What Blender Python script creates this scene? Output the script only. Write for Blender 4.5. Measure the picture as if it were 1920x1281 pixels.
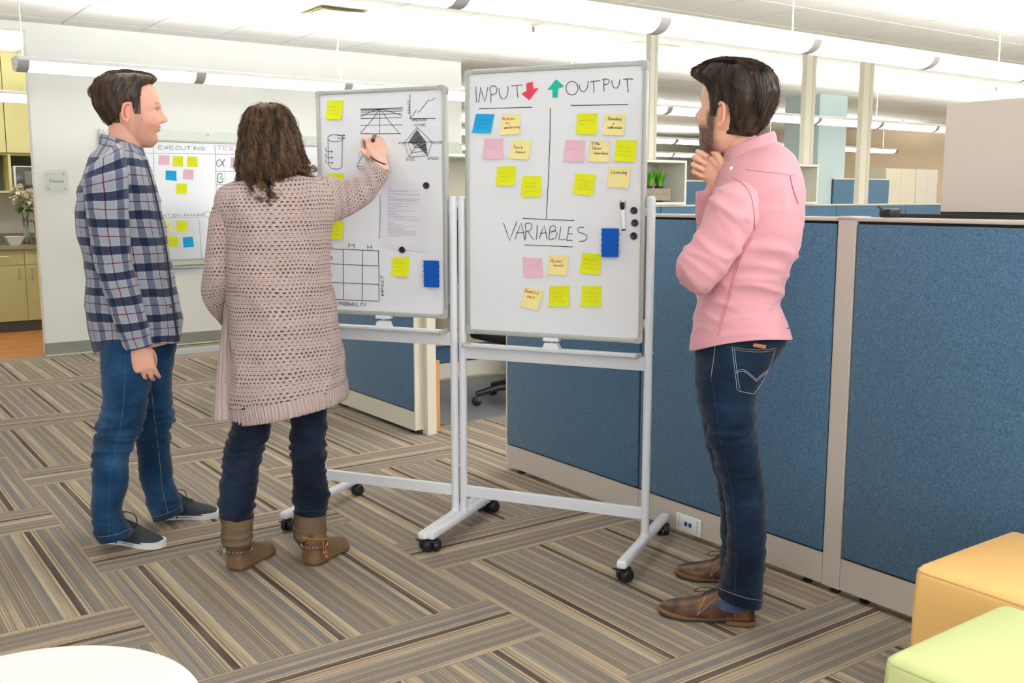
import bpy, bmesh, math, random
import numpy as np
from mathutils import Vector, Matrix
random.seed(7); np.random.seed(7)
SC = bpy.context.scene
COL = SC.collection
for o in list(bpy.data.objects): bpy.data.objects.remove(o)
# ------------------------------------------------------------------ camera
FPX, CX, CY, HC = 1867.0, 960.0, 640.5, 1.35
PITCH = math.atan(269.5/FPX); AZ = math.atan(1350/math.hypot(FPX, 269.5))
cam = bpy.data.cameras.new('camera'); camo = bpy.data.objects.new('camera', cam); COL.objects.link(camo)
cam.sensor_width = 36.0; cam.lens = 36.0*FPX/1920.0; cam.clip_start = .05; cam.clip_end = 100
camo.location = (0, 0, HC); camo.rotation_euler = (math.pi/2-PITCH, 0, -AZ)
SC.camera = camo
# ------------------------------------------------------------------ world, big lights, exposure
w = bpy.data.worlds.new('world'); SC.world = w; w.use_nodes = True
w.node_tree.nodes['Background'].inputs[0].default_value = (0.93, 0.97, 1.0, 1)
w.node_tree.nodes['Background'].inputs[1].default_value = 1.0
LAMP_UP, LAMP_DOWN = 38.0, 6.5        # emission of the pendant lamps' upper and lower faces
def area(name, loc, rot, sx, sy, e, col=(1, 1, 1)):
    l = bpy.data.lights.new(name, 'AREA'); l.shape = 'RECTANGLE'; l.size = sx; l.size_y = sy; l.energy = e; l.color = col
    o = bpy.data.objects.new(name, l); COL.objects.link(o); o.location = loc; o.rotation_euler = rot; return o
# added frontal fill light behind the camera; daylight from the glazing to the right
area('daylight_area', (0.0, -3.6, 1.6), (math.radians(90), 0, 0), 6.0, 2.2, 150, (0.93, 0.965, 1.0))
area('daylight_area', (6.3, -1.6, 1.9), (math.radians(84), 0, math.radians(46)), 4.0, 1.9, 300, (0.95, 0.975, 1.0))
SC.view_settings.view_transform = 'Standard'; SC.view_settings.look = 'None'
SC.view_settings.gamma = 1.0; SC.view_settings.use_curve_mapping = False
SC.view_settings.exposure = 0.0
# ------------------------------------------------------------------ geometry of the viewpoint (used to measure real positions)
_fw = np.array([math.sin(AZ)*math.cos(PITCH), math.cos(AZ)*math.cos(PITCH), -math.sin(PITCH)])
_rt = np.array([math.cos(AZ), -math.sin(AZ), 0.]); _up = np.cross(_rt, _fw); _C = np.array([0, 0, HC])
def ray(x, y): return _fw*FPX+_rt*(x-CX)-_up*(y-CY)
def on_plane(x, y, p0, n):
    d = ray(x, y); n = np.array(n, float); return _C+d*np.dot(np.array(p0)-_C, n)/np.dot(d, n)
def G(x, y, z=0.):
    d = ray(x, y); return _C+d*(z-HC)/d[2]
def proj(P):
    v = np.array(P, float)-_C; d = np.dot(v, _fw); return CX+FPX*np.dot(v, _rt)/d, CY-FPX*np.dot(v, _up)/d, d
# ------------------------------------------------------------------ materials
def lin(h):
    if isinstance(h, str):
        h = h.lstrip('#'); c = [int(h[i:i+2], 16)/255 for i in (0, 2, 4)]
    else: c = [v/255 for v in h]
    return tuple((v/12.92 if v <= .04045 else ((v+.055)/1.055)**2.4) for v in c)+(1,)
def newmat(name):
    m = bpy.data.materials.new(name); m.use_nodes = True
    return m, m.node_tree, m.node_tree.nodes['Principled BSDF']
def N(nt, t, **k):
    n = nt.nodes.new(t)
    for a, b in k.items():
        if hasattr(n, a): setattr(n, a, b)
    return n
_mc = {}
def mat(name, col, rough=.5, spec=.5, metal=0., noise=0., nscale=40., bump=0., bscale=200., emis=None, es=1., alpha=None, trans=0., coat=0., sheen=0.):
    if name in _mc: return _mc[name]
    m, nt, b = newmat(name); _mc[name] = m
    c = lin(col); b.inputs['Base Color'].default_value = c
    b.inputs['Roughness'].default_value = rough; b.inputs['Specular IOR Level'].default_value = spec
    b.inputs['Metallic'].default_value = metal; b.inputs['Coat Weight'].default_value = coat
    b.inputs['Sheen Weight'].default_value = sheen
    tc = N(nt, 'ShaderNodeTexCoord')
    if noise > 0:
        n = N(nt, 'ShaderNodeTexNoise'); n.inputs['Scale'].default_value = nscale; n.inputs['Detail'].default_value = 4
        nt.links.new(tc.outputs['Object'], n.inputs['Vector'])
        mr = N(nt, 'ShaderNodeMapRange'); mr.inputs[1].default_value = .3; mr.inputs[2].default_value = .7
        mr.inputs[3].default_value = 1-noise; mr.inputs[4].default_value = 1+noise
        nt.links.new(n.outputs['Fac'], mr.inputs[0])
        mx = N(nt, 'ShaderNodeVectorMath', operation='SCALE'); mx.inputs[0].default_value = c[:3]
        nt.links.new(mr.outputs[0], mx.inputs['Scale']); nt.links.new(mx.outputs[0], b.inputs['Base Color'])
    if bump > 0:
        n2 = N(nt, 'ShaderNodeTexNoise'); n2.inputs['Scale'].default_value = bscale; n2.inputs['Detail'].default_value = 3
        nt.links.new(tc.outputs['Object'], n2.inputs['Vector'])
        bp = N(nt, 'ShaderNodeBump'); bp.inputs['Strength'].default_value = bump; bp.inputs['Distance'].default_value = .002
        nt.links.new(n2.outputs['Fac'], bp.inputs['Height']); nt.links.new(bp.outputs[0], b.inputs['Normal'])
    if emis is not None:
        b.inputs['Emission Color'].default_value = lin(emis); b.inputs['Emission Strength'].default_value = es
    if trans: b.inputs['Transmission Weight'].default_value = trans
    if alpha is not None: b.inputs['Alpha'].default_value = alpha
    return m
# ------------------------------------------------------------------ mesh builder
class MB:
    def __init__(s, M=None):
        s.v = []; s.f = []; s.mi = []; s.uv = []; s.c = []; s.M = M; s.m = 0; s.hasuv = False; s.hascol = False
    def add(s, vs, fs, uvs=None, cols=None, M=None):
        b = len(s.v); Mx = M if M is not None else s.M
        if Mx is not None: vs = [tuple(Mx @ Vector(p)) for p in vs]
        s.v += [tuple(p) for p in vs]
        for k, f in enumerate(fs):
            s.f.append([b+i for i in f]); s.mi.append(s.m)
            s.uv.append(uvs[k] if uvs else None); s.c.append(cols[k] if cols else None)
        if uvs: s.hasuv = True
        if cols: s.hascol = True
    def box(s, x0, x1, y0, y1, z0, z1, M=None):
        s.add([(x0,y0,z0),(x1,y0,z0),(x1,y1,z0),(x0,y1,z0),(x0,y0,z1),(x1,y0,z1),(x1,y1,z1),(x0,y1,z1)],
              [(0,3,2,1),(4,5,6,7),(0,1,5,4),(1,2,6,5),(2,3,7,6),(3,0,4,7)], M=M)
    def rbox(s, x0, x1, y0, y1, z0, z1, r=.004, seg=2, M=None):
        bm = bmesh.new(); bmesh.ops.create_cube(bm, size=1)
        for v in bm.verts: v.co = Vector(((x0+x1)/2+v.co.x*(x1-x0), (y0+y1)/2+v.co.y*(y1-y0), (z0+z1)/2+v.co.z*(z1-z0)))
        r = min(r, .49*min(abs(x1-x0), abs(y1-y0), abs(z1-z0)))
        bmesh.ops.bevel(bm, geom=bm.edges[:], offset=r, segments=seg, profile=.5, affect='EDGES')
        bm.verts.index_update()
        s.add([v.co[:] for v in bm.verts], [[v.index for v in f.verts] for f in bm.faces], M=M); bm.free()
    def prism(s, poly, z0, z1, M=None):
        n = len(poly)
        s.add([(p[0],p[1],z0) for p in poly]+[(p[0],p[1],z1) for p in poly],
              [list(range(n))[::-1], list(range(n, 2*n))]+[(i,(i+1)%n,n+(i+1)%n,n+i) for i in range(n)], M=M)
    def lathe(s, prof, seg=24, M=None, cap=True):
        vs = []; fs = []; n = len(prof)
        for r, z in prof:
            for k in range(seg):
                a = 2*math.pi*k/seg; vs.append((r*math.cos(a), r*math.sin(a), z))
        for i in range(n-1):
            for k in range(seg):
                k2 = (k+1)%seg; fs.append((i*seg+k, i*seg+k2, (i+1)*seg+k2, (i+1)*seg+k))
        if cap:
            fs.append(list(range(seg))[::-1]); fs.append([(n-1)*seg+k for k in range(seg)])
        s.add(vs, fs, M=M)
    def tube(s, pts, r, seg=8, cap=True, M=None, closed=False):
        pts = [Vector(p) for p in pts]; n = len(pts); rr = r if hasattr(r, '__len__') else [r]*n
        vs = []; fs = []; u = None
        for i in range(n):
            a = pts[(i-1)%n] if (closed or i > 0) else pts[i]; b = pts[(i+1)%n] if (closed or i < n-1) else pts[i]
            t = (b-a).normalized()
            if u is None:
                u = t.orthogonal().normalized()
            u = (u-t*u.dot(t)).normalized(); w = t.cross(u)
            for k in range(seg):
                an = 2*math.pi*k/seg; vs.append(pts[i]+(u*math.cos(an)+w*math.sin(an))*rr[i])
        for i in range(n if closed else n-1):
            j = (i+1)%n
            for k in range(seg):
                k2 = (k+1)%seg; fs.append((i*seg+k, i*seg+k2, j*seg+k2, j*seg+k))
        if cap and not closed:
            fs.append(list(range(seg))[::-1]); fs.append([(n-1)*seg+k for k in range(seg)])
        s.add(vs, fs, M=M)
    def build(s, name, mats, parent=None, smooth=False, label=None):
        me = bpy.data.meshes.new(name); me.from_pydata(s.v, [], s.f)
        if not isinstance(mats, (list, tuple)): mats = [mats]
        for m in mats: me.materials.append(m)
        me.polygons.foreach_set('material_index', s.mi)
        if s.hasuv:
            l = me.uv_layers.new(name='UVMap'); d = []
            for f, u in zip(s.f, s.uv):
                d += [c for p in (u if u else [(0, 0)]*len(f)) for c in p]
            l.data.foreach_set('uv', d)
        if s.hascol:
            a = me.color_attributes.new('Col', 'FLOAT_COLOR', 'CORNER'); d = []
            for f, c in zip(s.f, s.c): d += list(c if c else (1, 1, 1, 1))*len(f)
            a.data.foreach_set('color', d)
        me.update()
        if smooth:
            me.shade_smooth()
            if smooth != 'all':
                try: me.set_sharp_from_angle(angle=math.radians(smooth if smooth is not True else 40))
                except Exception: pass
        o = bpy.data.objects.new(name, me); COL.objects.link(o)
        if parent is not None: o.parent = parent
        if label: o['label'] = label
        return o
def empty(name, loc=(0, 0, 0), rz=0.):
    o = bpy.data.objects.new(name, None); COL.objects.link(o); o.location = loc; o.rotation_euler = (0, 0, rz); o.empty_display_size = .1; return o
def tag(o, label, cat, group=None, kind=None):
    o['label'] = label; o['category'] = cat
    if group: o['group'] = group
    if kind: o['kind'] = kind
    return o
def struct(o): o['kind'] = 'structure'; return o
def dup(root):
    r = root.copy(); COL.objects.link(r)
    for ch in root.children:
        c = ch.copy(); COL.objects.link(c); c.parent = r
        for g in ch.children:
            d = g.copy(); COL.objects.link(d); d.parent = c
    return r
def one(name, fn, m, parent=None, smooth=False, label=None, M=None):
    b = MB(M); fn(b); return b.build(name, m, parent, smooth, label)
def box(name, x0, x1, y0, y1, z0, z1, m, parent=None, r=0, label=None, smooth=False):
    b = MB()
    if r: b.rbox(x0, x1, y0, y1, z0, z1, r)
    else: b.box(x0, x1, y0, y1, z0, z1)
    return b.build(name, m, parent, smooth, label)
# ================================================================== THE ROOM
WHITE_WALL = mat('wall_paint', (238, 239, 234), .85, .2, noise=.015, nscale=3, bump=.15, bscale=300)
# ---- floor with carpet planks
carpet_plain = mat('carpet_plain', (150, 136, 114), .95, .1, noise=.2, nscale=30)
fb = MB(); fb.box(-4.5, 19, -4.5, 17, -.12, -.006); floor = struct(fb.build('floor', carpet_plain))
def carpet_mat():
    m, nt, b = newmat('striped_carpet'); b.inputs['Roughness'].default_value = .95; b.inputs['Specular IOR Level'].default_value = .12
    at = N(nt, 'ShaderNodeAttribute', attribute_name='Col')
    tc = N(nt, 'ShaderNodeTexCoord'); oi = N(nt, 'ShaderNodeObjectInfo')
    mp = N(nt, 'ShaderNodeMapping'); mp.inputs['Scale'].default_value = (70, 2.2, 1)
    add = N(nt, 'ShaderNodeVectorMath', operation='ADD')
    sc = N(nt, 'ShaderNodeVectorMath', operation='SCALE'); sc.inputs[0].default_value = (37, 91, 0)
    nt.links.new(oi.outputs['Random'], sc.inputs['Scale'])
    nt.links.new(tc.outputs['Object'], add.inputs[0]); nt.links.new(sc.outputs[0], add.inputs[1]); nt.links.new(add.outputs[0], mp.inputs[0])
    n = N(nt, 'ShaderNodeTexNoise'); n.inputs['Scale'].default_value = 1; n.inputs['Detail'].default_value = 2
    nt.links.new(mp.outputs[0], n.inputs['Vector'])
    n2 = N(nt, 'ShaderNodeTexNoise'); n2.inputs['Scale'].default_value = 420; n2.inputs['Detail'].default_value = 2
    nt.links.new(tc.outputs['Object'], n2.inputs['Vector'])
    # long soft fade of each stripe towards warm grey, plus yarn speckle
    mr = N(nt, 'ShaderNodeMapRange'); mr.inputs[1].default_value = .42; mr.inputs[2].default_value = .68; mr.inputs[3].default_value = 0; mr.inputs[4].default_value = .6
    nt.links.new(n.outputs['Fac'], mr.inputs[0])
    mx = N(nt, 'ShaderNodeMix', data_type='RGBA'); mx.inputs[7].default_value = lin((128, 118, 109))
    nt.links.new(mr.outputs[0], mx.inputs[0]); nt.links.new(at.outputs['Color'], mx.inputs[6])
    mr2 = N(nt, 'ShaderNodeMapRange'); mr2.inputs[1].default_value = .25; mr2.inputs[2].default_value = .75; mr2.inputs[3].default_value = .62; mr2.inputs[4].default_value = 1.38
    nt.links.new(n2.outputs['Fac'], mr2.inputs[0])
    s = N(nt, 'ShaderNodeVectorMath', operation='SCALE'); nt.links.new(mx.outputs[2], s.inputs[0]); nt.links.new(mr2.outputs[0], s.inputs['Scale'])
    nt.links.new(s.outputs[0], b.inputs['Base Color'])
    bp = N(nt, 'ShaderNodeBump'); bp.inputs['Strength'].default_value = .5; bp.inputs['Distance'].default_value = .003
    nt.links.new(n2.outputs['Fac'], bp.inputs['Height']); nt.links.new(bp.outputs[0], b.inputs['Normal'])
    return m
CARPET = carpet_mat()
BE, LB, GR, BR, DK, WG = (168,150,126), (186,168,142), (120,115,112), (132,118,102), (80,68,60), (140,131,121)
def stripes(seed):
    rnd = random.Random(seed); L = []
    def blk(w, c, c2=None, lines=0, lc=DK):     # block of width w (fraction), colour c -> c2, with thin lines of lc
        n = max(1, int(round(w/.0135)))
        for i in range(n):
            t = i/max(1, n-1); cc = [c[k]+((c2 or c)[k]-c[k])*t for k in range(3)]
            if lines and i % 2 == 1 and rnd.random() < lines: cc = [v*.55+u*.45 for v, u in zip(lc, cc)]
            j = rnd.uniform(-6, 6); L.append([v+j for v in cc])
    blk(.05, BE, BR); blk(.10, WG, GR, .25, LB); blk(.06, BE, BE, .8, BR); blk(.09, GR, GR, .3, BE)
    blk(.045, LB, BE, .9, DK); blk(.012, LB); blk(.062, DK); blk(.012, LB); blk(.035, BE, BE, 1, DK); blk(.09, BE, LB, .35, BR)
    blk(.11, GR, WG, .5, BE); blk(.08, BR, BR, .5, GR); blk(.04, BE, BE, .9, DK); blk(.09, GR, BR, .3, BE); blk(.07, LB, BE, .7, BR)
    return L
def plank_mesh(seed, flip):
    L = stripes(seed)
    if flip: L = L[::-1]
    n = len(L); W, D = .3357-.0012, 1.007-.0012; b = MB(); vs = []; fs = []; cs = []
    for i in range(n+1):
        x = -W/2+W*i/n; vs += [(x, -D/2, 0), (x, D/2, 0)]
    for i in range(n): fs.append((2*i, 2*i+2, 2*i+3, 2*i+1)); cs.append(lin(tuple(max(0, v) for v in L[i])))
    b.add(vs, fs, cols=cs)
    b.add([(-W/2,-D/2,0),(W/2,-D/2,0),(W/2,D/2,0),(-W/2,D/2,0),(-W/2,-D/2,-.006),(W/2,-D/2,-.006),(W/2,D/2,-.006),(-W/2,D/2,-.006)],
          [(0,4,5,1),(1,5,6,2),(2,6,7,3),(3,7,4,0)], cols=[lin(BR)]*4)
    o = b.build('carpet_plank', CARPET); me = o.data; bpy.data.objects.remove(o); return me
planks = [plank_mesh(s, f) for s in range(4) for f in (0, 1)]
rc = random.Random(3)
def put_plank(x, y, rot):
    pr = [proj((x+a, y+b, 0)) for a in (-.5, 0, .5) for b in (-.5, 0, .5)]
    if not any(d > .3 and -560 < px < 2300 and 560 < py < 1560 for px, py, d in pr): return
    if x > 2.95 and not (3.4 < y < 5.9 and x < 4.8): return
    if y > 9.3: return
    o = bpy.data.objects.new('carpet_plank', planks[rc.randrange(8)]); COL.objects.link(o); o.parent = floor
    o.location = (x, y, rc.uniform(-.0004, .0004)); o.rotation_euler = (0, 0, rot)
for c in range(-3, 6):
    x0 = .80+1.007*c; off = 2.67 if c % 2 == 0 else 1.985
    for n in range(-3, 7):
        yb = off+1.343*n
        for k in range(3): put_plank(x0+.3357*(k+.5), yb+.5035, 0)
        put_plank(x0+.5035, yb-.168, math.pi/2)
# ---- ceiling with lay-in tiles
TILE = mat('ceiling_tile', (232, 233, 230), .9, .15, noise=.02, nscale=60, bump=.3, bscale=250)
GRID = mat('ceiling_grid', (236, 234, 226), .6, .3)
ceiling = struct(box('ceiling', -4.5, 19, -4.5, 17, 2.795, 2.95, GRID))
tb = MB(); tb.box(-.311, .311, -.311, .311, 0, .012); to = tb.build('ceiling_tile', TILE); tme = to.data; bpy.data.objects.remove(to)
PX0, PY0, TP = 3.22-.64*10, 5.1-.64*12, .64
cells = []; 
for i in range(0, 36):
    for j in range(0, 36):
        x, y = PX0+TP*(i+.5), PY0+TP*(j+.5)
        if x > 18.7 or y > 16.7: continue
        px, py, d = proj((x, y, 2.78))
        vis = d > 1 and -80 < px < 2000 and -60 < py < 330 and not (y > 9.3 and x < 6)
        cells.append((d if vis else 99, x, y))
cells.sort()
near = cells[:250]; rest = cells[250:]
VENT_XY = (6.74, 7.34); DIFF_XY = (3.54, 7.34)
for d, x, y in near:
    if d > 90 or (abs(x-VENT_XY[0]) < .2 and abs(y-VENT_XY[1]) < .2): continue
    o = bpy.data.objects.new('ceiling_tile', tme); COL.objects.link(o); o.parent = ceiling; o.location = (x, y, 2.783)
b = MB()
for d, x, y in rest+[c for c in near if c[0] > 90]: b.box(x-.311, x+.311, y-.311, y+.311, 2.783, 2.7955)
o = b.build('ceiling_tile', TILE, ceiling); o['kind'] = 'stuff'
# ---- walls
struct(box('wall_left', 1.672, 5.93, 9.22, 9.34, 0, 2.795, WHITE_WALL))
struct(box('trim_1', .2, 1.672, 9.22, 9.34, 2.717, 2.795, WHITE_WALL))         # head of the kitchen opening
struct(box('wall_kitchen_side', -.6, .2, 9.22, 9.34, 0, 2.795, WHITE_WALL))
GREYWALL = mat('grey_green_wall', (150, 152, 138), .85, .2)
BEIGEW = mat('beige_wall', (238, 218, 190), .85, .2)
struct(box('wall_far', -1.0, 18.6, 16.9, 17.0, 0, 2.795, GREYWALL))
struct(box('wall_far_right', 18.5, 18.6, -4.5, 16.9, 0, 2.795, BEIGEW))
BASEB = mat('vinyl_baseboard', (138, 140, 128), .5, .4)
struct(box('baseboard_left', 1.66, 5.93, 9.206, 9.22, 0.004, .112, BASEB, r=.003))
struct(box('baseboard_toe', 1.66, 5.93, 9.196, 9.208, 0, .012, mat('toe_bead', (205, 205, 190), .5)))
# ---- kitchen behind the opening
KW = mat('kitchen_wall', (214, 210, 198), .8, .2)
struct(box('wall_kitchen_back', -.6, 4.2, 11.68, 11.78, 0, 2.795, KW))
struct(box('wall_kitchen_left', -.7, -.6, 9.22, 11.78, 0, 2.795, KW))
struct(box('wall_kitchen_right', 4.1, 4.2, 9.34, 11.68, 0, 2.795, KW))
woodm, nt, b_ = newmat('wood_floor')
tc = N(nt, 'ShaderNodeTexCoord'); mp = N(nt, 'ShaderNodeMapping'); mp.inputs['Scale'].default_value = (2, 30, 1)
nn = N(nt, 'ShaderNodeTexNoise'); nn.inputs['Detail'].default_value = 5; nt.links.new(tc.outputs['Object'], mp.inputs[0]); nt.links.new(mp.outputs[0], nn.inputs['Vector'])
cr = N(nt, 'ShaderNodeValToRGB'); cr.color_ramp.elements[0].color = lin((150, 88, 44)); cr.color_ramp.elements[1].color = lin((206, 142, 84)); cr.color_ramp.elements[0].position = .3; cr.color_ramp.elements[1].position = .7
nt.links.new(nn.outputs['Fac'], cr.inputs[0]); nt.links.new(cr.outputs[0], b_.inputs['Base Color']); b_.inputs['Roughness'].default_value = .35
kf = struct(box('floor_kitchen', -.6, 4.1, 9.26, 11.68, -.02, -.004, woodm))
for i in range(11):
    for j in range(3):
        y0 = 9.262+i*.16; x0 = .2+(j-.5*(i % 2))*1.1
        box('floor_board', x0, x0+1.096, y0, y0+.157, -.004, .0015+.0005*((i*3+j) % 2), woodm, kf)
struct(box('trim_2', .2, 1.67, 9.215, 9.26, 0, .006, mat('threshold_strip', (150, 132, 100), .5)))
OLIVE = mat('olive_cabinet', (176, 172, 118), .5, .3, noise=.02, nscale=6)
OLIVE2 = mat('light_olive_cabinet', (206, 200, 140), .5, .3)
STEEL = mat('brushed_steel', (190, 188, 182), .3, .5, metal=1.)
DARKK = mat('dark_kick', (84, 82, 78), .6)
def handle_v(x, y, z0, z1, parent):
    b = MB(); b.tube([(x, y, z0), (x, y-.028, z0+.012), (x, y-.03, (z0+z1)/2), (x, y-.028, z1-.012), (x, y, z1)], .006, 8)
    b.build('handle', STEEL, parent, True)
XS = (.95, 1.43, 1.865, 2.30, 2.74)
for i in range(4):
    x0, x1 = XS[i], XS[i+1]
    r = empty('base_cabinet', ((x0+x1)/2, 11.1, 0)); dx = -(x0+x1)/2
    box('carcass', x0+dx, x1+dx, .02, .55, .107, .832, OLIVE, r); box('kick_plate', x0+dx, x1+dx, .05, .5, 0, .107, DARKK, r)
    dr = box('drawer', x0+dx+.002, x1+dx-.002, 0, .02, .678, .83, OLIVE, r, r=.002)
    b = MB(); b.tube([(-.07, 0, .765), (-.07, -.028, .765), (.07, -.028, .765), (.07, 0, .765)], .005, 8); b.build('handle', STEEL, dr, True)
    dd = box('door', x0+dx+.002, x1+dx-.002, 0, .02, .109, .673, OLIVE, r, r=.002)
    handle_v((x1+dx-.06) if i % 2 else (x0+dx+.06) if i == 2 else (x1+dx-.06), 0, .53, .64, dd)
    tag(r, ['olive base cabinet at the left end of the kitchen counter', 'olive base cabinet under the white bowl, steel drawer pull', 'olive base cabinet beside the wall corner under the faucet', 'olive base cabinet hidden behind the white wall edge'][i], 'cabinet', 'kitchen base cabinets')
CTOP = mat('counter_stone', (128, 122, 96), .45, .4, noise=.08, nscale=80)
r = empty('kitchen_worktop', (1.8, 11.1, .832)); box('slab', -.9, 1.0, -.03, .55, 0, .04, CTOP, r, r=.004); box('backsplash', -.9, 1.0, .54, .56, .04, .15, CTOP, r)
tag(r, 'stone-look kitchen worktop with low backsplash over the olive cabinets', 'worktop')
# upper cabinets
r = empty('wall_cabinet', (1.8, 11.3, 1.40))
box('side_panel', -.94, -.92, 0, .35, 0, 1.39, OLIVE2, r); box('side_panel', .04-.03, .04-.005, 0, .35, 0, .39, OLIVE2, r)
box('side_panel', .90, .92, 0, .35, 0, 1.39, OLIVE2, r)
box('shelf', -.92, .9, 0, .35, 0, .022, OLIVE2, r); box('shelf', -.92, .9, .02, .35, .38, .40, OLIVE2, r)
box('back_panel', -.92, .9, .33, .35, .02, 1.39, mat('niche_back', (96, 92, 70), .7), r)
for k, (a, b2) in enumerate(((-.92, -.0), (.003, .45), (.453, .9))):
    dd = box('door', a+.002, b2-.002, -.02, 0, .402, .985, OLIVE2, r, r=.002); handle_v(b2-.07 if k != 2 else a+.07, -.02, .45, .57, dd)
    box('door', a+.002, b2-.002, -.02, 0, .99, 1.387, OLIVE2, r, r=.002)
tag(r, 'light olive wall cabinet with an open niche holding the microwave', 'cabinet')
r = empty('microwave', (1.855, 11.31, 1.424)); MWW = mat('white_plastic', (236, 236, 232), .35, .5)
box('housing', 0, .5, 0, .3, .006, .25, MWW, r, r=.012, smooth=True)
dd = box('door', .02, .4, -.014, 0, .014, .24, mat('dark_glass', (60, 56, 50), .15, .6), r, r=.02, smooth=True); box('window_mesh', .10, .34, -.0165, -.0145, .06, .2, mat('oven_mesh', (112, 108, 98), .4), dd)
box('control_panel', .41, .49, -.01, 0, .02, .235, MWW, r, r=.004)
for x in (.03, .47):
    for y in (.03, .27): one('foot', lambda b: b.lathe([(.01, 0), (.01, .007)], 10, Matrix.Translation((x, y, 0))), DARKK, r)
tag(r, 'white microwave oven with dark door in the open kitchen niche', 'microwave')
struct(box('ceiling_kitchen_soffit', -.6, 4.1, 11.28, 11.68, 2.79, 2.795, KW))
# things on the worktop
b = MB(); b.lathe([(.055, 0), (.06, .004), (.12, .085), (.125, .09), (.118, .09), (.055, .01), (.0, .009)], 4, Matrix.Rotation(math.pi/4, 4, 'Z'))
o = b.build('bowl', mat('white_ceramic', (238, 238, 230), .25, .5), None); o.location = (1.80, 11.2, .872); tag(o, 'white square flared ceramic bowl on the kitchen worktop', 'bowl')
b = MB(); b.lathe([(.03, 0), (.045, .006), (.085, .07), (.088, .08), (.08, .08), (.04, .012), (0, .01)], 24)
o = b.build('metal_bowl', STEEL, None, True); o.location = (2.045, 11.18, .872); tag(o, 'shiny steel bowl beside the wall edge on the worktop', 'bowl')
r = empty('faucet', (2.05, 11.45, .872)); b = MB(); b.lathe([(.028, 0), (.028, .02), (.016, .03), (.014, .1)], 16); b.tube([(0,0,.1),(0,0,.2),(-.02,-.03,.24),(-.05,-.08,.245),(-.07,-.12,.22),(-.072,-.125,.19)], .011, 10); b.build('spout', STEEL, r, True)
one('lever', lambda b: b.tube([(0, .0, .1), (.03, -.01, .13), (.07, -.02, .14)], .007, 8), STEEL, r, True); tag(r, 'steel gooseneck faucet at the back of the kitchen worktop', 'faucet')
r = empty('flower_vase', (1.925, 11.25, .872)); GL = mat('clear_glass', (235, 240, 238), .03, .5, trans=.9)
one('vase', lambda b: b.lathe([(.028, 0), (.03, .004), (.034, .1), (.024, .17), (.03, .27), (.028, .27), (.022, .17), (.03, .1), (.025, .01), (0, .01)], 20, cap=False), GL, r, 'all')
rr = random.Random(5); sb = MB(); lf = MB(); fl = MB()
for k in range(9):
    a = rr.uniform(0, 6.28); q = rr.uniform(.02, .08); sb.tube([(0, 0, .02), (.004*math.cos(a), .004*math.sin(a), .2), (q*math.cos(a), q*math.sin(a), .40)], .0025, 5)
def leafquad(b, p, d, L, W, up=(0, 0, 1)):
    p = Vector(p); d = Vector(d).normalized(); s = d.cross(Vector(up)); s = s.normalized() if s.length > .01 else Vector((1, 0, 0)); n = s.cross(d)
    b.add([p, p+d*L*.35+s*W/2, p+d*L*.7+s*W*.4-n*L*.05, p+d*L-n*L*.15, p+d*L*.7-s*W*.4-n*L*.05, p+d*L*.35-s*W/2], [(0, 1, 5), (1, 2, 4, 5), (2, 3, 4)])
for k in range(26):
    a = rr.uniform(0, 6.28); leafquad(lf, (.03*math.cos(a), .03*math.sin(a), rr.uniform(.33, .42)), (math.cos(a), math.sin(a), rr.uniform(-.5, .6)), rr.uniform(.06, .1), .05)
for k in range(8):
    a = k*.8; q = .0 if k == 0 else .085; c = Vector((q*math.cos(a), q*math.sin(a), .46+.05*(k % 3)))
    for j in range(40):
        d = Vector((rr.gauss(0, 1), rr.gauss(0, 1), rr.gauss(.3, 1))).normalized(); leafquad(fl, c+d*.015, d, .06, .035)
sb.build('stem', mat('stem_green', (70, 110, 40), .6), r); lf.build('leaf_bunch', mat('leaf_green', (44, 96, 30), .5), r); fl.build('blossom', mat('white_petal', (240, 232, 208), .7), r)
tag(r, 'glass vase of white blossoms with green leaves on the kitchen worktop', 'flower vase')
# ---- kitchen door sign on the wall
r = empty('kitchen_sign', (1.832, 9.2, 1.49)); box('glass_plate', -.095, .095, -.024, -.018, -.10, .10, mat('sign_glass', (222, 232, 224), .1, .5, alpha=.16), r, r=.002)
for sx in (-.064, .064):
    for sz in (-.063, .063):
        one('standoff', lambda b: b.lathe([(.009, -.02), (.009, .008)], 14, Matrix.Translation((sx, -.02, sz)) @ Matrix.Rotation(math.pi/2, 4, 'X')), STEEL, r, True)
fc = bpy.data.curves.new('lettering', 'FONT'); fc.body = 'Kitchen'; fc.size = .036; fc.align_x = 'CENTER'; fc.extrude = .0006
fo = bpy.data.objects.new('lettering', fc); COL.objects.link(fo)
me = bpy.data.meshes.new_from_object(fo.evaluated_get(bpy.context.evaluated_depsgraph_get())); bpy.data.objects.remove(fo)
me.materials.clear(); me.materials.append(mat('sign_blue', (44, 92, 124), .5)); fo = bpy.data.objects.new('lettering', me); COL.objects.link(fo); fo.parent = r
fo.location = (0, -.0255, -.012); fo.rotation_euler = (math.pi/2, 0, 0)
tag(r, 'small glass sign reading Kitchen on four steel standoffs', 'sign')
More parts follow.
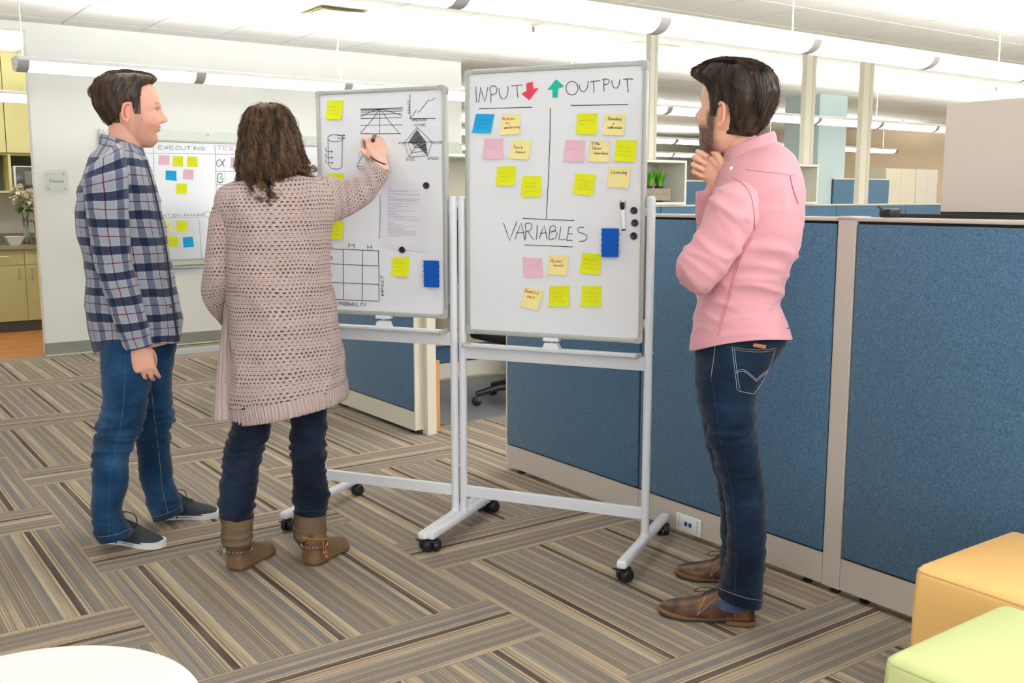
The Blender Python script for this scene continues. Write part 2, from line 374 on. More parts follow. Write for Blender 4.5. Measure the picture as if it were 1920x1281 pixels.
# ---- pendant light rows
RAIL = mat('lamp_rail_white', (238, 238, 236), .4, .4); BAND = mat('lamp_band_grey', (176, 176, 172), .45, .4)
DIFFU = mat('lamp_diffuser', (255, 255, 255), .5, emis=(255, 253, 249), es=LAMP_DOWN); UPL = mat('lamp_uplight', (255, 255, 255), .5, emis=(255, 253, 249), es=LAMP_UP)
CABLE = mat('white_cable', (240, 240, 236), .5)
def lamp_row(y, x0, n, pitch, label, cords, endcap=True):
    r = empty('pendant_light', (x0, y, 2.21)); L = n*pitch
    # cross-section in (y,z): curved diffuser below, flat housing above with an open uplight trough
    arc = [(.095*math.sin(a), .072-.072*math.cos(a)) for a in np.linspace(-math.pi/2, math.pi/2, 13)]
    def strip(b, xa, xb, sec, sc=1.):
        vs = []; fs = []
        for x in (xa, xb):
            for (yy, zz) in sec: vs.append((x, yy*sc, zz if sc == 1 else .072-(.072-zz)*sc))
        m = len(sec)
        for i in range(m-1): fs.append((i, i+1, m+i+1, m+i))
        b.add(vs, fs)
    for k in range(n):
        a, c = k*pitch, (k+1)*pitch; bw = .07
        b = MB(); strip(b, a+bw, c-bw*.0, arc); b.build('diffuser', DIFFU, r, 'all')
    for k in range(n+1):
        b = MB(); a = k*pitch; strip(b, a-.0, a+.075, arc, 1.04); b.build('band', BAND, r, 'all')
    one('rail', lambda b: (b.rbox(0, L, -.105, -.085, .066, .096, .006), b.rbox(0, L, .085, .105, .066, .096, .006), b.box(0, L, -.09, .09, .070, .074)), RAIL, r)
    one('uplight', lambda b: b.box(.1, L-.1, -.075, .075, .0745, .078), UPL, r)
    if endcap:
        for xx in (0, L):
            b = MB(); b.prism([(p[0], p[1]) for p in arc]+[(.098, .096), (-.098, .096)], -.006, .006, Matrix.Translation((xx, 0, 0)) @ Matrix(((0,0,1,0),(1,0,0,0),(0,1,0,0),(0,0,0,1)))); b.build('end_cap', RAIL, r)
    for xc, bow in cords:
        b = MB(); b.tube([(xc, 0, .09), (xc+bow, 0, .2), (xc+bow*1.2, 0, .33), (xc, 0, .572)], .004 if not bow else .006, 6); b.build('suspension_cord', CABLE, r, True)
    tag(r, label, 'pendant light'); return r
lamp_row(4.0, .01, 15, 1.245, 'long pendant light row nearest the camera crossing above the right whiteboard', [(x, 0) for x in (.2, 2.7, 4.9, 7.2, 9.6, 12, 14.4, 16.9)])
lamp_row(7.7, 1.32, 13, 1.22, 'long pendant light row in front of the white wall, starting by the kitchen', [(.05, 0), (2.46, -.03), (4.9, 0), (7.3, 0), (9.8, 0), (12.2, 0), (15.1, 0)])
lamp_row(11.8, 6.8, 9, 1.2, 'third pendant light row deep in the open office', [(x, 0) for x in (.2, 3.6, 7.2, 10.5)])
lamp_row(15.5, 6.8, 8, 1.2, 'farthest pendant light row by the grey-green back wall', [(x, 0) for x in (.2, 3.6, 7.2, 9.4)])
lamp_row(10.2, -.3, 3, 1.22, 'pendant light row inside the kitchen above the cabinets', [(.3, 0), (3.3, 0)])
lamp_row(.3, -3.4, 17, 1.245, 'pendant light row overhead behind the camera position', [(x, 0) for x in (.2, 5, 10, 15, 20)])
# ---- ceiling fittings
r = empty('air_diffuser', (DIFF_XY[0], DIFF_XY[1], 2.763)); VM = mat('diffuser_vane', (214, 206, 170), .5, .4)
for k, (a, z) in enumerate(((.20, .0), (.15, .006), (.10, .012), (.05, .018))):
    b = MB()
    for sx, sy in ((1, 0), (-1, 0), (0, 1), (0, -1)):
        i0, o0 = a-.05, a
        if sx: b.add([(sx*o0, -o0, z), (sx*o0, o0, z), (sx*i0, i0, z+.02), (sx*i0, -i0, z+.02)], [(0, 1, 2, 3)])
        else: b.add([(-o0, sy*o0, z), (o0, sy*o0, z), (i0, sy*i0, z+.02), (-i0, sy*i0, z+.02)], [(0, 1, 2, 3)])
    b.build('vane', VM, r)
box('throat', -.2, .2, -.2, .2, .017, .0195, mat('dark_throat', (170, 162, 130), .8), r)
tag(r, 'square metal air diffuser with nested vanes in the ceiling', 'air vent')
r = empty('return_air_panel', (VENT_XY[0], VENT_XY[1], 2.776)); box('frame', -.31, .31, -.31, .31, .008, .018, GRID, r)
b = MB()
for k in range(24): b.box(-.285, .285, -.285+k*.0238, -.285+k*.0238+.016, 0, .007)
o = b.build('louvre', mat('vent_panel', (206, 200, 176), .6), r)
tag(r, 'square louvred return air panel in the ceiling above the right whiteboard', 'air vent')
for k, (px_, py_) in enumerate(((1000, 50), (1525, 119), (1868, 165), (1693, 226))):
    p = G(px_, py_-2, 2.78); r = empty('sprinkler', tuple(p)); 
    one('escutcheon', lambda b: b.lathe([(.035, -.001), (.033, -.006), (.012, -.008)], 20), RAIL, r, True)
    one('head', lambda b: (b.lathe([(.009, -.006), (.008, -.03), (.006, -.034), (.006, -.05)], 10), b.lathe([(.016, -.05), (.016, -.053)], 12), b.box(-.012, -.009, -.002, .002, -.05, -.02), b.box(.009, .012, -.002, .002, -.05, -.02)), mat('aged_brass', (150, 130, 96), .4, metal=.8), r, True)
    tag(r, ['ceiling sprinkler above the middle of the right whiteboard', 'ceiling sprinkler just right of the first power pole', 'ceiling sprinkler at the right edge of the picture above the tall cabinet', 'small far ceiling sprinkler near the beige wall'][k], 'sprinkler')
# ================================================================== PARTITIONS AND FAR OFFICE
def fabric_mat(name, base, dark, lite, sc=1.):
    m, nt, b = newmat(name); b.inputs['Roughness'].default_value = .9; b.inputs['Specular IOR Level'].default_value = .15; b.inputs['Sheen Weight'].default_value = .25
    tc = N(nt, 'ShaderNodeTexCoord'); outs = []
    for s in ((260, 260, 1800), (1800, 1800, 260)):
        mp = N(nt, 'ShaderNodeMapping'); mp.inputs['Scale'].default_value = tuple(v*sc*.5 for v in s); n = N(nt, 'ShaderNodeTexNoise'); n.inputs['Scale'].default_value = 1; n.inputs['Detail'].default_value = 2
        nt.links.new(tc.outputs['Object'], mp.inputs[0]); nt.links.new(mp.outputs[0], n.inputs['Vector']); outs.append(n)
    ad = N(nt, 'ShaderNodeMath', operation='ADD'); nt.links.new(outs[0].outputs['Fac'], ad.inputs[0]); nt.links.new(outs[1].outputs['Fac'], ad.inputs[1])
    cr = N(nt, 'ShaderNodeValToRGB'); e = cr.color_ramp.elements; e[0].position = .36; e[0].color = lin(dark); e[1].position = .64; e[1].color = lin(lite); x = e.new(.5); x.color = lin(base)
    md = N(nt, 'ShaderNodeMath', operation='MULTIPLY'); md.inputs[1].default_value = .5; nt.links.new(ad.outputs[0], md.inputs[0]); nt.links.new(md.outputs[0], cr.inputs[0])
    nt.links.new(cr.outputs[0], b.inputs['Base Color'])
    bp = N(nt, 'ShaderNodeBump'); bp.inputs['Strength'].default_value = .35; bp.inputs['Distance'].default_value = .001; nt.links.new(ad.outputs[0], bp.inputs['Height']); nt.links.new(bp.outputs[0], b.inputs['Normal'])
    return m
BLUE = fabric_mat('blue_panel_fabric', (70, 104, 132), (50, 80, 106), (100, 134, 162))
PTAUPE = mat('partition_taupe_paint', (200, 190, 180), .45, .35, noise=.01, nscale=4)
PCREAM = mat('partition_cream_paint', (216, 210, 192), .45, .35)
BLACKP = mat('black_plastic', (26, 27, 29), .4, .5, noise=.05, nscale=30)
GAPM = mat('dark_gap', (24, 30, 36), .8)
H = 1.287
def partition(name, X, ya, yb, label, post_at=None, top=H, mt=None):
    """panel in the plane X=const from ya (near) to yb (far); fabric tiles on both faces, taupe frame"""
    mt = mt or PTAUPE
    r = empty('partition_panel', (X+.03, (ya+yb)/2, 0)); h = (yb-ya)/2
    box('core', -.022, .03, -h, h, .03, top-.012, GAPM, r)
    for s, (a, c) in (('n', (-.036, -.022)), ('f', (.03, .044))):
        box('fabric_tile', a, c, -h+.004, h-.004, .140, top-.022, BLUE, r, r=.006, smooth=True)
        box('kick_panel', a+.003, c-.001, -h, h, .024, .134, mt, r, r=.002)
    box('top_cap', -.037, .046, -h-.001, h+.001, top-.013, top, mt, r, r=.004, smooth=True)
    for y in (-h+.08, h-.08):
        b = MB(); b.lathe([(.018, 0), (.018, .008), (.006, .01), (.006, .03)], 12, Matrix.Translation((0, y, 0))); b.build('levelling_foot', BLACKP, r, True)
    tag(r, label, 'partition'); return r
def ppost(X, ya, yb, label, top=H, cap=True):
    r = empty('partition_post', (X+.03, (ya+yb)/2, 0)); h = (yb-ya)/2
    box('post', -.034, .04, -h+.001, h-.001, .022, top-.005, PTAUPE, r, r=.003); box('post_cap', -.038, .046, -h, h, top-.006, top+.003, PTAUPE, r, r=.003)
    one('levelling_foot', lambda b: b.lathe([(.018, 0), (.018, .008), (.006, .01), (.006, .022)], 12), BLACKP, r, True)
    tag(r, label, 'partition post'); return r
p1 = partition('p', 2.8, .62, 1.989, 'blue fabric partition panel at the right edge behind the two ottomans')
ppost(2.8, 1.990, 2.062, 'taupe partition post between the two widest blue panels at right')
p2 = partition('p', 2.8, 2.063, 2.994, 'blue fabric partition panel behind the man in the pink shirt')
p3 = partition('p', 2.8, 2.996, 3.948, 'blue fabric partition panel behind the lower right whiteboard, end of its run')
box('end_trim', -.036, .044, .476, .484, .022, H-.002, PCREAM, p3, r=.002)
p4 = partition('p', 2.8, 4.862, 5.888, 'dark blue partition panel across the gap, seen under the left whiteboard', mt=PCREAM)
box('end_trim', -.038, .046, -.525, -.513, .03, H-.002, PCREAM, p4, r=.002)
p5 = partition('p', 2.8, 5.890, 6.86, 'blue partition panel beyond the gap mostly behind the woman', mt=PCREAM)
r = empty('partition_end_post', (2.882, 4.83, 0)); box('post', -.032, .028, -.02, .04, .0, H+.0, PCREAM, r, r=.003); box('post_cap', -.034, .03, -.022, .042, H, H+.006, PCREAM, r, r=.002)
tag(r, 'cream end post standing beside the gap in the partitions', 'partition post')
# data outlet on kick panel
r = empty('wall_outlet', (2.794, 2.693, .064)); WP = mat('outlet_white', (240, 240, 238), .35, .5)
box('face_plate', -.008, .0, -.066, .066, -.036, .036, WP, r, r=.004, smooth=True)
for y in (-.013, .010): box('jack', -.0105, -.0075, y-.007, y+.007, -.008, .009, mat('jack_blue', (20, 60, 130), .4), r, r=.001)
b = MB()
for y in (-.05, .05):
    for k in range(5): b.box(-.0086, -.0079, y-.004, y+.004, -.02+k*.01, -.017+k*.01)
b.build('printed_mark', mat('mark_grey', (140, 140, 140), .6), r)
tag(r, 'white data outlet plate with two blue jacks on the partition base', 'outlet')
# inner cubicle things seen through the gap
BEIGE = mat('desk_beige', (176, 166, 140), .5, .3)
r = empty('desk', (4.3, 5.93, 0)); box('desk_top', -1.1, 1.0, -.30, .27, .70, .735, BEIGE, r, r=.004); box('modesty_panel', -1.08, .98, .20, .22, .28, .70, BEIGE, r); box('leg_panel', -1.09, -1.06, -.28, .26, 0, .70, BEIGE, r); box('leg_panel', .95, .98, -.28, .26, 0, .70, BEIGE, r)
tag(r, 'beige desk inside the cubicle behind the gap', 'desk')
r = empty('drawer_pedestal', (4.62, 5.74, 0)); box('body', -.2, .2, -.08, .36, .02, .60, BEIGE, r)
for k in range(3):
    d = box('drawer', -.198, .198, -.10, -.081, .03+k*.19, .03+k*.19+.185, PCREAM, r, r=.003); box('pull', -.1, .1, -.106, -.10, .03+k*.19+.16, .03+k*.19+.175, BEIGE, d)
tag(r, 'beige drawer pedestal beside the black office chair', 'drawer unit')
r = empty('desk_monitor', (4.15, 6.0, .735)); box('screen', -.34, .34, -.02, .02, .08, .46, BLACKP, r, r=.005); box('stand', -.03, .03, .0, .03, 0, .2, BLACKP, r); box('foot', -.12, .12, -.08, .1, 0, .012, BLACKP, r, r=.003)
tag(r, 'black monitor on the desk in the cubicle', 'monitor')
CMAT = mat('chair_mat_grey', (112, 114, 118), .35, .4)
r = box('chair_mat', 3.06, 4.5, 4.98, 6.2, 0, .005, CMAT, r=.002); tag(r, 'grey plastic chair mat on the carpet in the gap', 'chair mat')
r = empty('office_chair', (3.82, 5.25, .005))
for k in range(5):
    a = k*2*math.pi/5+.35; M = Matrix.Rotation(a, 4, 'Z'); b = MB(M)
    b.tube([(.03, 0, .115), (.15, 0, .11), (.3, 0, .075)], [.028, .024, .018], 8); lg = b.build('leg', BLACKP, r, True)
    b = MB(M @ Matrix.Translation((.3, 0, 0))); Mr = Matrix.Rotation(math.pi/2, 4, 'X')
    b.lathe([(.022, -.022), (.028, -.018), (.028, -.006), (.022, -.003)], 18, M @ Matrix.Translation((.3, 0, .029)) @ Mr); b.lathe([(.022, .003), (.028, .006), (.028, .018), (.022, .022)], 18, M @ Matrix.Translation((.3, 0, .029)) @ Mr)
    b.build('caster', BLACKP, lg, True)
one('gas_lift', lambda b: b.lathe([(.034, .09), (.034, .28), (.018, .285), (.018, .42)], 16), BLACKP, r, True)
box('seat', -.25, .25, -.24, .24, .42, .50, mat('black_fabric', (30, 32, 36), .9), r, r=.03, smooth=True)
box('backrest', -.22, .22, .20, .25, .55, 1.00, mat('black_fabric', (30, 32, 36), .9), r, r=.024, smooth=True); box('back_bar', -.03, .03, .22, .26, .40, .60, BLACKP, r)
tag(r, 'black office chair on a five-star base inside the cubicle', 'office chair')
ORW = mat('orange_wood', (186, 120, 66), .5, .3, noise=.08, nscale=12)
r = empty('wood_board', (2.955, 4.93, 0)); box('panel', -.02, .012, -.06, .5, .0, .42, ORW, r, r=.002); box('edge_strip', -.02, .012, -.064, -.06, .0, .42, mat('orange_edge', (200, 138, 84), .5), r)
tag(r, 'upright orange-brown wood panel just inside the partition gap', 'wood panel')
# ---- counter behind the near panels with small things on top
r = empty('transaction_counter', (3.1, 1.5, 1.262)); box('counter_top', -.22, .25, -1.0, .80, -.03, 0, PTAUPE, r, r=.004); box('bracket', -.02, 0.02, -.9, .7, -.13, -.03, PCREAM, r)
tag(r, 'narrow counter shelf fixed behind the right-hand partition panels', 'shelf')
r = empty('document_tray', (3.14, 1.70, 1.262)); box('base', -.12, .16, -.22, .30, 0, .006, BLACKP, r); box('rim', -.12, -.11, -.22, .30, .006, .035, BLACKP, r); box('rim', .15, .16, -.22, .30, .006, .04, BLACKP, r)
tag(r, 'flat black document tray on top of the right-hand partition', 'tray')
b = MB(); b.rbox(-.03, .03, -.022, .022, 0, .028, .008); b.tube([(-.03, 0, .02), (-.05, .01, .035), (-.02, .02, .036)], .003, 6); o = b.build('binder_clip', BLACKP, None, True); o.location = (2.84, 1.90, 1.288); tag(o, 'small black clip on the partition top right of the post', 'clip')
for k, (y, w, lab) in enumerate(((1.50, .16, 'white paper sheets lying on the shelf next to the black tray'), (1.18, .17, 'white and dark printed papers on the partition shelf at the right edge'))):
    b = MB(); 
    for j in range(6): b.box(-.11+.004*j, .10+.003*j, -w+.005*j, w-.01*j, .0012*j, .0012*j+.001)
    o = b.build('paper_stack', mat('paper', (238, 238, 240), .7), None); o.location = (2.98, y, 1.2625); tag(o, lab, 'paper')
o = box('dark_folder', -.1, .1, -.13, .13, 0, .02, mat('navy_folder', (38, 50, 72), .6), None, r=.003); o.location = (3.25, .90, 1.2625); tag(o, 'dark navy folder on the shelf at the extreme right', 'folder')
# tall cabinet behind
r = empty('storage_cabinet', (3.9, 1.30, 0)); CABM = mat('cabinet_pinkgrey', (212, 200, 188), .55, .3)
box('body', -.33, .30, -.85, .85, .03, 1.69, CABM, r, r=.003); box('plinth', -.3, .28, -.8, .8, 0, .03, DARKK, r); box('side_panel', -.35, -.331, -.86, .86, .03, 1.70, CABM, r, r=.003)
tag(r, 'tall pinkish-grey storage cabinet rising behind the right-hand partition', 'cabinet')
# ---- far partition run, power poles, hutches
r = empty('partition_run', (8.0, 6.25, 0)); 
box('core', -4.4, 3.0, -.02, .03, .03, 1.275, GAPM, r)
xs = [-4.4, -3.2, -2.05, -.85, .35, 1.58, 3.0]
xs = [-4.4, -3.1, -1.99, -.8, .4, 1.57, 3.0]
for a, c in zip(xs[:-1], xs[1:]): box('fabric_tile', a+.004, c-.004, -.034, -.02, .14, 1.275, BLUE, r, r=.004)
box('kick_panel', -4.4, 3.0, -.03, -.02, .02, .134, PCREAM, r); box('top_cap', -4.4, 3.0, -.036, .04, 1.275, 1.29, PCREAM, r, r=.003)
tag(r, 'long low blue partition run in the middle distance behind the man in pink', 'partition')
POLE = mat('power_pole_cream', (220, 216, 196), .45, .35)
for k, (pxl, pxr, lab) in enumerate(((1500, 1517.5, 'cream power pole from far partition to ceiling, left of the teal column face'), (1606, 1624, 'cream power pole to the ceiling between the two far blue panels'), (1212, 1225.5, 'cream power pole peeking out at the right edge of the whiteboard'))):
    a = on_plane(pxl, 381, (0, 6.24, 0), (0, 1, 0)); c = on_plane(pxr, 381, (0, 6.24, 0), (0, 1, 0)); w = (c[0]-a[0])/2
    r = empty('power_pole', ((a[0]+c[0])/2, 6.25, 1.29)); zb = 0 if k == 1 else .378; yy = 0 if k == 1 else .0; box('shaft', -w, w, -.03, .03, zb, 1.492, POLE, r, r=.004); box('cover_strip', w*.25, w*.9, -.034, -.029, zb, 1.49, mat('pole_strip', (204, 200, 180), .5), r); box('ceiling_collar', -w-.01, w+.01, -.04, .04, 1.478, 1.492, POLE, r)
    tag(r, lab, 'power pole', 'power poles on the far partitions')
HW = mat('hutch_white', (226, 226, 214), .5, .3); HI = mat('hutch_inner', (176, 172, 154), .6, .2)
def hutch(x0, x1, label):
    r = empty('shelf_hutch', ((x0+x1)/2, 6.2, 1.291)); h = (x1-x0)/2; Hh = .375
    for nm, bb in (('top_board', (-h, h, -.02, .34, Hh-.022, Hh)), ('bottom_board', (-h, h, -.02, .34, 0, .022)), ('side_board', (-h, -h+.022, -.02, .34, .022, Hh-.022)), ('side_board', (h-.022, h, -.02, .34, .022, Hh-.022))): box(nm, *bb, HW, r, r=.002)
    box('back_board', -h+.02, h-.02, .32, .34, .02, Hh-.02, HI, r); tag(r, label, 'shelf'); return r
hutch(3.62, 4.93, 'white open shelf box hidden behind the right whiteboard, left unit')
hutch(4.935, 6.27, 'white open shelf box holding the grass planter, right of the whiteboard')
hutch(7.15, 8.05, 'white open shelf box behind the shoulder of the man in pink')
r = empty('grass_planter', (6.03, 6.30, 1.315)); PLW = mat('grey_wood', (142, 132, 116), .7, .2, noise=.12, nscale=25)
for nm, bb in (('plank', (-.26, .11, -.06, -.05, .012, .062)), ('plank', (-.26, .11, -.06, -.05, .064, .114)), ('plank', (-.26, .11, .05, .06, .012, .114)), ('plank', (-.26, -.25, -.05, .05, .012, .114)), ('plank', (.10, .11, -.05, .05, .012, .114)), ('bottom', (-.25, .10, -.05, .05, .012, .02))): box(nm, *bb, PLW, r)
for x in (-.2, .05): box('foot', x-.02, x+.02, -.05, .05, 0, .012, DARKK, r)
GRASS = mat('grass_green', (96, 168, 40), .55, .3)
for k, xc in enumerate((-.20, -.09, .03)):
    one('pot', lambda b: b.lathe([(.028, .02), (.038, .135), (.034, .135)], 14, Matrix.Translation((xc, 0, 0))), mat('dark_pot', (46, 50, 40), .7), r, True)
    b = MB(); rg = random.Random(k)
    for j in range(110):
        a = rg.uniform(0, 6.28); s = rg.uniform(.0, .03); t = rg.uniform(.02, .085); h = rg.uniform(.09, .17); p = Vector((xc+s*math.cos(a), s*math.sin(a), .125)); d = Vector((math.cos(a), math.sin(a), 0)); q = Vector((-d.y, d.x, 0))*.0035
        p1_ = p+d*t*.35+Vector((0, 0, h*.6)); p2_ = p+d*t+Vector((0, 0, h*.95)); b.add([p-q, p+q, p1_+q, p1_-q, p2_], [(0, 1, 2, 3), (3, 2, 4)])
    g = b.build('grass_tuft', GRASS, r)
tag(r, 'grey wooden trough planter with three tufts of green grass', 'planter')
# teal column
c = (11.75, 9.05); b = MB(); b.box(c[0], c[0]+.62, c[1], c[1]+.6, 0, 2.795); TEAL = mat('teal_paint', (188, 207, 208), .8, .2)
o = b.build('column', TEAL); tag(o, 'pale teal square column from floor to ceiling in the far office', 'column')
# far panels and cabinets (Y about 9)
r = empty('partition_panel', (12.75, 9.04, 0)); box('fabric_tile', -.66, .66, -.03, -.01, .14, 1.61, BLUE, r); box('core', -.66, .66, -.01, .03, .02, 1.61, GAPM, r); box('top_cap', -.66, .66, -.034, .034, 1.61, 1.63, PCREAM, r); box('kick_panel', -.66, .66, -.03, -.01, .02, .134, PCREAM, r)
tag(r, 'tall blue partition panel far behind the second power pole', 'partition')
CC = mat('far_cabinet_cream', (222, 216, 194), .6, .25)
for k, (xa, xb, cm) in enumerate(((13.42, 14.2, CC), (14.21, 14.8, mat('far_cabinet_grey', (220, 214, 204), .6, .25)))):
    r = empty('far_cabinet', ((xa+xb)/2, 9.1, 0)); h = (xb-xa)/2; box('body', -h, h, 0, .5, .05, 1.79, cm, r); box('door', -h+.004, -.002, -.02, 0, .06, 1.785, cm, r, r=.003); box('door', .002, h-.004, -.02, 0, .06, 1.785, cm, r, r=.003); box('plinth', -h, h, .02, .5, 0, .05, DARKK, r)
    tag(r, ['cream far cabinet right of the blue panel', 'greyish far cabinet touching the tall storage cabinet edge'][k], 'cabinet')
# blue panel and small picture seen right of the grass shelf
r = empty('partition_panel', (9.9, 9.4, 0)); box('fabric_tile', -1.2, 1.2, -.03, -.01, .14, 1.56, BLUE, r); box('core', -1.2, 1.2, -.01, .03, .02, 1.56, GAPM, r); box('top_cap', -1.2, 1.2, -.034, .034, 1.56, 1.58, PCREAM, r)
tag(r, 'blue partition panel far behind, left of the chin of the man in pink', 'partition')
r = empty('wall_picture', (11.95, 16.88, 1.75)); box('frame', -.28, .28, -.03, 0, -.02, .52, mat('picture_frame', (190, 186, 170), .5), r, r=.004); box('print', -.24, .24, -.034, -.03, .02, .25, mat('orange_print', (240, 160, 70), .6), r); box('print_dark', -.24, .24, -.034, -.03, .25, .48, mat('brown_print', (90, 62, 40), .6), r)
tag(r, 'small brown and orange picture on the far grey-green wall', 'picture')
# ---- ottomans and table
def ottoman(x0, x1, y0, y1, col, name, label):
    m = mat(name, col, .45, .35, bump=.15, bscale=260)
    r = empty('ottoman', ((x0+x1)/2, (y0+y1)/2, 0)); hx, hy = (x1-x0)/2, (y1-y0)/2
    bm = bmesh.new(); bmesh.ops.create_cube(bm, size=1)
    for v in bm.verts: v.co = Vector((v.co.x*2*hx, v.co.y*2*hy, .02+(v.co.z+.5)*.43))
    bmesh.ops.subdivide_edges(bm, edges=bm.edges[:], cuts=1, use_grid_fill=True)
    bmesh.ops.bevel(bm, geom=[e for e in bm.edges if len(e.link_faces) == 2 and e.calc_face_angle() > .5], offset=.028, segments=5, profile=.5, affect='EDGES')
    bmesh.ops.subdivide_edges(bm, edges=bm.edges[:], cuts=2, use_grid_fill=True)
    for v in bm.verts:
        x, y, z = v.co; fx, fy = x/hx, y/hy
        if z > .43: v.co.z += .010*(1-fx*fx)*(1-fy*fy)
        if z < .43 and z > .06:
            t = math.sin(math.pi*(z-.02)/.43)*.004; v.co.x += t*fx; v.co.y += t*fy
    me = bpy.data.meshes.new('upholstery'); bm.to_mesh(me); bm.free(); me.materials.append(m); me.shade_smooth()
    o = bpy.data.objects.new('upholstery', me); COL.objects.link(o); o.parent = r
    k = .006; zz = .433; e = .0035; rr = .03
    pts = []
    for cx_, cy_, a0 in ((hx-rr, hy-rr, 0), (-hx+rr, hy-rr, 90), (-hx+rr, -hy+rr, 180), (hx-rr, -hy+rr, 270)):
        for t in range(0, 91, 15): a = math.radians(a0+t); pts.append((cx_+(rr-.0025)*math.cos(a), cy_+(rr-.0025)*math.sin(a), zz))
    b = MB(); b.tube(pts, .0024, 6, closed=True); b.build('seam', mat(name+'_seam', tuple(v*.86 for v in col), .5), r, True)
    for sx in (-1, 1):
        for sy in (-1, 1): one('foot', lambda b: b.lathe([(.02, 0), (.022, .022)], 12, Matrix.Translation((sx*(hx-.06), sy*(hy-.06), 0))), BLACKP, r)
    tag(r, label, 'ottoman')
ottoman(2.19, 2.655, .88, 1.348, (242, 194, 122), 'orange_vinyl', 'orange-yellow square upholstered ottoman against the blue partition')
ottoman(1.695, 2.15, .635, 1.10, (204, 211, 148), 'lime_vinyl', 'pale lime-green square upholstered ottoman in the bottom right corner')
r = empty('round_table', (.245, 1.809, 0)); TW = mat('white_laminate', (240, 240, 238), .35, .4)
one('table_top', lambda b: b.lathe([(.0, .424), (.292, .424), (.303, .43), (.303, .446), (.300, .45), (0, .45)], 96, cap=False), TW, r, 30)
one('pedestal', lambda b: b.lathe([(.03, .02), (.03, .424)], 24), STEEL, r, True); one('base', lambda b: b.lathe([(.21, 0), (.21, .008), (.04, .02)], 48), STEEL, r, True)
tag(r, 'low round white table cut off at the bottom left corner', 'table')
# ================================================================== WHITEBOARDS, NOTES, WRITING
POWD = mat('powder_white', (226, 228, 232), .35, .4); ALU = mat('satin_aluminium', (178, 180, 176), .38, .5, metal=.25); PLG = mat('corner_plastic', (176, 176, 170), .5, .4)
BSURF = mat('board_enamel', (232, 235, 239), .22, .45); INK = mat('ink_black', (52, 54, 58), .6, .2); INKG = mat('ink_grey', (120, 122, 126), .6, .2)
class Frame:
    """a flat board: origin point p0 (x,y), unit direction e (left to right), n away from the viewer"""
    def __init__(s, p0, e):
        s.p = np.array([p0[0], p0[1], 0.]); l = math.hypot(*e); s.e = np.array([e[0]/l, e[1]/l, 0.]); s.n = np.array([-s.e[1], s.e[0], 0.]); s.off = 0.
    def loc(s, px, py, y=None):
        y = s.off if y is None else y
        P = on_plane(px, py, s.p+s.n*y, s.n); return float(np.dot(P-s.p, s.e)), float(P[2])
    def rz(s): return math.atan2(s.e[1], s.e[0])
def ribbon(b, pts, w, y, jig=0.):
    pts = [Vector((p[0], p[1])) for p in pts]; n = len(pts)
    if n < 2: return
    L = []; R = []
    for i in range(n):
        a = pts[max(0, i-1)]; c = pts[min(n-1, i+1)]; t = (c-a); t = t.normalized() if t.length > 1e-9 else Vector((1, 0)); q = Vector((-t.y, t.x))*w/2
        L.append(pts[i]+q); R.append(pts[i]-q)
    vs = [(p.x, y, p.y) for p in L]+[(p.x, y, p.y) for p in R]
    b.add(vs, [(i, n+i, n+i+1, i+1) for i in range(n-1)])
GL_ = {'A':"02 28 42|14 34",'B':"02 08 28 37 36 25 05|25 34 43 22 02",'C':"47 28 16 04 22 43",'D':"02 08 27 45 33 02",'E':"48 08 02 42|05 35",'F':"48 08 02|05 35",'G':"47 28 05 22 43 45 25",'H':"02 08|42 48|05 45",'I':"22 28",'J':"38 33 22 03",'K':"02 08|48 05 42",'L':"08 02 42",'M':"02 08 25 48 42",'N':"02 08 42 48",'O':"18 05 12 32 45 38 18",'P':"02 08 38 46 35 05",'Q':"18 05 12 32 45 38 18|24 41",'R':"02 08 38 46 35 05|25 42",'S':"47 28 07 15 34 43 22 03",'T':"08 48|28 22",'U':"08 03 22 43 48",'V':"08 22 48",'W':"08 12 26 32 48",'X':"02 48|08 42",'Y':"08 25 48|25 22",'Z':"08 48 02 42",
'a':"35 15 03 12 33|35 32 42",'b':"08 02|04 25 33 12 02",'c':"35 15 03 12 32",'d':"35 15 03 12 33|38 32 42",'e':"04 34 25 15 03 12 32",'f':"37 18 12|05 35",'g':"35 15 03 12 33|35 30 10",'h':"08 02|04 25 34 32",'i':"15 12 22|17 18",'j':"25 20 00",'k':"08 02|35 03 32",'l':"18 13 22",'m':"05 02|04 15 24 22|24 35 44 42",'n':"05 02|04 25 34 32",'o':"15 03 12 32 34 15",'p':"05 00|04 25 34 23 03",'q':"35 15 03 12 33|35 30",'r':"05 02|04 25 35",'s':"35 15 04 33 22 02",'t':"17 13 22 32|05 35",'u':"05 03 12 33 35|35 32",'v':"05 22 45",'w':"05 12 24 32 45",'x':"05 32|35 02",'y':"05 13 33|35 30 10",'z':"05 35 02 32",'+':"25 21|03 43",'1':"16 28 22",'7':"08 48 22",'-':"04 34"}
def text(b, s, x, z, h, w, y, adv=None, slant=.0, rot=0., jit=.04, seed=0):
    """single-stroke hand lettering; x,z = baseline start, h = cap height"""
    rn = random.Random(seed+len(s)); u = h/6; adv = adv or h*.92; ca, sa = math.cos(rot), math.sin(rot); cx_ = 0
    for ch in s:
        if ch == ' ': cx_ += adv*.6; continue
        for st in GL_.get(ch, '').split('|'):
            pts = []
            for p in st.split():
                gx = int(p[0])*adv*.78/4+rn.uniform(-jit, jit)*h*.5; gz = (int(p[1])-2)*u+rn.uniform(-jit, jit)*h*.5
                lx = cx_+gx+slant*gz; lz = gz; pts.append((x+lx*ca-lz*sa, z+lx*sa+lz*ca))
            ribbon(b, smooth2(pts), w, y)
        cx_ += adv*(.5 if ch in 'IilJj1' else 1.)
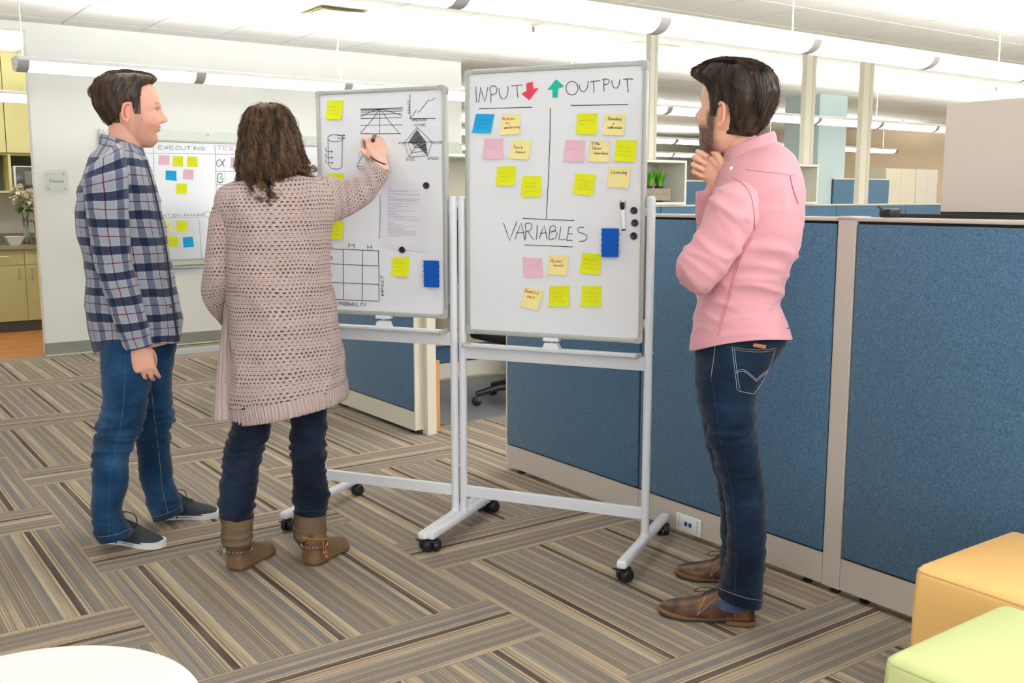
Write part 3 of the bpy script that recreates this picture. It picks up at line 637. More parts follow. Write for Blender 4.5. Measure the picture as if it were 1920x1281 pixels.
def smooth2(p):
    if len(p) < 3: return p
    out = []
    for i in range(len(p)-1):
        p0 = p[max(0, i-1)]; p1 = p[i]; p2 = p[i+1]; p3 = p[min(len(p)-1, i+2)]
        for k in range(3):
            t = k/3; f = .5
            out.append(tuple(.5*((2*p1[j])+(-p0[j]+p2[j])*t*f*2+(2*p0[j]-5*p1[j]+4*p2[j]-p3[j])*t*t*f*2*.5+(2*p1[j]-2*p1[j])+(-p0[j]+3*p1[j]-3*p2[j]+p3[j])*t*t*t*f) if False else (p1[j]+(p2[j]-p1[j])*t) for j in (0, 1)))
    out.append(p[-1]); return out
def scribble(b, x0, x1, z, h, w, y, seed, slope=0.):
    rn = random.Random(seed); pts = []; n = max(6, int((x1-x0)/(h*.55)))
    for i in range(n+1):
        t = i/n
        if rn.random() < .12 and len(pts) > 2: ribbon(b, pts, w, y); pts = []; continue
        pts.append((x0+(x1-x0)*t, z+slope*t+(h if i % 2 else 0)*rn.uniform(.35, 1)))
    ribbon(b, pts, w, y)
LEG_H = .082
def mobile_board(F, half, W2, z0, z1, tray, label, legs=.29, beam=.052, ov=.0):
    r = empty('mobile_whiteboard', (F.p[0], F.p[1], 0), F.rz())
    for sx in (-1, 1):
        b = MB(); b.lathe([(.0145, LEG_H), (.0155, LEG_H+.01), (.0155, 1.34), (.014, 1.35), (.009, 1.356), (0, 1.357)], 18, Matrix.Translation((sx*half, 0, 0)), cap=False); po = b.build('post', POWD, r, 30)
        b = MB(); b.lathe([(.0175, LEG_H), (.0175, LEG_H+.012), (.0158, LEG_H+.016)], 18, Matrix.Translation((sx*half, 0, 0))); b.build('post_collar', POWD, po, 30)
        b = MB(); b.rbox(sx*half-.019, sx*half+.019, -legs-.012, legs+.012, .056, LEG_H+.004, .010, 3); lg = b.build('foot_bar', POWD, r, True)
        for sy in (-1, 1):
            ang = {(-1,-1): .25, (-1,1): -.5, (1,-1): -.55, (1,1): .2}[(sx, sy)]
            M = Matrix.Translation((sx*half, sy*(legs-.022), 0)) @ Matrix.Rotation(ang, 4, 'Z'); Mr = M @ Matrix.Translation((0, .006, .0255)) @ Matrix.Rotation(math.pi/2, 4, 'Y')
            b = MB()
            for q in (-1, 1): b.lathe([(0, q*.026-.0) if q > 0 else (0, -.026), (.018, q*.026), (.0235, q*.022), (.0255, q*.017), (.0255, q*.006), (.020, q*.004)], 22, Mr, cap=False)
            cs = b.build('caster', BLACKP, r, True)
            b = MB(); b.lathe([(.010, .04), (.010, .058)], 12, M); b.rbox(-.006, .006, -.006, .03, .022, .05, .003, 2, M); b.tube([(-.02, -.012, .042), (-.024, -.03, .048), (.024, -.03, .048), (.02, -.012, .042)], .003, 6, M=M)
            b.build('caster_bracket', BLACKP, cs, True)
        for zz in (tray+.01, .17):
            one('screw', lambda b: b.lathe([(.005, 0), (.004, .003), (0, .0035)], 10, Matrix.Translation((sx*(half+.0155), 0, zz)) @ Matrix.Rotation(sx*math.pi/2, 4, 'Y')), STEEL, po, True)
    box('cross_bar', -half+.012, half-.012, -.011, .011, .148, .192, POWD, r, r=.003)
    tb_ = box('tray_beam', -half+.012, half-.012, -.010, .012, tray-beam-.006, tray-.006, POWD, r, r=.002)
    b = MB(); xx = half-.03; prof = [(-.062, tray+.006), (-.060, tray-.002), (-.052, tray-.006), (-.008, tray-.004), (-.008, tray-.000), (-.050, tray-.002), (-.057, tray+.002), (-.060, tray+.007)]
    b.prism([(p[0], p[1]) for p in prof], -xx, xx, Matrix(((0,0,1,0),(1,0,0,0),(0,1,0,0),(0,0,0,1)))); b.rbox(-xx, xx, -.01, .02, tray-.008, tray+.002, .003); ty = b.build('pen_tray', POWD, r)
    for sx in (-1, 1): b = MB(); b.rbox(sx*xx-.006, sx*xx+.006, -.063, .0, tray-.008, tray+.008, .003); b.build('tray_end_cap', PLG, ty, True)
    box('pivot_plate', -.032, .032, -.020, .016, z0-.012, z0+.002, POWD, r, r=.004); pv = one('pivot_pin', lambda b: b.lathe([(.007, tray), (.007, z0-.008)], 12, Matrix.Translation((0, -.004, 0))), STEEL, r, True)
    b = MB(); b.prism([(-.036, tray), (.036, tray), (.024, tray+.026), (-.024, tray+.026)], -.018, .012, Matrix(((1,0,0,0),(0,0,1,0),(0,1,0,0),(0,0,0,1)))); b.build('pivot_base', POWD, r)
    # the board
    h = W2; fr = .018
    bd = box('board_surface', -h+.008, h-.008, -.006, .006, z0+.008, z1-.008, BSURF, r)
    for nm, q in (('frame_rail', (-h+.012, h-.012, z1-fr, z1)), ('frame_rail', (-h+.012, h-.012, z0, z0+fr)), ('frame_rail', (-h, -h+fr, z0+.012, z1-.012)), ('frame_rail', (h-fr, h, z0+.012, z1-.012))):
        b = MB(); b.rbox(q[0], q[1], -.0125, .0125, q[2], q[3], .004, 2); b.build(nm, ALU, r, True)
    for sx in (-1, 1):
        for sz in (z0, z1):
            b = MB(); x = sx*h; s = -1 if sz == z1 else 1; R = .014; pts = []
            for t in range(0, 91, 15): a = math.radians(t); pts.append((x-sx*(R-R*math.sin(a)) , sz+s*(R-R*math.cos(a)) ))
            poly = [(x-sx*.034, sz), ]+pts+[(x, sz+s*.034), (x-sx*.0185, sz+s*.034), (x-sx*.0185, sz+s*.0185), (x-sx*.034, sz+s*.0185)]
            area2 = sum(poly[i][0]*poly[(i+1) % len(poly)][1]-poly[(i+1) % len(poly)][0]*poly[i][1] for i in range(len(poly)))
            if area2 > 0: poly = poly[::-1]
            b.prism(poly, -.0135, .0135, Matrix(((1,0,0,0),(0,0,1,0),(0,1,0,0),(0,0,0,1)))); b.build('frame_corner', PLG, r)
        for zz in (1.285, z0+.06): one('hinge_bracket', lambda b: b.box(sx*(h-.001), sx*(half-.008), -.006, .006, zz, zz+.03), STEEL, r)
    tag(r, label, 'whiteboard'); return r
F1 = Frame((1.9335, 3.6015), (.532, -.847)); F2 = Frame((2.3235, 2.983), (.515, -.857)); 
YB = -.0068
F1.off = YB; F2.off = YB
WB1 = mobile_board(F1, .316, .295, .872, 1.781, .824, 'smaller mobile whiteboard with pencil-thin diagrams that the woman is drawing on')
WB2 = mobile_board(F2, .381, .361, .818, 1.833, .775, 'larger mobile whiteboard headed INPUT and OUTPUT, right of the centre')
WB2.name = 'mobile_whiteboard'
F3 = Frame((2.85, 7.7), (1, 0)); F3.off = YB
WB3 = mobile_board(F3, .93, .90, .872, 1.781, .824, 'wide mobile whiteboard headed EXECUTING standing by the far white wall', legs=.27)
# glass board on the wall behind it
r = empty('glass_wall_board', (4.05, 9.2, 1.34)); GLB = mat('glass_board_white', (200, 206, 196), .25, .3)
box('glass_panel', -1.85, .05, -.03, -.022, -.6, .6, GLB, r, r=.002); box('glass_panel', .055, 1.86, -.03, -.022, -.6, .6, GLB, r, r=.002)
for x in (-1.81, -.91, .0, 1.83):
    for z in (-.58, .58): one('standoff', lambda b: b.lathe([(.013, -.02), (.013, .012), (.01, .014)], 16, Matrix.Translation((x, -.02, z)) @ Matrix.Rotation(math.pi/2, 4, 'X')), STEEL, r, True)
tag(r, 'white glass writing board fixed to the far wall with steel standoffs', 'glass board')
# ---- drawings on the right whiteboard
def strokes(F, b, data, w, y=-.0072):
    for line in data: ribbon(b, [F.loc(px, py) for px, py in line], w, y)
A = lambda *L: [[(870+x/5.333, 110+y/5.333) for x, y in l] for l in L]
Bq = lambda *L: [[(870+x/5.333, 350+y/5.333) for x, y in l] for l in L]
def arc(cx_, cy_, rx, ry, a0, a1, n=16): return [(cx_+rx*math.cos(math.radians(a0+(a1-a0)*i/n)), cy_+ry*math.sin(math.radians(a0+(a1-a0)*i/n))) for i in range(n+1)]
_L = (A([(117,280),(122,360),(125,440)], [(145,438),(160,350),(162,285),(185,360),(210,438),(225,360),(238,285)], [(268,442),(270,350),(258,300),(275,275),(310,272),(332,300),(325,340),(300,358),(272,362)],
 [(350,300),(355,360),(375,400),(410,402),(435,360),(442,300),(436,272)], [(474,275),(530,268),(585,264)], [(528,270),(533,340),(540,392)],
 arc(1080,295,60,68,-80,285,24), [(1152,258),(1158,300),(1175,328),(1205,330),(1230,300),(1240,260),(1240,222)], [(1262,230),(1310,225),(1362,222)], [(1295,228),(1298,290),(1300,340)],
 [(1400,325),(1397,270),(1400,210)], [(1382,212),(1410,202),(1445,210),(1455,235),(1435,255),(1400,262)], [(1478,218),(1482,260),(1500,292),(1530,295),(1552,262),(1560,208)], [(1592,208),(1640,202),(1690,205)], [(1632,204),(1636,270),(1643,340)],
 [(150,500),(400,494),(684,485)], [(1068,468),(1350,464),(1644,458)], [(862,495),(860,800),(848,1100),(842,1281)]))
_K = (Bq([(838,0),(832,160),(824,320)], [(585,316),(840,330),(1103,339)], [(608,584),(850,592),(1090,604)],
 [(395,365),(425,450),(455,540),(490,450),(527,352)], [(512,525),(545,430),(570,360),(592,450),(608,540)], [(520,462),(560,462),(605,458)],
 [(612,528),(620,450),(612,375)], [(612,375),(650,362),(680,380),(675,420),(650,445),(612,455)], [(640,450),(665,490),(695,530)],
 [(733,385),(730,460),(722,532)], [(752,522),(778,450),(800,388),(818,460),(832,528)], [(762,468),(800,464),(828,462)],
 [(862,400),(856,460),(850,530)], [(862,402),(895,388),(920,405),(912,435),(868,456)], [(868,456),(910,440),(935,470),(918,510),(880,530),(852,530)],
 [(968,400),(962,450),(948,530),(1010,530)], [(1050,405),(1040,470),(1025,538)], [(1042,412),(1078,402)], [(1038,476),(1085,470)], [(1025,538),(1085,538)],
 [(1200,410),(1160,405),(1135,425),(1145,455),(1195,470),(1228,490),(1230,525),(1195,545),(1150,548)]))
for nm, dat in (('heading_input', _L[:6]), ('heading_output', _L[6:-3]), ('heading_variables', _K[3:])):
    b = MB(); strokes(F2, b, dat, .0028); b.build(nm, INK, WB2)
for ln in _L[-3:-1]+_K[1:3]: b = MB(); strokes(F2, b, [ln], .0028); b.build('underline', INK, WB2)
b = MB(); strokes(F2, b, [_L[-1]+_K[0]], .0028); b.build('divider_line', INK, WB2)
RED = mat('ink_red', (224, 72, 96), .6, .2); TUR = mat('ink_turquoise', (36, 186, 162), .6, .2)
def arrow(poly, m, seed):
    b = MB(); P = [F2.loc(870+x/5.333, 110+y/5.333) for x, y in poly]; ribbon(b, P+[P[0]], .0035, -.0072)
    xs = [p[0] for p in P]; zs = [p[1] for p in P]; rn = random.Random(seed)
    def inside(x, z):
        c = False
        for i in range(len(P)):
            (x1, z1), (x2, z2) = P[i], P[i-1]
            if (z1 > z) != (z2 > z) and x < (x2-x1)*(z-z1)/(z2-z1)+x1: c = not c
        return c
    k = min(zs)-.02
    while k < max(zs)+.05:      # slanted hatching strokes
        pts = []; sl = .55
        for i in range(41):
            x = min(xs)+(max(xs)-min(xs))*i/40; z = k+sl*(x-min(xs))+rn.uniform(-.0004, .0004)
            if inside(x, z): pts.append((x, z))
            else:
                if len(pts) > 1: ribbon(b, pts, .0030, -.0073)
                pts = []
        if len(pts) > 1: ribbon(b, pts, .0030, -.0073)
        k += .0031
    b.build('marker_arrow', m, WB2)
arrow([(626,250),(686,234),(690,300),(742,296),(652,412),(578,352),(630,322)], RED, 1)
arrow([(922,212),(998,280),(940,298),(932,388),(888,390),(888,310),(838,312)], TUR, 2)
# ---- drawings on the left whiteboard (crop scale 7.115)
Cq = lambda *L: [[(590+x/7.115, 150+y/7.115) for x, y in l] for l in L]
Dq = lambda *L: [[(590+x/7.115, 440+y/7.115) for x, y in l] for l in L]
_L = (Cq([(612,388),(870,384),(1175,368)], [(612,392),(870,390),(1175,386)], [(612,408),(890,400)], [(612,430),(900,420),(1170,412)], [(612,464),(900,458),(1160,448)], [(612,515),(900,510),(1165,500)], [(605,606),(870,602),(1165,598)], [(612,716),(870,718),(1150,716)],
 [(870,385),(866,550),(866,716)], [(866,388),(760,540),(612,705)], [(872,388),(1000,560),(1132,716)], [(862,386),(720,436),(612,490)], [(880,386),(1030,430),(1165,474)],
 [(1272,195),(1272,350),(1275,516)], [(1275,516),(1450,514),(1615,514)], [(1275,516),(1355,402),(1388,434),(1522,264),(1558,276),(1608,236)],
 [(1366,634),(1200,838),(1256,1028),(1510,1012),(1566,828),(1366,634)], [(1372,660),(1250,836),(1290,968),(1440,955)], [(1300,838),(1328,900),(1400,900)], [(1200,838),(1566,828)], [(1366,868),(1256,1028)], [(1366,868),(1510,1012)], [(1330,860),(1345,905),(1420,900)],
 arc(275,776,100,48,0,360,28), [(178,790),(182,950),(188,1130),(220,1178),(290,1192),(345,1178),(366,1150)], [(372,790),(368,960),(366,1150)],
 [(300,740),(404,740)], [(380,728),(404,740),(382,752)], [(300,780),(404,776)], [(382,764),(404,776),(384,790)],
 [(160,900),(140,925),(160,950),(240,956)], [(222,944),(242,956),(224,970)], [(160,984),(140,1008),(160,1032),(240,1038)], [(222,1026),(242,1038),(224,1050)], [(165,1060),(145,1080),(165,1104),(244,1108)], [(226,1096),(246,1108),(228,1122)],
 [(662,970),(565,1140)], [(662,970),(715,1120)], [(665,975),(735,1090)], [(565,1152),(700,1156)], [(565,1140),(585,1190),(690,1190)]))
for nm, dat in (('perspective_grid', _L[:13]), ('cylinder_sketch', _L[23:36])):
    b = MB(); strokes(F1, b, dat, .0022); b.build(nm, INK, WB1)
chart = MB(); strokes(F1, chart, _L[13:16], .0022); radar = MB(); strokes(F1, radar, _L[16:23], .0022); b = MB(); strokes(F1, b, _L[36:], .0022)
for k in range(18):
    a = math.radians(150+k*10); p = (590+(660+75*math.cos(a))/7.115, 150+(1000+75*math.sin(a))/7.115); q = (p[0]+1.0, p[1]+.3); ribbon(b, [F1.loc(*p), F1.loc(*q)], .0016, -.0072)
b.build('pyramid_sketch', INK, WB1); b = MB()
strokes(F1, b, Dq([(186,190),(520,202),(856,216)], [(186,388),(480,402),(638,410)], [(640,410),(856,418)], [(200,636),(500,650),(856,666)], [(230,862),(540,876),(856,890)], [(382,195),(382,500),(384,872)], [(638,205),(637,500),(635,884)], [(852,216),(856,500),(858,890)]), .0026)
strokes(F1, b, [[(712,366),(713,400),(711,447)]], .0018)
matrix_ = b; b = radar
# dark filled patch of the radar chart
P = [F1.loc(590+x/7.115, 150+y/7.115) for x, y in ((1372,664),(1482,812),(1512,1008),(1366,870),(1248,836))]
rn = random.Random(4)
def inpoly(P, x, z):
    c = False
    for i in range(len(P)):
        (x1, z1), (x2, z2) = P[i], P[i-1]
        if (z1 > z) != (z2 > z) and x < (x2-x1)*(z-z1)/(z2-z1)+x1: c = not c
    return c
k = min(p[1] for p in P)-.05
while k < max(p[1] for p in P)+.02:
    pts = []
    x0_, x1_ = min(p[0] for p in P), max(p[0] for p in P)
    for i in range(46):
        x = x0_+(x1_-x0_)*i/45; z = k+.4*(x-x0_)+rn.uniform(-.0005, .0005)
        if inpoly(P, x, z): pts.append((x, z))
        else:
            if len(pts) > 1: ribbon(b, pts, .0026, -.0073)
            pts = []
    k += rn.uniform(.0030, .0044)
ang1 = 0
def t1(s, px, py, pxh, rot=0., w=.0018, adv=None, F=F1, bb=None, seed=1):
    x, z = F.loc(px, py); x2, z2 = F.loc(px, py-pxh); h = z2-z; text(bb or b, s, x, z, h, w, -.0072, adv or h*.95, rot=rot, seed=seed)
t1('IMMERSION', 772, 227.5, 4.2, adv=.0085, w=.0013, bb=chart); t1('SPACE', 769, 213, 4.5, rot=math.pi/2, adv=.011, w=.0014, bb=chart); chart.build('line_chart', INK, WB1)
t1('FUTURE', 777, 237, 4, adv=.0085, w=.0013); t1('WIDE', 748, 270, 4, adv=.009, w=.0013); t1('DECISION', 811, 269.5, 4, adv=.007, w=.0013); t1('SIZE', 762, 301, 5, adv=.012, w=.0015); t1('SPEED', 802, 299.5, 5, adv=.010, w=.0015)
radar.build('radar_chart', INK, WB1); b = matrix_
t1('M', 654, 466, 9, w=.0026, adv=.034); t1('H', 689.5, 467, 8, w=.0026, adv=.024); t1('L', 619, 463, 8, w=.0026, adv=.018); t1('PROBABILITY', 635, 572.5, 6.2, w=.0022, adv=.0135)
t1('H', 624, 486, 6, rot=math.pi/2, w=.0024); t1('M', 623, 518, 6, rot=math.pi/2, w=.0024); t1('IMPACT', 720, 557, 6, rot=math.pi/2, w=.0022, adv=.0165)
b.build('risk_matrix', INK, WB1)
# ---- writing on the far whiteboard
b = MB(); br = MB(); bb_ = MB()
strokes(F3, b, [[(288,270),(291,500)], [(403,272),(408,440)], [(268,287),(480,290)], [(403,321),(470,322)], [(405,346),(470,347)], [(305,408),(373,408),(378,485)]], .003)
t1('EXECUTING', 297, 280, 7, w=.005, adv=.042, F=F3, bb=bb_); t1('TESTING', 408, 281, 8, w=.005, adv=.045, F=F3, bb=br); t1('ATION PHASE', 305, 406, 4, w=.003, adv=.032, F=F3, bb=b)
bk = MB(); strokes(F3, bk, [[(421,299),(416,308),(410,313),(406,309),(407,302),(412,299),(416,304),(420,312)], [(408,342),(408,328),(411,325),(416,326),(416,331),(411,333),(418,336),(418,341),(412,343),(408,341)]], .006)
strokes(F3, br, [[(421,297),(423,316)], [(421,322),(423,342)]], .0025)
strokes(F3, b, arc(389,402,7,7,0,360,14) and [arc(389,402,6,6,0,360,14)], .003)
b.build('thin_lines', INKG, WB3); bb_.build('blue_writing', mat('ink_bluegrey', (126, 146, 170), .6), WB3); br.build('red_writing', mat('ink_pinkred', (222, 140, 150), .6), WB3); bk.build('greek_letters', mat('ink_dark', (56, 60, 64), .6), WB3)
# ---- sticky notes
NC = {'y': (222, 228, 38), 'c': (240, 228, 158), 'p': (232, 188, 204), 'b': (34, 160, 212)}
NM = {k: mat('note_'+k, v, .75, .15) for k, v in NC.items()}
NIR = mat('note_ink_red', (206, 70, 48), .7); NIB = mat('note_ink_navy', (52, 54, 72), .7); NIF = {'y': mat('note_ink_fy', (176, 176, 44), .7), 'p': mat('note_ink_fp', (206, 160, 176), .7), 'b': mat('note_ink_fb', (16, 116, 168), .7), 'c': NIB}
def note(F, q, c, lines, label, grp, ink=None, curl=.006, seed=0):
    """q = four corners TL TR BR BL as seen; lines = list of (text or None for an unreadable scribble, x, y) in note units"""
    P = [F.loc(*p) for p in q]; n = 6
    def pt(u, v, extra=0.):
        x = (P[0][0]*(1-u)+P[1][0]*u)*(1-v)+(P[3][0]*(1-u)+P[2][0]*u)*v; z = (P[0][1]*(1-u)+P[1][1]*u)*(1-v)+(P[3][1]*(1-u)+P[2][1]*u)*v
        return (x, YB-.0006-curl*(max(0, v-.25)/.75)**2*(1+.35*(u-.5))-extra, z)
    b = MB(); vs = [pt(i/n, j/n) for j in range(n+1) for i in range(n+1)]; k = (n+1)
    fs = [(j*k+i, (j+1)*k+i, (j+1)*k+i+1, j*k+i+1) for j in range(n) for i in range(n)]
    back = [(x, y+.0003, z) for x, y, z in vs]; b.add(vs, fs); b.add(back, [f[::-1] for f in fs])
    o = b.build('sticky_note', NM[c], None, 'all'); o.location = (F.p[0], F.p[1], 0); o.rotation_euler = (0, 0, F.rz()); tag(o, label, 'sticky note', grp)
    if lines:
        ib = MB(); tmp = MB()
        wd = abs(P[1][0]-P[0][0])
        for ln in lines:
            s, u0, v0 = ln[:3]
            if s: text(tmp, s, u0, -v0, ln[3] if len(ln) > 3 else .13, .024, 0, ln[4] if len(ln) > 4 else .115, slant=.15, seed=seed)
            else: scribble(tmp, u0, ln[3], -v0, .09, .02, 0, seed+int(v0*10), -.02)
        vs = [pt(p[0], -p[2], .0006) for p in tmp.v]; ib.add(vs, tmp.f); ib.build('handwriting', ink or NIF[c], o)
    return o
Q = lambda x0, y0, x1, y1, x2, y2, x3, y3: [(870+x0/5.333, y0), (870+x1/5.333, y1), (870+x2/5.333, y2), (870+x3/5.333, y3)]
def q2(v, base): return [(870+v[2*i]/5.333, base+v[2*i+1]/5.333) for i in range(4)]
S3 = [(None, .15, .35, .75), (None, .2, .55, .7), (None, .2, .75, .85)]; S2 = [(None, .15, .4, .7), (None, .2, .62, .6)]; S1 = [(None, .2, .45, .8)]
g2i, g2o, g2v = 'notes in the INPUT column', 'notes in the OUTPUT column', 'notes under VARIABLES'
note(F2, q2((120,552,304,556,270,746,84,742),110), 'b', S3, 'blue sticky note at the top left of the INPUT column', g2i, seed=1)
note(F2, q2((372,560,564,554,562,752,366,766),110), 'c', [('Release',.08,.27,.14,.10), ('to',.25,.47), ('manufacturing',.18,.70,.13,.066)], 'cream sticky note with red handwriting beside the blue note', g2i, NIR, seed=2)
note(F2, q2((204,800,392,800,388,1004,188,1002),110), 'p', S1, 'pink sticky note in the INPUT column', g2i, seed=3)
note(F2, q2((484,810,676,820,650,1012,446,996),110), 'c', [('Text',.12,.45,.14,.13), ('input',.28,.68,.13,.12)], 'cream sticky note reading Text input', g2i, NIB, seed=4)
note(F2, q2((330,1078,520,1072,506,1272,320,1274),110), 'y', S3, 'yellow sticky note lower left of the INPUT column', g2i, seed=5)
note(F2, q2((582,1176,772,1172,770,1382,572,1382),110), 'y', S3, 'yellow sticky note just left of the vertical dividing line', g2i, seed=6)
note(F2, q2((1130,548,1334,546,1330,760,1122,758),110), 'y', [(None, .15, .35, .8), (None, .15, .55, .4)], 'yellow sticky note under the word OUTPUT, top of its column', g2o, seed=7)
note(F2, q2((1408,556,1616,558,1598,770,1392,762),110), 'c', [('Standing',.16,.28,.15,.09), ('+',.42,.48,.1), ('calibrations',.20,.68,.12,.068)], 'cream sticky note at the top right with three dark lines', g2o, NIB, seed=8)
note(F2, q2((1018,812,1214,820,1200,1034,994,1024),110), 'p', S1, 'pink sticky note in the OUTPUT column', g2o, seed=9)
note(F2, q2((1258,820,1462,824,1456,1036,1248,1028),110), 'c', [('17 Min',.08,.2,.13,.10), ('User',.16,.42,.15,.12), ('experience',.24,.64,.14,.075)], 'cream sticky note reading User experience', g2o, NIB, seed=10)
note(F2, q2((1520,814,1728,818,1714,1034,1506,1024),110), 'y', S3, 'yellow sticky note at the right end of the second OUTPUT row', g2o, seed=11)
note(F2, q2((1116,1144,1318,1160,1290,1372,1086,1350),110), 'y', S3, 'tilted yellow sticky note in the lower OUTPUT column', g2o, seed=12)
note(F2, q2((1450,1080,1662,1088,1646,1296,1432,1284),110), 'c', [('Licencing',.14,.32,.17,.092)], 'cream sticky note reading Licencing above the black marker', g2o, NIB, seed=13)
note(F2, q2((584,706,780,718,792,904,602,908),350), 'p', S1, 'pink sticky note below VARIABLES', g2v, seed=14)
note(F2, q2((852,684,1046,690,1030,888,828,876),350), 'c', [('Rocket',.14,.36,.14,.10), ('launch',.28,.57,.14,.095)], 'cream sticky note with red writing below VARIABLES', g2v, NIR, seed=15)
note(F2, q2((1184,658,1378,678,1360,882,1156,862),350), 'y', S3, 'yellow sticky note touching the lower corner of the blue eraser', g2v, seed=16)
note(F2, q2((612,1004,800,1042,742,1238,568,1196),350), 'c', [('Biometric',.02,.24,.16,.10), ('input',.22,.48,.14,.10)], 'tilted cream sticky note reading Biometric input', g2v, NIR, seed=17)
note(F2, q2((856,996,1050,992,1054,1196,850,1200),350), 'y', S3, 'yellow sticky note in the middle of the lowest row', g2v, seed=18)
note(F2, q2((1182,994,1376,996,1370,1200,1168,1198),350), 'y', S3, 'yellow sticky note at the right of the lowest row', g2v, seed=19)
def q1(v, base): return [(590+v[2*i]/7.115, base+v[2*i+1]/7.115) for i in range(4)]
g1 = 'notes on the left whiteboard'
note(F1, q1((170,274,384,272,358,528,148,524),150), 'y', S3, 'yellow sticky note at the top left of the diagram whiteboard', g1, seed=20)
note(F1, q1((166,40,384,38,382,270,160,270),320), 'y', S3, 'yellow sticky note half covered by the woman\'s raised sleeve', g1, seed=21)
note(F1, q1((182,672,384,668,374,916,172,914),320), 'y', S3, 'yellow sticky note beside the woman\'s armpit above the letter L', g1, seed=22)
note(F1, q1((1042,300,1266,298,1252,562,1028,552),440), 'y', S3, 'yellow sticky note below the papers and the round magnet', g1, seed=23)
def q3(v): return [(260+v[2*i]/4.419, 230+v[2*i+1]/4.419) for i in range(4)]
g3 = 'notes on the far whiteboard'
for v, c, lab in (((168,268,256,272,250,354,162,350), 'p', 'pink note under EXECUTING, first of the top row'), ((284,276,370,280,366,364,280,360), 'y', 'yellow note under EXECUTING, middle of the top row'), ((402,280,486,282,490,366,400,368), 'y', 'yellow note under EXECUTING, right of the top row'),
 ((224,396,312,400,314,482,222,476), 'b', 'blue note in the second row under EXECUTING'), ((372,386,456,390,450,472,368,468), 'p', 'pink note in the second row under EXECUTING'), ((314,502,400,506,398,590,308,588), 'y', 'single yellow note in the third row under EXECUTING'), ((764,288,850,290,850,376,762,374), 'p', 'pink note beside the Greek letter alpha'),
 ((196,820,274,822,278,898,200,904), 'c', 'cream note at the shirt edge in the lower box'), ((314,812,402,816,400,898,310,900), 'y', 'yellow note in the upper row of the lower box'), ((246,938,332,948,324,1030,242,1024), 'y', 'yellow note in the lower row of the lower box'), ((364,950,448,944,458,1028,372,1036), 'b', 'blue note at the bottom right of the lower box')):
    note(F3, q3(v), c, [(None, .15, .4, .8), (None, .2, .62, .7)], lab, g3, curl=.004, seed=len(lab))
# ---- magnets, erasers, marker, papers
MAG = mat('magnet_black', (30, 30, 30), .35, .5)
def onboard(F, o): o.location = (F.p[0], F.p[1], 0); o.rotation_euler = (0, 0, F.rz()); return o
for F, px_, py_, rr_, lab in ((F2,1189,395,.0135,'upper black round magnet on the INPUT OUTPUT board'), (F2,1190.5,418,.0135,'middle black round magnet on the INPUT OUTPUT board'), (F2,1188.5,442.5,.0135,'lower black round magnet on the INPUT OUTPUT board'), (F1,799.5,348,.0135,'black round magnet at the top corner of the pinned papers'), (F1,754.5,468.5,.0135,'black round magnet at the bottom of the pinned papers')):
    x, z = F.loc(px_, py_); b = MB(Matrix.Translation((x, YB-.0004, z)) @ Matrix.Rotation(math.pi/2, 4, 'X')); b.lathe([(rr_, 0), (rr_, .004), (rr_*.93, .0065), (rr_*.8, .0078), (rr_*.72, .0072), (0, .0066)], 28)
    tag(onboard(F, b.build('magnet', MAG, None, 50)), lab, 'magnet', 'round black magnets')
for F, a, c, lab in ((F2, (1131,428), (1161,482), 'blue magnetic eraser under the marker on the right whiteboard'), (F1, (798,488), (825,538.5), 'blue magnetic eraser at the lower right of the left whiteboard')):
    x0_, z1_ = F.loc(*a); x1_, z0_ = F.loc(*c); r = empty('board_eraser'); onboard(F, r); hx = (x1_-x0_)/2; hz = (z1_-z0_)/2
    poly = []
    for t in np.linspace(0, 1, 25)[:-1]: poly.append((-hx+.004+t*(2*hx-.008), -hz))
    for t in np.linspace(0, 1, 41)[:-1]: poly.append((hx-.0012*(1-math.cos(t*math.pi*10)), -hz+t*2*hz))
    for t in np.linspace(0, 1, 25)[:-1]: poly.append((hx-.004-t*(2*hx-.008), hz))
    for t in np.linspace(0, 1, 41)[:-1]: poly.append((-hx+.0012*(1-math.cos(t*math.pi*10)), hz-t*2*hz))
    M = Matrix.Translation(((x0_+x1_)/2, YB-.0005, (z0_+z1_)/2)) @ Matrix.Rotation(math.pi/2, 4, 'X')
    b = MB(M); b.prism(poly, .006, .020); b.prism([(p[0]*.97, p[1]*.985) for p in poly], .020, .0215); b.build('foam_body', mat('eraser_blue', (6, 82, 176), .7, .2, bump=.2, bscale=500), r)
    b = MB(M); b.prism([(p[0]*.96, p[1]*.97) for p in poly], 0, .006); b.build('felt_pad', mat('eraser_felt', (40, 44, 60), .9), r)
    tag(r, lab, 'eraser')
a = F2.loc(1167.5, 374); c = F2.loc(1171, 432.5); r = onboard(F2, empty('whiteboard_marker')); d = Vector((c[0]-a[0], 0, c[1]-a[1])); L = d.length; q = Vector((0, 0, 1)).rotation_difference(d.normalized()).to_matrix().to_4x4()
M = Matrix.Translation((a[0], YB-.0095, a[1])) @ q
one('cap', lambda b: b.lathe([(.0075, .010), (.009, .011), (.009, .028), (.0075, .030), (.0062, .037)], 18, M), MAG, r, True)
one('cap_end', lambda b: b.lathe([(.0078, .0), (.009, .002), (.009, .010)], 18, M), mat('marker_felt_end', (226, 210, 188), .8), r, True)
one('barrel', lambda b: b.lathe([(.0062, .037), (.007, .040), (.007, L-.006)], 18, M), WP, r, True)
one('end_plug', lambda b: b.lathe([(.0072, L-.006), (.0065, L)], 18, M), MAG, r, True)
tag(r, 'black and white dry-erase marker held upright on the right whiteboard', 'marker')
PAP = mat('white_paper', (226, 226, 236), .6, .3); TXT = mat('print_grey', (150, 150, 158), .7)
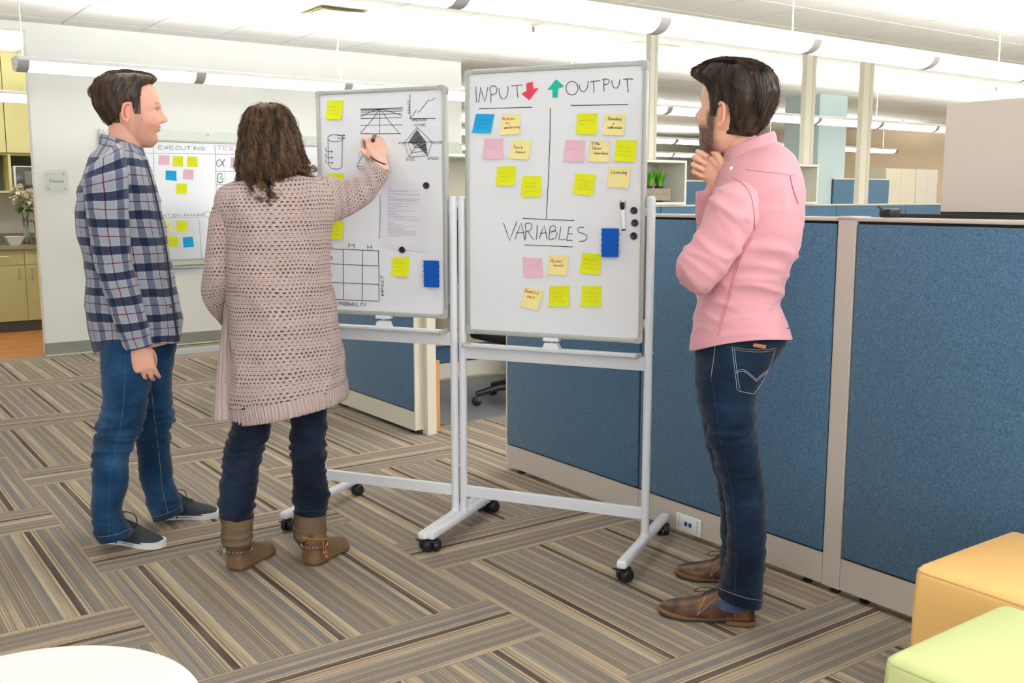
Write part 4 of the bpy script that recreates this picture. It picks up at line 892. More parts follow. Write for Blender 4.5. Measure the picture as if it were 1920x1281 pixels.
def sheet(F, q, yoff, label, txt=None):
    P = [F.loc(*p) for p in q]; b = MB(); n = 5; vs = []
    for j in range(n+1):
        for i in range(n+1):
            u, v = i/n, j/n; x = (P[0][0]*(1-u)+P[1][0]*u)*(1-v)+(P[3][0]*(1-u)+P[2][0]*u)*v; z = (P[0][1]*(1-u)+P[1][1]*u)*(1-v)+(P[3][1]*(1-u)+P[2][1]*u)*v
            vs.append((x, YB-yoff-.0010*math.sin(u*3.1)-.002*v*u, z))
    k = n+1; fs = [(j*k+i, (j+1)*k+i, (j+1)*k+i+1, j*k+i+1) for j in range(n) for i in range(n)]
    b.add(vs, fs); b.add([(x, y+.0003, z) for x, y, z in vs], [f[::-1] for f in fs]); o = onboard(F, b.build('paper_sheet', PAP, None, 'all')); tag(o, label, 'paper', 'papers pinned to the left whiteboard')
    return o
sheet(F1, ((716,338),(804,342),(801,473),(713,462)), .0008, 'rear white paper sheet of the pair pinned to the left whiteboard')
o = sheet(F1, ((722,340),(798,343),(795,466),(719,458)), .0024, 'front white printed sheet pinned by two magnets on the left whiteboard')
b = MB(); rn = random.Random(11)
rows = [(352.5,.08,1)]+[(y, l, 0) for y, l in ((356.5,.7),(358.5,.42),(363,.7),(365,.7))]+[(369,.16,1)]+[(y, l, 0) for y, l in ((372,.7),(374,.68),(376,.62),(381,.68),(384,.3),(386.5,.46),(389,.3),(391,.18),(394.5,.62),(397,.2),(399,.18),(402,.3),(405.5,.7),(408,.36),(411.5,.7))]+[(418,.14,1)]+[(y, l, 0) for y, l in ((421,.3),(424,.62),(427,.42),(430,.34),(433,.62),(436,.62),(439.5,.62),(442,.3))]
for y, l, bold in rows:
    x = 728.; ex = 728+l*86
    while x < ex:
        e = min(ex, x+rn.uniform(2, 7)); ribbon(b, [F1.loc(x, y+(x-728)*.03), F1.loc(e, y+(e-728)*.03)], .0022 if bold else .0013, YB-.0056); x = e+.8
b.build('printed_text', TXT, o)
# ================================================================== PEOPLE: ENGINE
def vnoise(x, y, seed=0):
    x = np.asarray(x, float); y = np.asarray(y, float); xi = np.floor(x).astype(int); yi = np.floor(y).astype(int); fx = x-xi; fy = y-yi
    def h(a, b): n = (a*374761393+b*668265263+seed*1442695041) & 0xffffffff; n = ((n ^ (n >> 13))*1274126177) & 0xffffffff; return ((n ^ (n >> 16)) & 0xffff)/65535.
    sx = fx*fx*(3-2*fx); sy = fy*fy*(3-2*fy)
    return (h(xi, yi)*(1-sx)+h(xi+1, yi)*sx)*(1-sy)+(h(xi, yi+1)*(1-sx)+h(xi+1, yi+1)*sx)*sy
def crom(P, n):
    """Catmull-Rom resample of rows P (k x m) into n rows"""
    P = np.asarray(P, float); k = len(P); Q = np.vstack([2*P[0]-P[1], P, 2*P[-1]-P[-2]]); out = []
    for i in range(n):
        s = (k-1)*i/(n-1); j = min(int(s), k-2); t = s-j; p0, p1, p2, p3 = Q[j], Q[j+1], Q[j+2], Q[j+3]
        out.append(.5*((2*p1)+(-p0+p2)*t+(2*p0-5*p1+4*p2-p3)*t*t+(-p0+3*p1-3*p2+p3)*t**3))
    return np.array(out)
class Body:
    """vertical plane through a standing person, facing the camera; turns silhouette points into real points"""
    def __init__(s, x, y):
        s.p0 = np.array([x, y, 0.]); l = math.hypot(x, y); s.n = np.array([x/l, y/l, 0.]); s.r = np.array([s.n[1], -s.n[0], 0.])
    def W(s, px, py, d=0.): return on_plane(px, py, s.p0+s.n*d, s.n)
def wrinkle(kind, u, v, seed, amp):
    """u around (m), v along (m)"""
    if kind == 'shirt': f = (7, 12); an = .5
    elif kind == 'oxford': f = (8, 18); an = .8
    elif kind == 'jeans': f = (7, 34); an = .35
    elif kind == 'knit': f = (7, 5); an = .3
    else: f = (8, 14); an = .4
    w1 = vnoise(u*6, v*6, seed+5)*.25; a = vnoise(u*f[0]+v*f[1]*an+w1*3, v*f[1]-u*f[0]*an*.5+w1*4, seed)
    b = vnoise(u*f[0]*1.7-v*f[1]*.6+w1*5, v*f[1]*1.6+w1*3, seed+9)
    r = 1-np.abs(2*a-1); r2 = 1-np.abs(2*b-1)
    return amp*((r**2-.45)+.5*(r2**2-.45))
def loft(rings, n=72, m=40, kind=None, amp=0., seed=0, ampf=None, expo=2.3, cap0=False, cap1=False, up=None, seamv=0., hem=0., hem0=0., fn=None):
    """rings: list of (L point, R point, half depth, depth axis n) -> verts, faces, uvs. L/R are 3-D points of the silhouette."""
    C = []; 
    for L, R, t, ax in rings: L = np.array(L); R = np.array(R); C.append(np.concatenate([(L+R)/2, (R-L)/2, np.array(ax)*t]))
    D = crom(C, m); V = np.zeros((m, n, 3)); th = np.linspace(0, 2*math.pi, n, endpoint=False)
    cs = np.sign(np.cos(th))*np.abs(np.cos(th))**(2/expo); sn = np.sign(np.sin(th))*np.abs(np.sin(th))**(2/expo)
    ln = np.concatenate([[0], np.cumsum(np.linalg.norm(np.diff(D[:, :3], axis=0), axis=1))])
    per = np.mean([math.pi*(np.linalg.norm(d[3:6])+np.linalg.norm(d[6:9])) for d in D])
    for i in range(m):
        c, a, b = D[i, :3], D[i, 3:6], D[i, 6:9]; V[i] = c+np.outer(cs, a)+np.outer(sn, b)
    # outward normals
    dt = np.roll(V, -1, 1)-np.roll(V, 1, 1); dv = np.gradient(V, axis=0); nr = np.cross(dt, dv); nr /= (np.linalg.norm(nr, axis=2, keepdims=True)+1e-9)
    out = V-D[:, None, :3]; sg = np.sign((nr*out).sum(2, keepdims=True).mean()); nr *= sg if sg != 0 else 1
    U = np.tile(th/(2*math.pi)*per, (m, 1)); VV = np.tile(ln[:, None], (1, n))
    if kind and amp:
        # blend across the seam so the pattern closes
        wv = wrinkle(kind, U, VV, seed, amp); wv2 = wrinkle(kind, U-per, VV, seed, amp); k = np.clip((U/per-.85)/.15, 0, 1); wv = wv*(1-k)+wv2*k
        if ampf is not None: wv = wv*np.array([ampf(x/ln[-1]) for x in ln])[:, None]
        V = V+nr*wv[:, :, None]
    if fn is not None: V = fn(V, nr, th, ln/ln[-1])
    vs = V.reshape(-1, 3); fs = []; uv = []
    for i in range(m-1):
        for j in range(n):
            j2 = (j+1) % n; fs.append((i*n+j, i*n+j2, (i+1)*n+j2, (i+1)*n+j))
            u0, u1 = th[j]/(2*math.pi)*per, (th[j]+2*math.pi/n)/(2*math.pi)*per; uv.append([(u0, ln[i]), (u1, ln[i]), (u1, ln[i+1]), (u0, ln[i+1])])
    vs = [tuple(p) for p in vs]
    def extra(i0, sgn):      # folded hem
        b0 = len(vs); c = D[i0, :3]; ring = V[i0]
        for k, (q, s2) in enumerate(((.985, 0), (.955, 1))):
            for j in range(n):
                p = c+(ring[j]-c)*q; p = p-(D[i0, :3]-D[i0-1 if sgn > 0 else i0+1, :3])/np.linalg.norm(D[i0, :3]-D[i0-1 if sgn > 0 else i0+1, :3])*.012*s2; vs.append(tuple(p))
        for j in range(n):
            j2 = (j+1) % n; fs.append((i0*n+j, i0*n+j2, b0+j2, b0+j)); uv.append([(0, 0)]*4); fs.append((b0+j, b0+j2, b0+n+j2, b0+n+j)); uv.append([(0, 0)]*4)
    if hem: extra(m-1, 1)
    if hem0: extra(0, -1)
    if cap0: b0 = len(vs); vs.append(tuple(D[0, :3])); [(fs.append((b0, (j+1) % n, j)), uv.append([(0, 0)]*3)) for j in range(n)]
    if cap1: b0 = len(vs); vs.append(tuple(D[-1, :3])); [(fs.append((b0, (m-1)*n+j, (m-1)*n+(j+1) % n)), uv.append([(0, 0)]*3)) for j in range(n)]
    return vs, fs, uv
def rings_px(B, data):
    """data rows: (xL,yL,xR,yR,half depth,d) """
    out = []
    for r in data:
        xl, yl, xr, yr, t, d = r[:6]; out.append((B.W(xl, yl, d), B.W(xr, yr, d), t, B.n))
    return out
def shrink(rings, k):
    out = []
    for L, R, t, ax in rings:
        L = np.array(L); R = np.array(R); c = (L+R)/2; h = (R-L)/2; l = np.linalg.norm(h); s = max(.3, (l-k)/l); out.append((c-h*s, c+h*s, max(.02, t-k), ax))
    return out
def chain(pts, radii, sub=4, n=14):
    """closed tapered tube with round ends through pts"""
    P = crom(np.column_stack([np.array(pts), np.array(radii)]), (len(pts)-1)*sub+1)
    t0 = P[0, :3]-P[1, :3]; t0 /= np.linalg.norm(t0)+1e-9; t1 = P[-1, :3]-P[-2, :3]; t1 /= np.linalg.norm(t1)+1e-9
    a = [np.append(P[0, :3]+t0*P[0, 3]*s, P[0, 3]*c) for s, c in ((.92, .35), (.7, .7), (.38, .92))]
    b = [np.append(P[-1, :3]+t1*P[-1, 3]*s, P[-1, 3]*c) for s, c in ((.38, .92), (.7, .7), (.92, .35))]
    P = np.vstack([a, P, b]); mb = MB(); mb.tube([Vector(p[:3]) for p in P], [float(p[3]) for p in P], n); return mb.v, mb.f
def hand_parts(M, curls, thumb, s=1., spread=.06):
    """M: wrist frame (X thumb side, Y palm side, Z towards the fingertips). curls: per finger (a1,a2,a3) in degrees."""
    P = []
    def T(p): return np.array(M @ Vector((p[0]*s, p[1]*s, p[2]*s)))
    # palm: closed loft from wrist to knuckles
    secs = [(-.05, .0, .026, .019), (-.02, .0, .026, .018), (.0, 0, .027, .0175), (.02, .002, .034, .017), (.045, .002, .040, .0165), (.07, .001, .042, .015), (.088, 0, .040, .013), (.098, .001, .034, .009)]
    mb = MB(); n = 24; vs = []; fs = []
    for z, y, a, b in secs:
        for k in range(n):
            t = 2*math.pi*k/n; c, q = math.cos(t), math.sin(t); vs.append(T((math.copysign(abs(c)**.8, c)*a, y+math.copysign(abs(q)**.8, q)*b, z)))
    for i in range(len(secs)-1):
        for k in range(n): fs.append((i*n+k, i*n+(k+1) % n, (i+1)*n+(k+1) % n, (i+1)*n+k))
    fs.append(list(range(n))[::-1]); fs.append([(len(secs)-1)*n+k for k in range(n)]); P.append((vs, fs))
    bx = [.031, .0105, -.0105, -.030]; bz = [.088, .092, .088, .079]; L = [.074, .082, .076, .060]; R = [.0093, .0095, .009, .0080]
    for i in range(4):
        ang = 0; p = np.array([bx[i], 0, bz[i]-.006]); pts = [p-np.array([0, 0, .018]), p]; rad = [R[i]*1.05, R[i]*1.08]; sx = (1.5-i)*spread
        for j, f in enumerate((.45, .31, .24)):
            ang += math.radians(curls[i][j]); d = np.array([math.sin(sx)*math.cos(ang), math.sin(ang), math.cos(ang)*math.cos(sx)]); p = p+d*L[i]*f; pts.append(p); rad.append(R[i]*(.97, .90, .78)[j])
        P.append(chain([T(q) for q in pts], [r*s for r in rad]))
    pts = [np.array(q) for q in thumb]; P.append(chain([T(q) for q in pts], [r*s for r in (.016, .0145, .0115, .0105, .0088)[:len(pts)]]))
    P.append(chain([T((.012, .004, .01)), T((.026, .010, .035)), T((.030, .008, .06))], [.017*s, .016*s, .012*s]))
    return P
HEADT = np.array([  # t, F, B, W, expo
 (0.00, .052, .012, .020), (.03, .060, -.012, .034), (.08, .067, -.030, .045), (.14, .071, -.045, .053), (.20, .072, -.058, .059), (.27, .078, -.068, .063), (.34, .080, -.078, .067), (.42, .079, -.087, .0705),
 (.50, .079, -.094, .0725), (.58, .0845, -.099, .074), (.66, .084, -.101, .0755), (.74, .080, -.101, .0755), (.82, .070, -.096, .072), (.89, .053, -.084, .062), (.95, .030, -.063, .045), (.985, .008, -.042, .026), (1.0, -.010, -.028, .010)])
def head_surface(m=110, n=160, Hh=.232, tab=None, face=True, male=1.):
    tab = HEADT if tab is None else tab; ts = np.linspace(0, 1, m)**1.0; V = np.zeros((m, n, 3)); th = np.linspace(-math.pi, math.pi, n, endpoint=False)
    th = th-.28*np.sin(th)*0-0.0; th = th-.35*np.sin(th)  # denser towards the face
    for i, t in enumerate(ts):
        F, B, W = (np.interp(t, tab[:, 0], tab[:, k]) for k in (1, 2, 3)); c = (F+B)/2; xr = (F-B)/2; 
        e = 2.25 if t > .3 else 2.0
        co, si = np.cos(th), np.sin(th); x = c+np.sign(co)*np.abs(co)**(2/e)*xr; y = np.sign(si)*np.abs(si)**(2/e)*W*1.0
        if face:
            fr = np.clip((x-.02)/.05, 0, 1)
            g = lambda a, s: np.exp(-((y-a)/s)**2); gt = lambda a, s: math.exp(-((t-a)/s)**2)
            nose = np.interp(t, [.33, .355, .375, .41, .46, .52, .57, .62], [0, .016, .029, .030, .021, .011, .004, 0]); ns = np.interp(t, [.34, .38, .45, .55], [.0145, .013, .0085, .007])
            x = x+fr*(nose*g(0, ns)+.010*gt(.375, .028)*(g(.013, .006)+g(-.013, .006)))
            x = x-fr*.0085*gt(.505, .050)*(g(.031, .016)+g(-.031, .016))        # sockets
            x = x+fr*.0042*gt(.575, .028)*(g(.028, .022)+g(-.028, .022))*male     # brow
            x = x+fr*(.0060*gt(.292, .018)+.0065*gt(.246, .018))*g(0, .021)-fr*.0035*gt(.27, .008)*g(0, .024)  # lips
            x = x-fr*.004*gt(.20, .02)*g(0, .03)+fr*.004*gt(.10, .05)*g(0, .026)
            x = x+fr*.004*gt(.40, .06)*(g(.042, .018)+g(-.042, .018))             # cheeks
        V[i, :, 0] = x; V[i, :, 1] = y; V[i, :, 2] = t*Hh
    vs = [tuple(p) for p in V.reshape(-1, 3)]; fs = [(i*n+j, i*n+(j+1) % n, (i+1)*n+(j+1) % n, (i+1)*n+j) for i in range(m-1) for j in range(n)]
    fs.append(list(range(n))[::-1]); fs.append([(m-1)*n+j for j in range(n)]); return vs, fs
def ear_parts(s=1., Hh=.232):
    P = []
    for sy in (-1, 1):
        out = []
        for a in range(-60, 235, 18):
            r = math.radians(a); out.append(np.array([-.004-.014*math.cos(math.pi-r)*1.0-.002*math.sin(r), sy*(.078+.006*(math.cos(math.pi-r)*-.3+.5)+.006), (.482*Hh)+.027*math.sin(r)+.004]))
        out = [np.array([-.030+.0155*math.cos(math.radians(a))+(.003*math.sin(math.radians(a))), sy*(.0765+.009*(1-math.cos(math.radians(a)))/2+.003), .462*Hh+.0275*math.sin(math.radians(a))]) for a in range(55, 290, 20)]
        P.append(chain(out, [.0038]+[.0042]*(len(out)-3)+[.0055, .0065], sub=2, n=10))
        P.append(chain([np.array([-.027, sy*.071, .462*Hh+.014]), np.array([-.030, sy*.074, .462*Hh]), np.array([-.027, sy*.073, .462*Hh-.016])], [.010, .0115, .010], sub=3, n=12))
    return P
def head_matrix(pos, fwd, up=(0, 0, 1), s=1.):
    f = Vector(fwd).normalized(); u = Vector(up).normalized(); y = u.cross(f).normalized(); u = f.cross(y).normalized()
    return Matrix(((f.x*s, y.x*s, u.x*s*1.07, pos[0]), (f.y*s, y.y*s, u.y*s*1.07, pos[1]), (f.z*s, y.z*s, u.z*s*1.07, pos[2]), (0, 0, 0, 1)))
def remesh(parts, voxel, name, m, smooth_it=2):
    vs = []; fs = []
    for a, b in parts: o = len(vs); vs += [tuple(p) for p in a]; fs += [[o+i for i in f] for f in b]
    me = bpy.data.meshes.new(name+'_src'); me.from_pydata(vs, [], fs); me.update()
    bm = bmesh.new(); bm.from_mesh(me); bmesh.ops.recalc_face_normals(bm, faces=bm.faces[:]); bm.to_mesh(me); bm.free()
    o = bpy.data.objects.new(name+'_src', me); COL.objects.link(o); md = o.modifiers.new('r', 'REMESH'); md.mode = 'VOXEL'; md.voxel_size = voxel; md.use_smooth_shade = True
    if smooth_it: sm = o.modifiers.new('s', 'SMOOTH'); sm.factor = .5; sm.iterations = smooth_it
    dg = bpy.context.evaluated_depsgraph_get(); out = bpy.data.meshes.new_from_object(o.evaluated_get(dg)); bpy.data.objects.remove(o)
    out.name = name; out.materials.clear(); out.materials.append(m); out.shade_smooth(); ob = bpy.data.objects.new(name, out); COL.objects.link(ob); return ob
def vert_colors(ob, fn):
    me = ob.data; n = len(me.vertices); co = np.zeros(n*3); me.vertices.foreach_get('co', co); co = co.reshape(-1, 3); c = fn(co); a = me.color_attributes.new('Col', 'FLOAT_COLOR', 'POINT')
    a.data.foreach_set('color', np.column_stack([c, np.ones(n)]).ravel())
def linv(c): return np.array(lin(c)[:3])
def skin_mat():
    m, nt, b = newmat('skin'); at = N(nt, 'ShaderNodeAttribute', attribute_name='Col'); nt.links.new(at.outputs['Color'], b.inputs['Base Color']); b.inputs['Roughness'].default_value = .5; b.inputs['Specular IOR Level'].default_value = .35
    b.inputs['Subsurface Weight'].default_value = .12; b.inputs['Subsurface Radius'].default_value = (.01, .004, .002); b.inputs['Subsurface Scale'].default_value = 1
    tc = N(nt, 'ShaderNodeTexCoord'); n2 = N(nt, 'ShaderNodeTexNoise'); n2.inputs['Scale'].default_value = 350; nt.links.new(tc.outputs['Object'], n2.inputs['Vector'])
    bp = N(nt, 'ShaderNodeBump'); bp.inputs['Strength'].default_value = .12; bp.inputs['Distance'].default_value = .001; nt.links.new(n2.outputs['Fac'], bp.inputs['Height']); nt.links.new(bp.outputs[0], b.inputs['Normal']); return m
SKIN = skin_mat()
def skin_colors(co, M, skin, beard=0., beardcol=(70, 52, 44), scalp=None, red=(1.1, .86, .84), hl=None, Hh=.232, excl=None):
    inv = np.array(M.inverted()); h = co@inv[:3, :3].T+inv[:3, 3]; x, y, t = h[:, 0], np.abs(h[:, 1]), h[:, 2]/Hh
    base = linv(skin); c = np.tile(base, (len(co), 1)); ishead = (t > -.15) & (t < 1.1) & (np.abs(x) < .14) & (y < .11)
    nz = vnoise(h[:, 1]*60, h[:, 2]*60, 3)*.08-.04; c = c*(1+nz)[:, None]
    def mixin(mask, col): nonlocal c; mask = np.clip(mask, 0, 1)[:, None]; c = c*(1-mask)+np.array(col)*mask
    ear = ishead*np.exp(-(((x+.030)/.02)**2+((t-.462)/.16)**2))*(y > .073); mixin(ear*.55, base*np.array((1.12, .70, .66)))
    mixin(ishead*np.exp(-((t-.38)/.06)**2)*np.exp(-(y/.02)**2)*(x > .085)*.5, base*np.array((1.1, .78, .74)))
    mixin(ishead*np.exp(-((t-.37)/.1)**2)*np.exp(-((y-.04)/.025)**2)*(x > .03)*.35, base*np.array((1.12, .80, .78)))
    mixin(ishead*np.exp(-((t-.268)/.026)**4)*np.exp(-(y/.024)**4)*(x > .07)*.8, base*np.array((.95, .50, .48)))
    mixin(ishead*np.exp(-((t-.605)/.018)**2)*((y > .012) & (y < .052))*(x > .055)*.75, np.array(linv(beardcol)))   # eyebrows
    mixin(ishead*np.exp(-((t-.535)/.010)**2)*((y > .018) & (y < .044))*(x > .06)*.6, np.array(linv(beardcol)))    # lash line
    if beard:
        jaw = np.clip((.37-t)/.10, 0, 1)*np.clip((x+.030-t*.04)/.03, 0, 1)*(t > .0)*(x < np.interp(t, HEADT[:, 0], HEADT[:, 1])+.010)*(y < .078)
        sb = np.clip((.50-t)/.05, 0, 1)*np.clip((x+.012)/.01, 0, 1)*np.clip((.030-x)/.014, 0, 1)*(y > .05)
        cheek = np.clip((x-.02)/.03, 0, 1)*np.clip((t-.18-(.05-y)*0)/.08, 0, 1)*np.clip((.052-np.abs(y-.02))/.02, 0, 1)*(t > .30)
        b_ = np.maximum(jaw, sb)*(1-cheek*.6); F_, B__, W__ = (np.interp(t, HEADT[:, 0], HEADT[:, k_]) for k_ in (1, 2, 3)); b_ = b_*((np.abs((x-(F_+B__)/2)/((F_-B__)/2))**2.1+(y/W__)**2.1) < 1.28); lip = np.exp(-((t-.268)/.024)**4)*np.exp(-(y/.022)**4)*(x > .07); sp = .88+.24*(vnoise(h[:, 1]*400+h[:, 0]*300, h[:, 2]*400, 8)-.5)
        mixin(ishead*b_*(1-lip)*beard*sp, linv(beardcol))
    if scalp is not None and hl is not None: mixin(ishead*hl(x, y, t)*.9, linv(scalp))
    return np.clip(c, 0, 1)
def strands(guides, per, rad, seed, spread, kinky=0., freq=30, taper=.35, nseg=None, seg=3):
    """guides: list of arrays (k x 3). builds thin tubes following each guide with offset and waviness"""
    rn = np.random.RandomState(seed); mb = MB()
    for g in guides:
        g = crom(g, nseg or max(6, len(g)*3)); T = np.gradient(g, axis=0); T /= np.linalg.norm(T, axis=1, keepdims=True)+1e-9
        a = np.cross(T, [0.31, .2, .93]); a /= np.linalg.norm(a, axis=1, keepdims=True)+1e-9; b = np.cross(T, a); ln = np.linspace(0, 1, len(g)); arc_ = np.concatenate([[0], np.cumsum(np.linalg.norm(np.diff(g, axis=0), axis=1))])
        ph0 = rn.uniform(0, 6.28); f0 = freq*rn.uniform(.75, 1.3)
        for k in range(per):
            o = rn.normal(0, 1, 2)*spread; ph = ph0+rn.normal(0, .45); f = f0*rn.uniform(.96, 1.04); kk = kinky*rn.uniform(.5, 1.2)
            env = (1-.5*ln)[:, None]; P = g+a*o[0]*env+b*o[1]*env+(a*np.sin(arc_*f+ph)[:, None]+b*np.cos(arc_*f+ph)[:, None])*kk*(.10+1.6*ln**1.3)[:, None]
            r = rad*rn.uniform(.7, 1.3)*(1-(1-taper)*ln); mb.tube([Vector(p) for p in P], [float(q) for q in r], seg, cap=False)
    return mb
def hair_mat(name, c1, c2, rough=.42):
    m, nt, b = newmat(name); tc = N(nt, 'ShaderNodeTexCoord'); n = N(nt, 'ShaderNodeTexNoise'); n.inputs['Scale'].default_value = 1; n.inputs['Detail'].default_value = 4; mp = N(nt, 'ShaderNodeMapping'); mp.inputs['Scale'].default_value = (70, 70, 9); nt.links.new(tc.outputs['Object'], mp.inputs[0]); nt.links.new(mp.outputs[0], n.inputs['Vector'])
    cr = N(nt, 'ShaderNodeValToRGB'); e = cr.color_ramp.elements; e[0].position = .35; e[0].color = lin(c1); e[1].position = .68; e[1].color = lin(c2); nt.links.new(n.outputs['Fac'], cr.inputs[0]); nt.links.new(cr.outputs[0], b.inputs['Base Color'])
    b.inputs['Roughness'].default_value = rough; b.inputs['Specular IOR Level'].default_value = .4; return m
# ---- cloth materials
def ramp_const(nt, stops):
    cr = N(nt, 'ShaderNodeValToRGB'); cr.color_ramp.interpolation = 'CONSTANT'; e = cr.color_ramp.elements; e[0].position = stops[0][0]; e[0].color = lin(stops[0][1]); e[1].position = stops[1][0]; e[1].color = lin(stops[1][1])
    for p, c in stops[2:]: x = e.new(p); x.color = lin(c)
    return cr
def mth(nt, op, a, b=None, c=None):
    n = N(nt, 'ShaderNodeMath', operation=op)
    for i, v in enumerate((a, b, c)):
        if v is None: continue
        if isinstance(v, (int, float)): n.inputs[i].default_value = v
        else: nt.links.new(v, n.inputs[i])
    return n.outputs[0]
def plaid_mat():
    m, nt, b = newmat('plaid_flannel'); uv = N(nt, 'ShaderNodeUVMap'); uv.uv_map = 'UVMap'; sp = N(nt, 'ShaderNodeSeparateXYZ'); nt.links.new(uv.outputs[0], sp.inputs[0]); cols = []
    n0 = N(nt, 'ShaderNodeTexNoise'); n0.inputs['Scale'].default_value = 9; nt.links.new(uv.outputs[0], n0.inputs['Vector']); dn = mth(nt, 'MULTIPLY', mth(nt, 'SUBTRACT', n0.outputs['Fac'], .5), .014)
    for ax, P, off, st in ((0, .086, .02, [(0, (128, 134, 156)), (.32, (204, 206, 210)), (.38, (192, 196, 206)), (.64, (158, 86, 84)), (.672, (192, 196, 206)), (.94, (206, 206, 206))]), (1, .095, .03, [(0, (74, 84, 112)), (.32, (210, 212, 216)), (.38, (202, 205, 212)), (.62, (158, 80, 78)), (.66, (202, 205, 212)), (.94, (212, 212, 210))])):
        v = mth(nt, 'FRACT', mth(nt, 'DIVIDE', mth(nt, 'ADD', mth(nt, 'ADD', sp.outputs[ax], off), dn), P))
        cr = ramp_const(nt, st); nt.links.new(v, cr.inputs[0]); cols.append(cr)
    mx = N(nt, 'ShaderNodeMix', data_type='RGBA', blend_type='MULTIPLY'); mx.inputs[0].default_value = 1; nt.links.new(cols[0].outputs[0], mx.inputs[6]); nt.links.new(cols[1].outputs[0], mx.inputs[7])
    n1 = N(nt, 'ShaderNodeTexNoise'); n1.inputs['Scale'].default_value = 900; nt.links.new(uv.outputs[0], n1.inputs['Vector']); s = N(nt, 'ShaderNodeVectorMath', operation='SCALE'); nt.links.new(mx.outputs[2], s.inputs[0])
    nt.links.new(mth(nt, 'ADD', mth(nt, 'MULTIPLY', n1.outputs['Fac'], .5), .62), s.inputs['Scale']); nt.links.new(s.outputs[0], b.inputs['Base Color']); b.inputs['Roughness'].default_value = .9; b.inputs['Sheen Weight'].default_value = .2; b.inputs['Specular IOR Level'].default_value = .1
    bp = N(nt, 'ShaderNodeBump'); bp.inputs['Strength'].default_value = .2; bp.inputs['Distance'].default_value = .001; nt.links.new(n1.outputs['Fac'], bp.inputs['Height']); nt.links.new(bp.outputs[0], b.inputs['Normal']); return m
def knit_mat(name='openwork_knit', cell=.0135, holes=True, rib=False):
    m, nt, b = newmat(name); uv = N(nt, 'ShaderNodeUVMap'); uv.uv_map = 'UVMap'; sp = N(nt, 'ShaderNodeSeparateXYZ'); nt.links.new(uv.outputs[0], sp.inputs[0])
    nd = N(nt, 'ShaderNodeTexNoise'); nd.inputs['Scale'].default_value = 14; nt.links.new(uv.outputs[0], nd.inputs['Vector']); dd = mth(nt, 'MULTIPLY', mth(nt, 'SUBTRACT', nd.outputs['Fac'], .5), .012)
    U = mth(nt, 'ADD', sp.outputs[0], dd); V = mth(nt, 'ADD', sp.outputs[1], dd)
    yarn = N(nt, 'ShaderNodeTexNoise'); yarn.inputs['Scale'].default_value = 420; yarn.inputs['Detail'].default_value = 3; nt.links.new(uv.outputs[0], yarn.inputs['Vector'])
    base = lin((194, 172, 168)); dark = lin((66, 50, 50))
    if rib:
        w_ = mth(nt, 'SINE', mth(nt, 'MULTIPLY', U, 2*math.pi/.011)); hgt = mth(nt, 'MULTIPLY', w_, .5); fac = mth(nt, 'MULTIPLY', mth(nt, 'SUBTRACT', .0, w_), .22)
    else:
        row = mth(nt, 'FLOOR', mth(nt, 'DIVIDE', V, cell)); sh = mth(nt, 'MULTIPLY', mth(nt, 'MODULO', row, 2.), .5)
        fu = mth(nt, 'SUBTRACT', mth(nt, 'FRACT', mth(nt, 'ADD', mth(nt, 'DIVIDE', U, cell), sh)), .5); fv = mth(nt, 'SUBTRACT', mth(nt, 'FRACT', mth(nt, 'DIVIDE', V, cell)), .5)
        r = mth(nt, 'SQRT', mth(nt, 'ADD', mth(nt, 'MULTIPLY', fu, fu), mth(nt, 'MULTIPLY', mth(nt, 'MULTIPLY', fv, fv), 1.3)))
        grp = mth(nt, 'SINE', mth(nt, 'MULTIPLY', V, 2*math.pi/.075)); sz = mth(nt, 'ADD', .19, mth(nt, 'MULTIPLY', grp, .06))
        n3 = N(nt, 'ShaderNodeTexNoise'); n3.inputs['Scale'].default_value = 30; nt.links.new(uv.outputs[0], n3.inputs['Vector']); sz = mth(nt, 'ADD', sz, mth(nt, 'MULTIPLY', mth(nt, 'SUBTRACT', n3.outputs['Fac'], .5), .22))
        mr = N(nt, 'ShaderNodeMapRange'); nt.links.new(mth(nt, 'SUBTRACT', r, sz), mr.inputs[0]); mr.inputs[1].default_value = -.05; mr.inputs[2].default_value = .06; mr.inputs[3].default_value = 1; mr.inputs[4].default_value = 0
        fac = mth(nt, 'MULTIPLY', mr.outputs[0], .9); 
        lp = mth(nt, 'SINE', mth(nt, 'MULTIPLY', U, 2*math.pi/(cell/2))); lp2 = mth(nt, 'SINE', mth(nt, 'MULTIPLY', V, 2*math.pi/(cell/2)))
        hgt = mth(nt, 'SUBTRACT', mth(nt, 'ADD', mth(nt, 'MULTIPLY', lp, .2), mth(nt, 'MULTIPLY', lp2, .15)), mth(nt, 'MULTIPLY', mr.outputs[0], 1.2))
        fac = mth(nt, 'ADD', fac, mth(nt, 'MULTIPLY', mth(nt, 'SUBTRACT', 0., mth(nt, 'ADD', lp, lp2)), .05))
    fac = mth(nt, 'ADD', fac, mth(nt, 'MULTIPLY', mth(nt, 'SUBTRACT', yarn.outputs['Fac'], .5), .3)); cl = N(nt, 'ShaderNodeClamp'); nt.links.new(fac, cl.inputs[0])
    mx = N(nt, 'ShaderNodeMix', data_type='RGBA'); mx.inputs[6].default_value = base; mx.inputs[7].default_value = dark; nt.links.new(cl.outputs[0], mx.inputs[0]); nt.links.new(mx.outputs[2], b.inputs['Base Color'])
    h2 = mth(nt, 'ADD', hgt, mth(nt, 'MULTIPLY', yarn.outputs['Fac'], .5)); bp = N(nt, 'ShaderNodeBump'); bp.inputs['Strength'].default_value = .9; bp.inputs['Distance'].default_value = .004; nt.links.new(h2, bp.inputs['Height']); nt.links.new(bp.outputs[0], b.inputs['Normal'])
